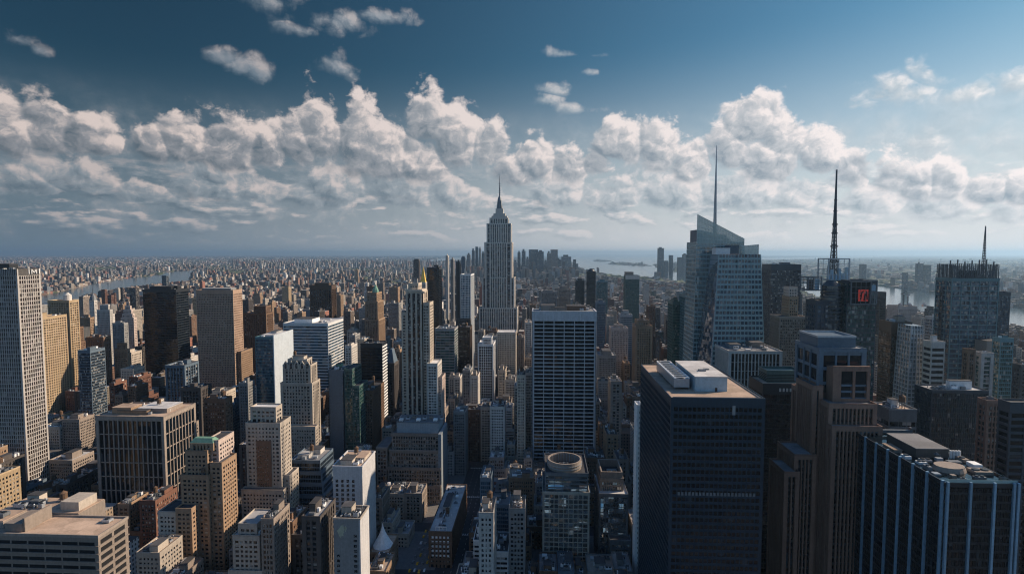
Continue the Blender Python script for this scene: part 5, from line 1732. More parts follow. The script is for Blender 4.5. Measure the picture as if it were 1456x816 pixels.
for k in range(8):
    w = MB(); w.box(x1 - 4.6, y0 - .15, z - 12 - k * 3.5, x1 - 2.4, y0 - .003, z - 10.2 - k * 3.5); B.child('window', 'dark glass', w)
    w = MB(); w.box(x0 + 2.0, y0 - .15, z - 26 - k * 3.5, x0 + 4.0, y0 - .003, z - 24.2 - k * 3.5); B.child('window', 'dark glass', w)
rr = random.Random(8)
m = MB(); pts = []
for i in range(26):
    an = 2 * math.pi * i / 26
    rad = 1 + rr.uniform(-.28, .2)
    pts.append((x0 + 5.0 + 2.5 * rad * math.cos(an) + (1.2 if math.sin(an) > 0.3 else -0.2), z - 8.0 + 4.4 * rad * math.sin(an)))
m.prism([(p[0], y0 - .05, p[1]) for p in pts], [(p[0], y0 - .004, p[1]) for p in pts]) if False else m.poly([(p[0], y0 - .05, p[1]) for p in pts], [tuple(range(26))])
m.poly([(x0 + 8.2 + .7 * math.cos(t_) * (1 + .3 * math.sin(3 * t_)), y0 - .05, z - 6.4 + 2.0 * math.sin(t_)) for t_ in [i * math.pi / 8 for i in range(16)]], [tuple(range(16))])
B.child('mural', 'mural paint', m)
B.clutter(x0 + 1, x1 - 1, y0 + 1, y1 - 1, z + .3, 5, 64, 'limestone', False)
B.bulkhead(x0 + 3, x0 + 8, y0 + 10, y1 - 5, z + .3, 3, 'limestone', 'grey roof')
B.finish()

# three-step pale concrete building
Y = 560
B = H('office_building', 'broad pale stone office building rising in three stepped tiers of small windows', 'three-tier pale building', 550, 637, 690, Y, dep=50, vis=705, cat='office building',
      sty='fine grid', wall='warm concrete', bay=2.6, fl=4.0, pw=1.0, sh=1.2, roof='grey roof')
x0, x1, y0, y1 = B.x0, B.x1, B.y0, B.y1
z1, z2, z3 = zat(668, Y + 3), zat(643, Y + 6), zat(619, Y + 9)
kw = dict(sty='fine grid', wall='warm concrete', bay=2.6, fl=4.0, pw=1.0, sh=1.2, roof='grey roof', top=1.6, lip=0.4)
B.tier(x0 + 1, x1 - 1, y0 + 3, y1 - 1, B.z, z1, **kw)
B.tier(x0 + 2, x1 - 2, y0 + 6, y1 - 2, z1, z2, **kw)
B.tier(x0 + 4, x1 - 3, y0 + 9, y1 - 3, z2, z3, **kw)
z4 = zat(603, Y + 12)
m = MB(); m.box(x0 + 8, y0 + 12, z3, x1 - 4, y1 - 6, z4); o = B.child('penthouse', 'pale grey panel', m)
c = MB(); c.box(x0 + 7.6, y0 + 11.6, z4, x1 - 3.6, y1 - 5.6, z4 + .5); c.build('roof_cap', 'grey roof', o, B.o)
for i in range(8):
    B.cooler(x0 + 10 + i * 6, y0 + 14 + (i * 5) % 14, z4 + .5, 4, 4, 2.5, ('white paint', 'light metal', 'warm concrete')[i % 3], i % 3)
m = MB(); m.box(x1 - 2.6, y0 + 3, 0, x1 + 0.6, y1 - 4, z3 + 2); B.child('corner_pylon', 'pale grey panel', m)
B.tier(x0 - 11, x0 - 0.8, y0 + 4, y1 - 6, 0, zat(640, Y + 4), **kw)
B.finish()

# low roofs with the white tent
B = H('low_building', 'low tan-roofed building carrying a white pointed tent', 'tent-roofed building', 527, 566, 786, 425, dep=50, vis=816, cat='building', sty='masonry', wall='tan brick', roof='tan roof')
B.clutter(B.x0 + 1, B.x1 - 1, B.y0 + 26, B.y1 - 1, B.z, 8, 65, 'tan brick', True)
tz = B.z; tx, ty = xat(541, 782, 430), 437
B.finish()
m = MB(); n = 12; rx_, ry_ = 8.2, 8.5
prev = [(tx + rx_ * math.cos(2 * math.pi * i / n), ty + ry_ * math.sin(2 * math.pi * i / n), tz + .35) for i in range(n)]
for lv in range(1, 7):
    f = lv / 6; r_ = (1 - f) ** 1.55
    cur = [(tx + rx_ * (r_ + .01) * math.cos(2 * math.pi * i / n), ty + ry_ * (r_ + .01) * math.sin(2 * math.pi * i / n), tz + .35 + 19 * f) for i in range(n)]
    m.poly(prev + cur, [(i, (i + 1) % n, n + (i + 1) % n, n + i) for i in range(n)])
    prev = cur
o = m.build('tent', 'white paint', None, (tx, ty, tz)); o.location = (tx, ty, tz)
o['label'] = 'white fabric tent rising to a point on a low tan roof'; o['category'] = 'tent'
m = MB(); m.bar((tx, ty, tz + 19), (tx, ty, tz + 22), .15); m.build('mast', 'mast steel', o, (tx, ty, tz))

# mirrored stepped glass pair, bottom centre
Y = 425
B = H('glass_building', 'mirror glass building with a round drum roof, bottom centre', 'drum-roofed glass building', 772, 838, 700, Y, dep=46, vis=816, cat='building',
      sty='grid', wall='bronze grid', glass='patchwork glass', bay=3.6, fl=3.8, pw=0.6, sh=0.7, po=0.2, so=0.15, top=0.8, roof='grey roof')
x0, x1, y0, y1 = B.x0, B.x1, B.y0, B.y1
z1 = zat(672, Y + 2)
B.tier(x0 + 2, x1 - 1, y0 + 2, y1 - 2, B.z, z1, sty='bands', wall='grey steel', glass='patchwork glass', fl=3.2, sh=1.0, top=.8, roof='tar roof')
cx, cyy = xat(803, 665, Y + 12), y0 + 17
rd = 13.5
m = MB()
nn = 32
for i in range(nn):
    a0_, a1_ = 2 * math.pi * i / nn, 2 * math.pi * (i + 1) / nn
    for r0_, r1_ in ((rd, rd - 1.2),):
        m.poly([(cx + r0_ * math.cos(a0_), cyy + r0_ * math.sin(a0_), z1), (cx + r0_ * math.cos(a1_), cyy + r0_ * math.sin(a1_), z1), (cx + r0_ * math.cos(a1_), cyy + r0_ * math.sin(a1_), z1 + 7), (cx + r0_ * math.cos(a0_), cyy + r0_ * math.sin(a0_), z1 + 7),
                (cx + r1_ * math.cos(a0_), cyy + r1_ * math.sin(a0_), z1), (cx + r1_ * math.cos(a1_), cyy + r1_ * math.sin(a1_), z1), (cx + r1_ * math.cos(a1_), cyy + r1_ * math.sin(a1_), z1 + 7), (cx + r1_ * math.cos(a0_), cyy + r1_ * math.sin(a0_), z1 + 7)],
               [(0, 1, 2, 3), (5, 4, 7, 6), (3, 2, 6, 7)])
B.child('drum_wall', 'warm concrete', m)
m = MB()
for i in range(nn):
    a0_ = 2 * math.pi * i / nn
    m.bar((cx + (rd - 1.5) * math.cos(a0_), cyy + (rd - 1.5) * math.sin(a0_), z1), (cx + (rd - 1.5) * math.cos(a0_), cyy + (rd - 1.5) * math.sin(a0_), z1 + 6.4), .3)
for zz in (2.2, 4.4):
    for i in range(nn):
        a0_, a1_ = 2 * math.pi * i / nn, 2 * math.pi * (i + 1) / nn
        m.bar((cx + (rd + .2) * math.cos(a0_), cyy + (rd + .2) * math.sin(a0_), z1 + zz), (cx + (rd + .2) * math.cos(a1_), cyy + (rd + .2) * math.sin(a1_), z1 + zz), .3)
B.child('drum_rib', 'light metal', m)
B.cooler(cx - 4, cyy - 3, z1, 7, 5, 3, 'grey steel', 2)
B.finish()
Y = 440
B = H('glass_building', 'stepped mirror glass building with a square roof well, right of the drum roof', 'square-well glass building', 845, 893, 703, Y, dep=44, vis=816, cat='building',
      sty='grid', wall='grey steel', glass='patchwork glass', bay=4.5, fl=4.2, pw=0.3, sh=0.4, po=0.2, so=0.15, top=1.4, roof='pale roof')
x0, x1, y0, y1 = B.x0, B.x1, B.y0, B.y1
z1 = zat(668, Y + 8)
B.tier(x0 + 2, x1 - 3, y0 + 8, y1 - 3, B.z, z1 - 6, sty='ribs', wall='warm concrete', glass='patchwork glass', top=1.2, roof='tar roof')
m = MB()
a, b, c0, d0 = x0 + 2.2, x1 - 3.2, y0 + 8.2, y1 - 3.2
for q in ((a, c0, b, c0 + 1), (a, d0 - 1, b, d0), (a, c0 + 1, a + 1, d0 - 1), (b - 1, c0 + 1, b, d0 - 1)):
    m.box(q[0], q[1], z1 - 6, q[2], q[3], z1)
B.child('well_wall', 'warm concrete', m)
B.cooler(a + 6, c0 + 6, z1 - 6, 8, 8, 3, 'grey steel', 2)
B.tier(x0 + 8, x1 + 1, y0 - 9, y0 - 0.7, 0, zat(765, Y - 9), sty='grid', wall='grey steel', glass='patchwork glass', bay=4, fl=4)
B.finish()
# slim white slab
B = H('office_tower', 'slim white slab seen edge-on in front of the black gridded block', 'slim white slab', 903, 912, 577, 410, dep=26, vis=765,
      sty='ribs', wall='white paint', glass='dark glass', bay=1.6, pw=0.8, sh=2.0, top=2, roof='pale roof')
B.finish()

# brown brick block with lit roof right of the canyon
B = H('brick_building', 'brown brick block with small white-framed windows and a cluttered pale roof', 'white-windowed brick block', 610, 642, 756, 445, pb=664, vis=816, cat='building',
      sty='masonry', wall='brown brick', bay=3.4, fl=3.4, pw=1.9, sh=1.9, roof='pale roof')
x0, x1, y0, y1 = B.x0, B.x1, B.y0, B.y1
m = MB()
for i in range(5):
    for k in range(5):
        w = MB(); xx = x0 + 2.2 + i * 3.2; zz = B.z - 5 - k * 3.8
        w.box(xx, y0 - .55, zz, xx + 1.7, y0 - .42, zz + 1.8); B.child('window', 'white paint', w)
m = MB()
for q in range(4):
    m.bar((x0 + 5 + q * 3, y0 + 3, B.z), (x0 + 5 + q * 3, y0 + 3, B.z + 3), .3)
m.bar((x0 + 5, y0 + 3, B.z + 3), (x0 + 14, y0 + 3, B.z + 3), .35)
B.child('roof_frame', 'white paint', m)
B.clutter(x0 + 1, x1 - 1, y0 + 5, y1 - 1, B.z, 14, 66, 'pale stone', True)
B.finish()

# --- east side towers with character
for pl, pr, pb, py, Y, sty, wall, vis, lab, hd, extra in [
    (138, 156, 160, 441, 1000, 'masonry', 'pale stone', 478, 'bright white stone apartment tower with stepped top by the river', 'bright white stone tower', 'step'),
    (172, 190, 194, 452, 1080, 'masonry', 'pale pink stone', 482, 'cream stepped pyramid-like tower left of the black banded tower', 'cream ziggurat tower', 'zig'),
    (124, 147, 157, 480, 800, 'piers', 'brown brick', 515, 'dark brown block with sunlit tan end below the bright white stone tower', 'dark brown block', ''),
    (160, 176, 182, 460, 950, 'masonry', 'grey concrete', 500, 'grey block with pale sunlit end between the two stepped pale towers', 'grey block with pale end', ''),
    (112, 128, 134, 452, 1050, 'masonry', 'tan brick', 470, 'tan brick block right of the yellow tower with drum', 'tan block', ''),
    (111, 128, 150, 499, 700, 'curtain', 'slate blue', 535, 'low slate blue glass block with sloped glass roof, left', 'low slate glass block', ''),
    (236, 262, 282, 520, 700, 'ribs wide', 'slate blue', 560, 'low blue-grey building with tall dark openings left of the brown slab tower', 'low blue-grey building', ''),
    (258, 285, 300, 552, 600, 'piers', 'dark stone', 600, 'dark stone block at the foot of the brown slab tower', 'dark block at slab foot', ''),
    (290, 320, 330, 568, 540, 'masonry', 'brown brick', 625, 'dark brown brick block with golden window reflections', 'dark brown brick block', ''),
    (340, 352, 362, 545, 620, 'masonry', 'grey concrete', 590, 'grey arched-front block left of the teal glass block', 'grey arched block', ''),
    (505, 530, 546, 556, 620, 'masonry', 'brown brick', 600, 'brown brick block with pale stepped shoulder below the small black box tower', 'brown shouldered block', ''),
    (163, 181, 184, 497, 820, 'masonry', 'tan brick', 525, 'tan brick block below the grey block with pale end', 'tan block under grey', 'step'),
]:
    B = H('masonry_building', lab, hd, pl, pr, py, Y, pb=pb, vis=vis, cat='building', sty=sty, wall=wall, top=2)
    x0, x1, y0, y1 = B.x0, B.x1, B.y0, B.y1
    w = x1 - x0; d = y1 - y0
    if extra == 'step':
        B.tier(x0 + w * .2, x1 - w * .15, y0 + d * .2, y1 - d * .2, B.z, B.z + 9, sty='masonry', wall=wall)
    elif extra == 'zig':
        zc = B.z
        for i in range(1, 5):
            f = i * .1
            B.tier(x0 + w * f, x1 - w * f, y0 + d * f, y1 - d * f, zc, zc + 8, sty='masonry', wall=wall, para=.5)
            zc += 8
    else:
        B.clutter(x0 + 1, x1 - 1, y0 + 1, y1 - 1, B.z, 5, pl, wall, 'brick' in wall or 'stone' in wall)
    B.finish()

# church-like steeple near the river
B = H('steeple_tower', 'pale tower with an ornate grey dome and needle spire by the river', 'needle-spired tower', 127, 138, 427, 1250, dep=18, vis=440, cat='tower', sty='masonry', wall='pale stone')
m = MB(); cx, cyy = (B.x0 + B.x1) / 2, (B.y0 + B.y1) / 2
m.cyl(cx, cyy, B.z, B.z + 8, 7.5, 6, 12); m.cyl(cx, cyy, B.z + 8, B.z + 15, 6, 1.4, 12)
B.child('dome', 'grey steel', m)
m = MB(); m.bar((cx, cyy, B.z + 14), (cx, cyy, B.z + 36), .7, .12); B.child('spire', 'mast steel', m)
B.finish()

# red brick riverside cluster
for i, (pl, pr, pb, py, Y, lab) in enumerate([(144, 149, 152, 412, 2150, 'dark red riverside tower, tallest and leftmost of its red cluster'), (151, 158, 162, 420, 2200, 'middle red brick riverside block'),
                                              (158, 163, 165, 417, 2300, 'rightmost red brick riverside block')]):
    B = H('riverside_building', lab, None, pl, pr, py, Y, pb=pb, vis=None, cat='building', group='red brick riverside buildings', sty='masonry', wall='red brick') if False else H('riverside_building', lab, 'red riverside cluster', pl, pr, py, Y, pb=pb, vis=436, cat='building', sty='masonry', wall='red brick', bay=4)
    B.r['group'] = 'red brick riverside buildings'
    B.finish()
for i, (pl, pr, py, Y, wall, lab) in enumerate([(171, 176, 409, 2200, 'dark stone', 'dark riverside tower right of the red cluster'), (184, 198, 410, 1900, 'dark stone', 'broad dark riverside tower left of the black banded tower'),
                                                (230, 240, 392, 2500, 'slate blue', 'blue riverside tower rising behind the black banded tower'), (240, 250, 412, 1500, 'brown brick', 'dark brown tower peeking right of the black banded tower')]):
    B = H('riverside_building', lab, ['dark riverside tower', 'broad dark riverside tower', 'blue riverside tower', 'brown peeking tower'][i], pl, pr, py, Y, dep=26, vis=py + 20, cat='building', sty='curtain', wall=wall, glass='dark glass')
    B.finish()

# --- downtown cluster and the far shore towers, five kilometres and more away
far = [(664, 669, 362, 'pale'), (671, 675, 356, 'dark'), (676, 680, 351, 'dark'), (681, 684, 353, 'pale'), (685, 689, 360, 'dark'), (659, 663, 371, 'pale'),
       (736, 740, 359, 'dark'), (742, 747, 357, 'dark'), (752, 765, 355, 'dark'), (764, 773, 358, 'dark'), (778, 783, 360, 'brown'), (783, 793, 355, 'brown'),
       (790, 797, 369, 'dark'), (798, 812, 365, 'pale'), (815, 819, 369, 'dark'), (774, 778, 372, 'pale'), (748, 752, 368, 'pale'), (819, 822, 375, 'pale'),
       (730, 735, 372, 'pale'), (648, 652, 374, 'pale')]
for i, (pl, pr, py, c) in enumerate(far):
    Y = 5200 + (i * 137) % 600
    B = H('downtown_tower', 'x', None, pl, pr, py, Y, dep=45, vis=None, cat='skyscraper', sty='curtain', wall={'dark': 'slate dark', 'pale': 'grey concrete', 'brown': 'warm concrete'}[c], glass='blue glass', bay=9, fl=8, pw=2, sh=3, po=1, top=6)
    rel = 'left of' if pr < 700 else 'right of'
    k = sum(1 for q in far[:i + 1] if (q[0] < 700) == (pr < 700))
    ranks = sorted([q[0] for q in far if (q[0] < 700) == (pr < 700)], reverse=(pr < 700))
    nth = ['nearest', 'second', 'third', 'fourth', 'fifth', 'sixth', 'seventh', 'eighth', 'ninth', 'tenth', 'eleventh', 'twelfth', 'thirteenth', 'fourteenth'][ranks.index(pl)]
    B.r['label'] = f"far {'dark blue' if c == 'dark' else c} downtown tower, {nth} {'to the left' if pr < 700 else 'to the right'} of the landmark skyscraper"
    B.r['group'] = 'downtown towers on the horizon'
    w = B.x1 - B.x0
    if i % 3 == 0:
        B.bulkhead(B.x0 + w * .25, B.x1 - w * .25, B.y0 + 10, B.y1 - 10, B.z, 14, 'slate dark')
    if i % 3 == 1:
        B.tier(B.x0 + w * .2, B.x1 - w * .3, B.y0 + 5, B.y1 - 5, B.z, B.z + 18, sty='curtain', wall='slate dark', glass='blue glass', bay=9, fl=8, pw=2, sh=3)
    B.finish()
for i, (pl, pr, py, Y, lab) in enumerate([
        (935, 944, 353, 6200, 'tallest far-shore tower, standing alone across the harbour'), (951, 957, 363, 6300, 'middle far-shore tower right of the tallest one'),
        (963, 971, 366, 6100, 'low far-shore tower left half of a joined pair'), (970, 978, 362, 6250, 'far-shore tower right half of a joined pair'), (944, 950, 371, 6000, 'short far-shore block beside the tallest one'),
        (1302, 1313, 375, 4300, 'left half of the broad hazy slab across the right-hand river'), (1313, 1324, 377, 4350, 'right half of the broad hazy slab across the right-hand river'),
        (1338, 1346, 376, 4500, 'hazy narrow tower across the river left of the lattice-crowned tower'), (1283, 1291, 388, 3900, 'small hazy tower across the river, near the shore'),
        (1176, 1182, 378, 4300, 'hazy pale tower across the river left of the antenna'), (1222, 1232, 376, 4800, 'hazy grey tower across the river right of the antenna')]):
    B = H('far_shore_tower', lab, None, pl, pr, py, Y, dep=60, vis=None, cat='skyscraper', sty='curtain', wall='slate dark' if i != 9 else 'grey concrete', glass='blue glass', bay=9, fl=8, pw=2, sh=3, po=1, top=6)
    B.r['group'] = 'towers on the far shore'
    if i in (0, 3, 5):
        B.bulkhead(B.x0 + 10, B.x1 - 20, B.y0 + 10, B.y1 - 10, B.z, 12, 'slate dark')
    B.finish()


# ------------------------------------------------------------------ ground, water, streets
def sheet(name, pts, z, mat, kind='structure'):
    me = bpy.data.meshes.new(name)
    me.from_pydata([(p[0], p[1], z) for p in pts], [], [tuple(range(len(pts)))])
    me.update()
    if me.polygons[0].normal.z < 0:
        me.flip_normals()
    me.materials.append(MATS[mat])
    o = bpy.data.objects.new(name, me); COL.objects.link(o)
    o['kind'] = kind
    return o


def ground_mats():
    m, T, b = new_mat('land')
    p = T.n('ShaderNodeTexCoord').outputs['Object']
    n1 = T.noise(p, 0.0009, 6, 0.6)
    n2 = T.noise(p, 0.012, 5, 0.7)
    n3 = T.noise(p, 0.00022, 4, 0.6)
    vo = T.n('ShaderNodeTexVoronoi'); T.put(vo.inputs['Vector'], p); vo.inputs['Scale'].default_value = 0.009
    cell = T.sep(vo.outputs['Color'])[0]
    urban = T.mix(T.step(cell, 0.55, 0.95), (0.05, 0.05, 0.05), (0.15, 0.13, 0.115))
    urban = T.mix(T.step(n2, 0.5, 0.62), urban, (0.11, 0.095, 0.085))
    green = T.mix(n2, (0.012, 0.022, 0.017), (0.035, 0.048, 0.03))
    c = T.mix(T.step(n1, 0.50, 0.60), urban, green)
    c = T.mix(T.step(n3, 0.55, 0.66), c, green)
    T.put(b.inputs['Base Color'], c)
    b.inputs['Roughness'].default_value = 0.95
    b.inputs['Specular IOR Level'].default_value = 0.1
    m, T, b = new_mat('water')
    p = T.n('ShaderNodeTexCoord').outputs['Object']
    b.inputs['Base Color'].default_value = (0.035, 0.06, 0.07, 1)
    b.inputs['Roughness'].default_value = 0.15
    bm_ = T.n('ShaderNodeBump'); bm_.inputs['Strength'].default_value = 0.10; bm_.inputs['Distance'].default_value = 3.0
    T.put(bm_.inputs['Height'], T.noise(T.vm('MULTIPLY', p, (1, 0.5, 1)), 0.012, 5, 0.6))
    T.put(b.inputs['Normal'], bm_.outputs[0])
    for nm, col, sc_ in (('asphalt', (0.05, 0.05, 0.053), 0.4), ('pavement', (0.16, 0.155, 0.15), 0.5), ('lawn', (0.035, 0.055, 0.022), 0.3)):
        m, T, b = new_mat(nm)
        p = T.n('ShaderNodeTexCoord').outputs['Object']
        k = T.m('ADD', T.m('MULTIPLY', T.noise(p, sc_, 5, 0.6), 0.9), 0.55)
        c = T.vm('SCALE', col); c.node.inputs[0].default_value = col; T.put(c.node.inputs[3], k)
        T.put(b.inputs['Base Color'], c); b.inputs['Roughness'].default_value = 0.9
    m, T, b = new_mat('road paint'); b.inputs['Base Color'].default_value = (0.7, 0.7, 0.68, 1)


ground_mats()
FAR = 60000
sheet('ground', [(-FAR, -3000), (FAR, -3000), (FAR, FAR), (-FAR, FAR)], 0, 'land')


def gp(pts):
    return [(ground(px, py).x, ground(px, py).y) for px, py in pts]


WATER = {
    'east_river': [(-420, 560), (-420, 500), (-160, 445), (0, 430), (60, 419), (75, 416), (100, 411), (125, 404), (150, 400), (175, 396), (200, 393.5), (230, 391), (240, 386.5), (275, 384.5), (298, 386.5),
                   (292, 389), (270, 395), (270, 402), (240, 408), (200, 411), (170, 416), (140, 426), (110, 440), (60, 452), (0, 475), (-160, 510)],
    'harbour': [(806, 363), (870, 362.3), (1010, 362.3), (1010, 384), (985, 386), (958, 386), (940, 384), (932, 380), (925, 376), (940, 371), (920, 370), (985, 386.5), (1040, 396), (1083, 399), (1140, 402), (1200, 404.5), (1248, 406), (1300, 412), (1340, 417.5),
                (1420, 433), (1480, 444), (1700, 500), (1700, 560), (1480, 468), (1420, 461), (1340, 449), (1300, 442), (1250, 433), (1168, 424), (1140, 412), (1083, 407), (985, 401.5), (960, 398.5), (920, 394),
                (890, 393.5), (870, 390.5), (845, 387), (822, 381), (812, 372)],
    'far_bay': [(1083, 366.9), (1140, 366.2), (1205, 365), (1300, 362.6), (1300, 363.6), (1205, 367.2), (1140, 368.2), (1083, 369)],
    'distant_ocean': [(-300, 357.9), (1900, 357.9), (1900, 358.4), (1000, 358.6), (700, 359.4), (400, 359), (-300, 358.3)],
    'far_inlet': [(700, 363), (800, 362.2), (800, 364.6), (690, 366.2), (628, 373), (600, 371), (640, 366.5)],
}
# harbour without the self-crossing notch: the far shore town is a peninsula sheet laid on top
WATER['harbour'] = [(806, 362.2), (1040, 361.8), (1060, 366), (1083, 399), (1140, 402), (1200, 404.5), (1248, 406), (1300, 412), (1340, 417.5),
                    (1420, 433), (1480, 444), (1700, 500), (1700, 560), (1480, 468), (1420, 461), (1340, 449), (1300, 442), (1250, 433), (1168, 424), (1140, 414), (1083, 409), (985, 402), (960, 399), (920, 394.5),
                    (890, 393.5), (870, 390.5), (845, 387), (822, 381), (812, 372)]
LANDS = [[(931, 377), (940, 373.5), (985, 373), (1075, 374), (1110, 402), (1060, 395), (985, 387), (958, 386.5), (940, 384.5)],
         [(842, 370.6), (852, 369.8), (868, 371.2), (860, 372.2), (846, 372)],
         [(862, 375), (875, 373.2), (892, 373.8), (915, 376), (925, 378.2), (900, 378), (880, 376.8)]]
sheets = {}
for nm, pts in WATER.items():
    P_ = gp(pts)
    sheets[nm] = P_
    sheet(nm, P_, 0.4 if nm != 'far_bay' else 0.8, 'water')
lands = []
for i, pts in enumerate(LANDS):
    P_ = gp(pts); lands.append(P_)
    sheet(['peninsula', 'island', 'island'][i], P_, 1.4, 'land')


def inside(pt, poly):
    x, y = pt; c = False
    j = len(poly) - 1
    for i in range(len(poly)):
        xi, yi = poly[i]; xj, yj = poly[j]
        if (yi > y) != (yj > y) and x < (xj - xi) * (y - yi) / (yj - yi) + xi:
            c = not c
        j = i
    return c


def wet(x, y):
    for nm, P_ in sheets.items():
        if inside((x, y), P_):
            return not any(inside((x, y), L) for L in lands)
    return False


# streets: avenues run away from the deck, cross streets every 80 m
AVES = [-1240, -1005, -780, -560, -332, -72, 138, 373, 608, 843, 1080]
AW, SW = 28, 17
Y0, Y1 = 275, 2100
S0 = 352
streets = [S0 + 80 * i for i in range(-1, 22)]
road = MB(); road.box(AVES[0] - 60, Y0, 0.1, AVES[-1] + 60, Y1, 0.45)
o = road.build('streets', 'asphalt'); structure(o)
pv = MB()
for i in range(len(AVES) - 1):
    for j in range(len(streets) - 1):
        pv.box(AVES[i] + AW / 2, streets[j] + SW / 2, 0.3, AVES[i + 1] - AW / 2, streets[j + 1] - SW / 2, 0.6)
o = pv.build('pavement', 'pavement'); structure(o)
mk = MB()
for a in AVES[3:8]:
    for k in range(3):
        xx = a - 6 + k * 6
        for q in range(int((1200 - Y0) / 9)):
            mk.box(xx - 0.1, Y0 + q * 9, 0.43, xx + 0.1, Y0 + q * 9 + 3, 0.456)
    for s in streets[:9]:
        for q in range(12):
            mk.box(a - 11 + q * 2, s - 14, 0.43, a - 10.1 + q * 2, s - 10.5, 0.456)
o = mk.build('road_markings', 'road paint'); structure(o)


# cars in the one street canyon that can be seen
def make_car(mat, cat, label):
    r = bpy.data.objects.new('parked_car' if cat == 'car' else 'taxi', None); COL.objects.link(r)
    r['label'] = label; r['category'] = cat
    m = MB()
    m.prism([(-.9, -2.2, .35), (.9, -2.2, .35), (.9, 2.2, .35), (-.9, 2.2, .35)], [(-.88, -2.15, .85), (.88, -2.15, .85), (.88, 2.15, .8), (-.88, 2.15, .8)])
    m.prism([(-.86, -1.7, .85), (.86, -1.7, .85), (.86, .9, .85), (-.86, .9, .85)], [(-.7, -1.3, 1.42), (.7, -1.3, 1.42), (.7, .2, 1.42), (-.7, .2, 1.42)])
    m.build('body', mat, r)
    m = MB(); m.prism([(-.88, -1.55, .9), (.88, -1.55, .9), (.88, .75, .9), (-.88, .75, .9)], [(-.74, -1.28, 1.36), (.74, -1.28, 1.36), (.74, .18, 1.36), (-.74, .18, 1.36)])
    m.build('windows', 'black glass', r)
    for sx in (-.85, .85):
        for sy in (-1.35, 1.35):
            w = MB(); w.cyl(0, 0, -.11, .11, .33, .33, 10); o = w.build('wheel', 'louvre black', r); o.location = (sx, sy, .33); o.rotation_euler[1] = math.pi / 2
    return r


def copy_tree(o, parent=None):
    c = o.copy(); COL.objects.link(c); c.parent = parent
    for ch in list(o.children):
        copy_tree(ch, c)
    return c


wall_mat('taxi yellow', (0.75, 0.42, 0.03), rough=0.35, var=0.02, streak=0.02)
wall_mat('car grey', (0.2, 0.21, 0.22), rough=0.3, var=0.02, streak=0.02)
protos = [make_car('taxi yellow', 'taxi', 'yellow taxi on the dark avenue between the buildings, bottom centre'),
          make_car('car grey', 'car', 'grey car on the dark avenue between the buildings, bottom centre'),
          make_car('white paint', 'car', 'white car on the dark avenue between the buildings, bottom centre')]
for p_, g_ in zip(protos, ('yellow taxis on the avenue', 'grey cars on the avenue', 'white cars on the avenue')):
    p_['group'] = g_
r_ = random.Random(4)
used = [0, 0, 0]
for i in range(26):
    k = r_.choice((0, 0, 1, 2))
    o = protos[k] if not used[k] else copy_tree(protos[k])
    used[k] += 1
    lane = i % 4
    o.location = (-100 - 6 + lane * 4, 437 + (i // 4) * 11 + r_.random() * 4, 0.45)

# ------------------------------------------------------------------ everything between: lots along the streets
def top_row(x0, x1, y, z):
    a, pa = proj(x0, y, z); b, pb = proj(x1, y, z)
    return a, b, min(pa, pb)


FILL = []
rf = random.Random(11)
CANYONS = [(-112, -88, 300, 552)]


def blocked(x0, x1, y0, y1, gap=2.5):
    for a, b, c, d in FOOT:
        if x0 < b + gap and x1 > a - gap and y0 < d + gap and y1 > c - gap:
            return True
    for a, b, c, d in CANYONS:
        if x0 < b and x1 > a and y0 < d and y1 > c:
            return True
    return False


def zone_h(x, y):
    if y < 620: base = rf.lognormvariate(3.55, 0.42)
    elif y < 1000: base = rf.lognormvariate(3.85, 0.45)
    elif y < 1700: base = rf.lognormvariate(3.8, 0.5)
    elif y < 2600: base = rf.lognormvariate(3.35, 0.5)
    else: base = rf.lognormvariate(3.1, 0.5)
    return base


SHORES = [[(-60, 474), (0, 448), (58, 430), (90, 424), (118, 420), (140, 414), (170, 408), (200, 405), (240, 400), (270, 398), (300, 394)],
          [(806, 368), (822, 382), (845, 388), (870, 391), (890, 394), (960, 399), (985, 402), (1083, 410), (1140, 416), (1168, 425), (1250, 434), (1300, 443), (1340, 450), (1420, 462), (1480, 470), (1600, 500)]]


def shore_row(px, y0):
    """picture row of the near bank: what stands on this side must stay below it"""
    for S_ in SHORES:
        for (a, ra), (b, rb) in zip(S_, S_[1:]):
            if a <= px <= b:
                row = ra + (rb - ra) * (px - a) / (b - a)
                if y0 < ground(px, row).y:
                    return row + (1 if rf.random() > .35 else -rf.uniform(2, 9)) if S_ is SHORES[0] else row + (2 if rf.random() > .15 else -rf.uniform(1, 4))
    return 0


def height_cap(x0, x1, y0, y1, h):
    """keep the towers behind in sight, as they are in the photograph"""
    pa, _ = proj(x0, y0, h); pb, _ = proj(x1, y0, h)
    pc, _ = proj(x0, y1, h); pd, _ = proj(x1, y1, h)
    L, Rr = min(pa, pb, pc, pd), max(pa, pb, pc, pd)
    lim = 398 + (2500 - min(y0, 2500)) * 0.012 if y0 < 3300 else 376 if y0 < 5200 else 366
    for pq in (L, (L + Rr) / 2, Rr):
        lim = max(lim, shore_row(pq, y0))
    for q in HEROES:
        if q['Y'] > y0 and q['pl'] - 1 < Rr and q['pr'] + 1 > L:
            lim = max(lim, q['vis'] - 3)
    d = ray((L + Rr) / 2, lim)
    zmax = CAMZ + d.z * y0 / d.y
    zmax2 = CAMZ + d.z * y1 / d.y
    return min(h, zmax, zmax2 if d.z > 0 else zmax)


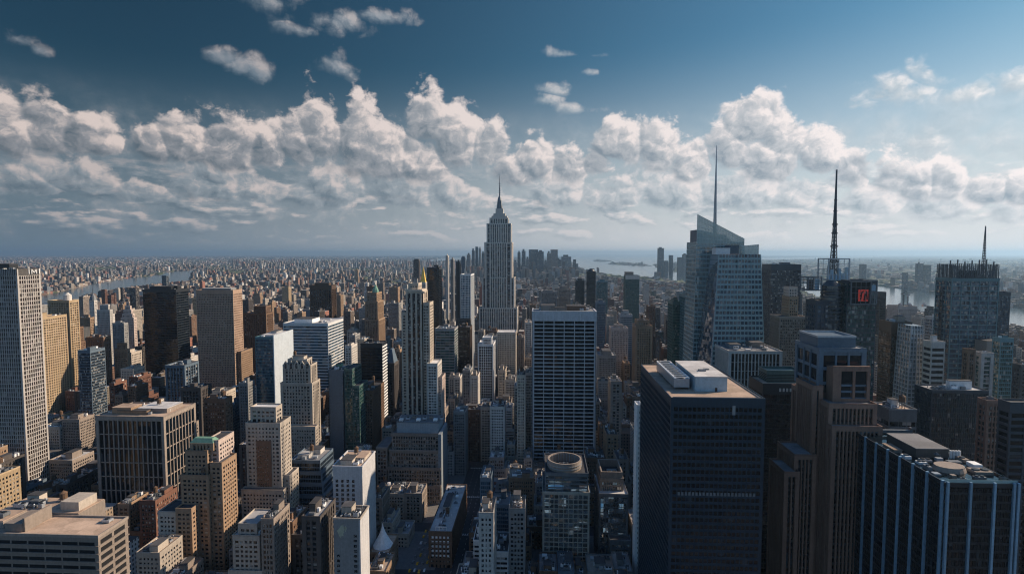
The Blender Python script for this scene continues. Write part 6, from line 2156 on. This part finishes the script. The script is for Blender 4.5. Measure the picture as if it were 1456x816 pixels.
y = S0
while y < 4200:
    for row in (0, 1):
        yy0 = y + SW / 2 + 1 + row * 31
        ext = 1.05 * yy0 + 60
        for ai in range(-14, 18):
            xa = -72 + 235 * ai + AW / 2 if True else 0
            xb = xa + 235 - AW
            if ai == -1 and yy0 > 640: xb += AW - 2      # the avenue ends at a plaza
            if -72 + 235 * ai < AVES[0] or True:
                pass
            x = xa + 1
            while x < xb - 9:
                w = rf.choice((9, 10, 12, 14, 17, 20, 24)) if yy0 < 650 else rf.choice((8, 10, 12, 14, 17, 20, 26))
                if yy0 > 2300: w *= 1.5
                if x + w > xb: w = xb - x
                d = rf.uniform(22, 29)
                yq = yy0 + (0 if row == 0 else 31 - 2 - d)
                x0_, x1_ = x, x + w - 0.8
                x += w
                if abs((x0_ + x1_) / 2) > ext or w < 8:
                    continue
                pxm, _ = proj((x0_ + x1_) / 2, yq, 0)
                if pxm < -120 or pxm > 1600 or wet(x0_, yq) or wet(x1_, yq):
                    continue
                if x1_ < -1100 and yq < 1500 and False:
                    continue
                if blocked(x0_, x1_, yq, yq + d):
                    # try a smaller lot
                    c_ = (x0_ + x1_) / 2
                    if blocked(c_ - 6, c_ + 6, yq, yq + d * .6): continue
                    x0_, x1_, d = c_ - 6, c_ + 6, d * .6
                h = zone_h(x0_, yq)
                if 610 < yq < 980 and 638 < pxm < 757: h = h * 1.2 + 12
                h = height_cap(x0_, x1_, yq, yq + d, h)
                if h < 7: h = 7 if yq > 450 else 0
                if h <= 0: continue
                FILL.append([x0_, x1_, yq, yq + d, h])
    y += 80

# visible size of each lot's building: a coarse painter's pass over the picture grid
W_, H_g = 364, 204
buf = np.full((H_g, W_), -1, dtype=np.int32)
items = []
for i, (x0_, x1_, y0_, y1_, h) in enumerate(FILL):
    items.append((y0_, i, x0_, x1_, y0_, y1_, h))
for q in HEROES:
    items.append((q['Y'], -2, q['x0'], q['x1'], q['y0'], q['y1'], None if q['top'] is None else zat(q['top'], q['Y'])))
items.sort(key=lambda t: -t[0])
for _, i, x0_, x1_, y0_, y1_, h in items:
    c = [proj(a, b, zz) for a in (x0_, x1_) for b in (max(y0_, 50), y1_) for zz in (0, h)]
    L, Rr = min(p[0] for p in c) / 4, max(p[0] for p in c) / 4
    top_, bot_ = min(p[1] for p in c) / 4, max(p[1] for p in c) / 4
    a, b = max(0, int(round(L))), min(W_, int(round(Rr)))
    t_, u_ = max(0, int(round(top_))), min(H_g, int(round(bot_)))
    if b > a and u_ > t_:
        buf[t_:u_, a:b] = i
cnt = np.bincount(buf[buf >= 0], minlength=len(FILL))
order = np.argsort(-cnt)
N_SINGLE = 235
single = [int(i) for i in order[:N_SINGLE] if cnt[i] > 3]
rest = [i for i in range(len(FILL)) if i not in set(single)]

KINDS = {
    'L': [('tan brick', 'masonry', 4), ('brown brick', 'masonry', 4), ('limestone', 'masonry', 3), ('pale stone', 'masonry', 0.8), ('dark stone', 'piers', 2), ('red brick', 'masonry', 0.8), ('slate blue', 'curtain', 1.2), ('warm concrete', 'fine grid', 2), ('yellow stone', 'masonry', .7)],
    'M': [('limestone', 'masonry', 3), ('pale stone', 'masonry', 1.8), ('brown brick', 'masonry', 3), ('grey concrete', 'fine grid', 2), ('tan brick', 'masonry', 2.4), ('white panel', 'bands', .8), ('warm concrete', 'piers', 2), ('slate blue', 'curtain', 1)],
    'R': [('dark stone', 'piers', 2), ('grey concrete', 'bands', 2), ('warm concrete', 'fine grid', 2), ('pale stone', 'masonry', 1.5), ('slate blue', 'curtain', 2), ('dark metal', 'curtain', 1.5), ('brown brick', 'masonry', 2), ('limestone', 'masonry', 1.4)],
}
WORD = {'cream stone': 'cream stone', 'tan brick': 'tan brick', 'brown brick': 'brown brick', 'limestone': 'beige stone', 'pale stone': 'pale stone', 'dark stone': 'charcoal stone', 'red brick': 'red brick', 'slate blue': 'blue-grey glass',
        'warm concrete': 'buff concrete', 'yellow stone': 'yellow stone', 'grey concrete': 'grey concrete', 'white panel': 'white banded', 'dark metal': 'black glass'}
ROOFW = {'gravel roof': 'gravel-brown', 'tar roof': 'black', 'grey roof': 'grey', 'pale roof': 'whitish', 'tan roof': 'sandy'}


def pick(lst):
    t = rf.random() * sum(q[2] for q in lst)
    for q in lst:
        t -= q[2]
        if t <= 0: return q
    return lst[-1]


hero_c = [(0.5 * (q['pl'] + q['pr']), q['vis'] - 8 if q['vis'] - q['top'] > 60 else (q['top'] + q['vis']) / 2, q) for q in HEROES if q['handle']]
LABELS = {}


def relation(px, py, yq):
    best = sorted(hero_c, key=lambda t: (t[0] - px) ** 2 + (1.3 * (t[1] - py)) ** 2)
    out = []
    for hx, hy, q in best[:4]:
        if yq < q['Y'] - 15 and q['pl'] - 6 < px < q['pr'] + 6: out.append(f"in front of the {q['handle']}")
        elif yq > q['Y'] and q['pl'] - 6 < px < q['pr'] + 6: out.append(f"behind the {q['handle']}")
        elif px < q['pl']: out.append(f"left of the {q['handle']}")
        elif px > q['pr']: out.append(f"right of the {q['handle']}")
        else: out.append(f"beside the {q['handle']}")
    return out


for n_i, i in enumerate(sorted(single, key=lambda k: FILL[k][2])):
    x0_, x1_, y0_, y1_, h = FILL[i]
    px, py = proj((x0_ + x1_) / 2, y0_, h * .8)
    Z_ = 'L' if px < 480 else 'M' if px < 900 else 'R'
    wall, sty, _ = pick(KINDS[Z_])
    if 638 < px < 757 and y0_ > 600 and rf.random() < .6: wall, sty = rf.choice((('pale stone', 'fine grid'), ('limestone', 'masonry'), ('grey concrete', 'fine grid'), ('cream stone', 'masonry')))
    glass = {'curtain': rf.choice(('blue glass', 'dark glass', 'green glass')), 'bands': 'dark glass'}.get(sty, 'dark glass')
    roof = rf.choice(('gravel roof', 'tar roof', 'tar roof', 'grey roof', 'pale roof', 'tan roof'))
    w, d = x1_ - x0_, y1_ - y0_
    B = Bld('mid_rise_building' if h > 24 else 'low_rise_building', 'x', 'building', x0_, x1_, y0_, y1_)
    FOOT.pop()
    feat = ''
    kw = dict(sty=sty, wall=wall, glass=glass, roof=roof, bay=rf.uniform(2.1, 3.0) if sty == 'masonry' else None, fl=rf.uniform(3.1, 3.8))
    mode = rf.random()
    if mode < .34 and h > 28 and w > 13:
        h1 = h * rf.uniform(.6, .85)
        s_ = rf.uniform(1.8, w * .17)
        B.tier(x0_, x1_, y0_, y1_, 0, h1, **kw)
        B.tier(x0_ + s_, x1_ - s_, y0_ + s_, y1_ - 1, h1, h, **kw)
        zr2 = h; box = (x0_ + s_, x1_ - s_, y0_ + s_, y1_ - 1); feat = 'with one setback'
        if rf.random() < .4 and w > 20:
            h2 = h + rf.uniform(4, 8)
            B.tier(x0_ + 2.2 * s_, x1_ - 2.2 * s_, y0_ + 2 * s_, y1_ - 2, h, height_cap(x0_, x1_, y0_, y1_, h2) if h2 < h + 8 else h2, **kw) if height_cap(x0_, x1_, y0_, y1_, h2) > h + 3 else None
            feat = 'with stepped top'
    elif mode < .5 and w > 17:
        f = rf.uniform(.35, .6)
        xm = x0_ + w * f
        B.tier(x0_, xm - .4, y0_, y1_, 0, h, **kw)
        hs = h * rf.uniform(.5, .8)
        B.tier(xm + .4, x1_, y0_ + 1, y1_ - 2, 0, hs, **kw)
        B.clutter(xm + 1, x1_ - .5, y0_ + 1.5, y1_ - 3, hs, 3, n_i + 500, wall, False)
        zr2 = h; box = (x0_, xm, y0_, y1_); feat = 'split into two heights'
    else:
        B.tier(x0_, x1_, y0_, y1_, 0, h, **kw)
        zr2 = h; box = (x0_, x1_, y0_, y1_)
    tank = rf.random() < .42 and sty in ('masonry', 'piers')
    near = y0_ < 700
    B.clutter(box[0] + .4, box[1] - .4, box[2] + .4, box[3] - .4, zr2, rf.choice((7, 9, 12)) if near else (4 if y0_ < 1000 else 2), n_i, wall if wall not in ('dark metal',) else 'grey steel', tank)
    if not feat: feat = 'with a round water tank' if tank else 'with flat roof'
    rel = relation(px, py, y0_)
    sz = 'low' if h < 24 else 'mid-height' if h < 55 else 'tall'
    wd_ = 'narrow' if w < 15 else 'broad' if w > 26 else ''
    cands = []
    for r1 in rel:
        cands.append(f"{sz} {wd_} {WORD[wall]} building {feat}, {r1}")
    for r1 in rel:
        cands.append(f"{sz} {wd_} {WORD[wall]} building, {ROOFW[roof]} roof, {r1}")
        cands.append(f"{wd_} {WORD[wall]} building {feat}, {ROOFW[roof]} roof, {r1}")
    for r1, r2 in itertools_pairs(rel) if False else [(rel[a], rel[b]) for a in range(4) for b in range(4) if a != b]:
        cands.append(f"{WORD[wall]} building, {r1} and {r2}")
    lab = None
    for c in cands:
        c = ' '.join(c.split())
        if len(c.split()) <= 16 and c not in LABELS:
            lab = c; break
    if lab is None:
        base = ' '.join(cands[0].split())
        for o_ in ('nearer', 'farther', 'lower', 'sunlit', 'shaded', 'smaller', 'plainer'):
            if o_ + ' ' + base not in LABELS:
                lab = o_ + ' ' + base; break
    LABELS[lab] = 1
    B.r['label'] = lab
    B.r['group'] = 'mid-rise buildings filling the blocks'
    B.finish()

# ------------------------------------------------------------------ the rest of the city, out to the horizon: nobody could count it
fm, T, b = new_mat('distant facades')
tc = T.n('ShaderNodeTexCoord')
p = tc.outputs['Object']
x, y_, z = T.sep(p)
nx, ny, nz = T.sep(T.n('ShaderNodeNewGeometry').outputs['Normal'])
side_ = T.m('GREATER_THAN', T.m('ABSOLUTE', nx), 0.5)
u = T.m('ADD', T.m('MULTIPLY', y_, side_), T.m('MULTIPLY', x, T.m('SUBTRACT', 1.0, side_)))
at_ = T.n('ShaderNodeAttribute', attribute_type='GEOMETRY', attribute_name='tint')
wu = T.m('GREATER_THAN', T.m('FRACT', T.m('DIVIDE', u, 3.4)), 0.5)
wv = T.m('GREATER_THAN', T.m('FRACT', T.m('DIVIDE', z, 3.7)), 0.48)
roofm = T.m('GREATER_THAN', nz, 0.5)
win = T.m('MULTIPLY', T.m('MULTIPLY', wu, wv), T.m('SUBTRACT', 1.0, roofm))
c = T.mix(T.m('MULTIPLY', win, 0.85), at_.outputs['Color'], (0.02, 0.025, 0.03))
rn = T.m('ADD', T.m('MULTIPLY', T.noise(p, 0.25, 3, 0.6), 0.8), 0.6)
c2 = T.vm('SCALE', c); T.put(c2.node.inputs[3], rn)
T.put(b.inputs['Base Color'], c2)
T.put(b.inputs['Roughness'], T.m('SUBTRACT', 0.85, T.m('MULTIPLY', win, 0.6)))

PAL = np.array([(.33, .25, .19), (.24, .14, .10), (.40, .35, .29), (.50, .46, .42), (.13, .10, .09), (.30, .13, .09), (.22, .22, .22), (.62, .60, .57), (.36, .28, .21), (.16, .18, .2)])
boxes, cols = [], []
rg = np.random.default_rng(3)


def add_box(x0, x1, y0, y1, z0, z1, col, rcol):
    boxes.append((x0, y0, z0, x1, y1, z1)); cols.append((col, rcol))


def tint():
    c = PAL[rg.integers(len(PAL))] * rg.choice([.45, .8, 1.2], p=[.3, .4, .3])
    g = rg.choice([.06, .12, .2, .35, .5], p=[.25, .25, .2, .2, .1])
    return c, np.array((g, g * .95, g * .9))


for i in rest:
    x0_, x1_, y0_, y1_, h = FILL[i]
    c_, r2 = tint()
    add_box(x0_, x1_, y0_, y1_, 0, h, c_, r2)
    if rf.random() < .7:
        w, d = x1_ - x0_, y1_ - y0_
        fx, fy = rf.uniform(.15, .4), rf.uniform(.15, .4)
        add_box(x0_ + w * fx, x0_ + w * (fx + .35), y0_ + d * fy, y0_ + d * (fy + .4), h, h + rf.uniform(2.5, 6), c_ * .9, r2)
    if rf.random() < .35:
        add_box(x1_ - 4, x1_ - 1.5, y0_ + 2, y0_ + 4.5, h, h + rf.uniform(3, 7), np.array((.12, .09, .07)), np.array((.1, .08, .07)))
# farther districts in polar bands
def far_city(n, ya, yb, pxa, pxb, hmu, hsig, wmin, wmax, tall=0.0, tallh=(40, 90), green=0.3, cap=382):
    k = 0
    for _ in range(n * 3):
        if k >= n: break
        yy = math.exp(rg.uniform(math.log(ya), math.log(yb)))
        px = rg.uniform(pxa, pxb)
        xx = at(px, 380, yy).x
        if wet(xx, yy): continue
        nse = math.sin(xx * .0021 + 1.3) * math.cos(yy * .0013 + xx * .0007) + .5 * math.sin(xx * .006 + yy * .004)
        if nse < -0.55 + green * 1.2 - 0.35: continue
        h = rg.lognormal(hmu, hsig)
        cl = math.sin(xx * .0035) * math.sin(yy * .0025 + 2)
        if rg.random() < tall * (2.2 if cl > .3 else .5): h = rg.uniform(*tallh)
        w, d = rg.uniform(wmin, wmax), rg.uniform(wmin, wmax)
        zmax = at(px, cap, yy).z
        h = min(h, max(8, zmax))
        h = min(h, height_cap(xx - w / 2, xx + w / 2, yy, yy + d, h)) if yy < 7000 else h
        if h < 4: continue
        if h > 35: w, d = min(w, 26), min(d, 26)
        c_, r2 = tint()
        add_box(xx - w / 2, xx + w / 2, yy, yy + d, 0, h, c_, r2)
        k += 1


far_city(15000, 4200, 9000, -60, 1000, 2.15, .4, 14, 40, .05, (35, 75), .05, 372)
far_city(13000, 2800, 6000, -60, 760, 2.35, .45, 12, 34, .07, (30, 70), .2, 380)
far_city(12000, 9000, 24000, -60, 1000, 2.4, .45, 26, 80, .045, (35, 75), .1, 359.5)
far_city(5000, 22000, 48000, -60, 1000, 2.9, .5, 60, 220, .05, (50, 90), .2, 357.8)
far_city(2500, 9000, 15000, 330, 700, 2.9, .45, 25, 60, .3, (50, 110), .2, 363)
far_city(5000, 2900, 8000, 1000, 1560, 2.3, .45, 20, 70, .05, (30, 80), .5, 376)
far_city(3500, 8000, 22000, 1000, 1560, 2.2, .5, 40, 140, .03, (40, 90), .6, 364)
far_city(2200, 3000, 4600, 640, 960, 2.9, .4, 14, 30, .10, (40, 75), .1, 388)
far_city(700, 4900, 6100, 725, 822, 4.0, .4, 20, 36, .4, (60, 140), .0, 370)
far_city(350, 4900, 6100, 650, 690, 4.0, .4, 20, 36, .4, (60, 140), .0, 366)
far_city(260, 5700, 6600, 932, 1010, 3.2, .5, 20, 50, .1, (50, 90), .0, 374)
far_city(900, 1500, 3000, -60, 260, 3.1, .5, 16, 34, .1, (40, 70), .0, 425)

nb = len(boxes)
Bx = np.array(boxes)
idx = np.array([(0, 1, 2), (3, 1, 2), (3, 4, 2), (0, 4, 2), (0, 1, 5), (3, 1, 5), (3, 4, 5), (0, 4, 5)])
V = Bx[:, idx].reshape(-1, 3)
q = np.array([(4, 5, 6, 7), (0, 1, 5, 4), (1, 2, 6, 5), (2, 3, 7, 6), (3, 0, 4, 7)])
L = (q[None] + 8 * np.arange(nb)[:, None, None]).reshape(-1)
me = bpy.data.meshes.new('distant_city')
me.vertices.add(len(V)); me.vertices.foreach_set('co', V.astype(np.float32).ravel())
me.loops.add(len(L)); me.loops.foreach_set('vertex_index', L.astype(np.int32))
me.polygons.add(nb * 5)
me.polygons.foreach_set('loop_start', (np.arange(nb * 5) * 4).astype(np.int32))
me.polygons.foreach_set('loop_total', np.full(nb * 5, 4, dtype=np.int32))
me.polygons.foreach_set('use_smooth', np.zeros(nb * 5, dtype=bool))
me.update(calc_edges=True)
a_ = me.attributes.new('tint', 'FLOAT_COLOR', 'FACE')
C4 = np.ones((nb, 5, 4), dtype=np.float32)
for k, (c_, r2) in enumerate(cols):
    C4[k, 0, :3] = r2; C4[k, 1:, :3] = c_
a_.data.foreach_set('color', C4.ravel())
me.materials.append(MATS['distant facades'])
o = bpy.data.objects.new('distant_city', me); COL.objects.link(o)
o['kind'] = 'stuff'; o['label'] = 'dense mass of far smaller buildings spreading to the horizon'; o['category'] = 'distant buildings'
print('FILL', len(FILL), 'single', len(single), 'stuff boxes', nb)


# ------------------------------------------------------------------ trees: street and park greenery, far woods
m, T, b = new_mat('foliage')
oi = T.n('ShaderNodeTexCoord').outputs['Object']
c = T.mix(T.noise(oi, 0.9, 4, 0.6), (0.020, 0.040, 0.014), (0.085, 0.10, 0.03))
T.put(b.inputs['Base Color'], c); b.inputs['Roughness'].default_value = .8
wall_mat('bark', (0.08, 0.06, 0.045))


def leafball(M, cx, cy_, cz, r, n, rr, s=.8):
    for _ in range(n):
        v = Vector((rr.gauss(0, 1), rr.gauss(0, 1), rr.gauss(0, 1))).normalized() * (r * rr.random() ** .35)
        c = Vector((cx, cy_, cz)) + Vector((v.x, v.y, v.z * .75))
        a = Vector((rr.gauss(0, 1), rr.gauss(0, 1), rr.gauss(0, 1))).normalized() * s * rr.uniform(.6, 1.3)
        b2 = a.cross(Vector((rr.gauss(0, 1), rr.gauss(0, 1), rr.gauss(0, 1)))).normalized() * s * rr.uniform(.5, 1)
        k = len(M.v)
        M.v += [tuple(c - a), tuple(c + b2), tuple(c + a), tuple(c - b2)]
        M.f.append((k, k + 1, k + 2, k + 3))


def make_tree(h, seed):
    rr = random.Random(seed)
    r = bpy.data.objects.new('park_tree', None); COL.objects.link(r)
    M = MB()
    for _ in range(9):
        leafball(M, rr.uniform(-.32, .32) * h, rr.uniform(-.32, .32) * h, h * rr.uniform(.5, .85), h * rr.uniform(.14, .24), 90, rr, .45)
    M.build('crown', 'foliage', r)
    M = MB(); M.bar((0, 0, 0), (0.2, 0, h * .55), .32, .18)
    for k in range(4):
        an = k * 1.6; M.bar((0.1, 0, h * .35), (math.cos(an) * h * .2, math.sin(an) * h * .2, h * .62), .15, .06)
    M.build('trunk', 'bark', r)
    return r


park = (xat(850, 590, 905), xat(893, 590, 905), 940, 1010)
# small park in the gap right of the white gridded slab, and a roof garden row
tp = make_tree(13, 1); tp['category'] = 'tree'; tp['group'] = 'park trees in the gap right of the gridded slab'
tp['label'] = 'leafy park tree in the gap right of the white gridded slab'
spots = []
rr = random.Random(9)
for _ in range(400):
    xx, yy = rr.uniform(66, 124), rr.uniform(700, 860)
    if not any(x0_ - 4 < xx < x1_ + 4 and y0_ - 4 < yy < y1_ + 4 for x0_, x1_, y0_, y1_, h in FILL) and not any(a - 3 < xx < b_ + 3 and c - 3 < yy < d + 3 for a, b_, c, d in FOOT) and all((xx - a) ** 2 + (yy - b_) ** 2 > 50 for a, b_ in spots):
        spots.append((xx, yy))
    if len(spots) >= 14: break
for k, (xx, yy) in enumerate(spots):
    o = tp if k == 0 else copy_tree(tp)
    o.location = (xx, yy, .6); o.rotation_euler[2] = rr.random() * 6; s = rr.uniform(.75, 1.15); o.scale = (s, s, s)

# far-off woods and tree-lined districts, low masses among the houses
M = MB()
rr = random.Random(21)
n = 0
while n < 5200:
    yy = math.exp(rr.uniform(math.log(2800), math.log(22000)))
    px = rr.uniform(-60, 1560)
    xx = at(px, 380, yy).x
    nse = math.sin(xx * .0021 + 1.3) * math.cos(yy * .0013 + xx * .0007) + .5 * math.sin(xx * .006 + yy * .004)
    if wet(xx, yy) or nse > .15: continue
    n += 1
    r_w = rr.uniform(12, 40) * (1 + yy / 9000); hh = rr.uniform(7, 14)
    k = 7
    ring = [(xx + r_w * rr.uniform(.6, 1.2) * math.cos(2 * math.pi * i / k), yy + r_w * rr.uniform(.6, 1.2) * math.sin(2 * math.pi * i / k), 0) for i in range(k)]
    top_ = [(xx + (p_[0] - xx) * .6, yy + (p_[1] - yy) * .6, hh * rr.uniform(.7, 1.2)) for p_ in ring]
    M.prism(ring, top_)
o = M.build('distant_woods', 'foliage'); o['kind'] = 'stuff'

# ------------------------------------------------------------------ haze: one closed box of thin air round the whole scene
m = bpy.data.materials.new('haze'); m.use_nodes = True
T = NT(m.node_tree)
v = T.n('ShaderNodeVolumePrincipled')
v.inputs['Color'].default_value = (0.42, 0.66, 0.92, 1)
v.inputs['Density'].default_value = 3.7e-5
v.inputs['Anisotropy'].default_value = 0.45
ou = T.n('ShaderNodeOutputMaterial')
T.t.links.new(v.outputs[0], ou.inputs['Volume'])
MATS['haze'] = m
hb = MB(); hb.box(-FAR - 100, -3200, -1.2, FAR + 100, FAR + 100, 452)
o = hb.build('haze', 'haze'); o['kind'] = 'stuff'
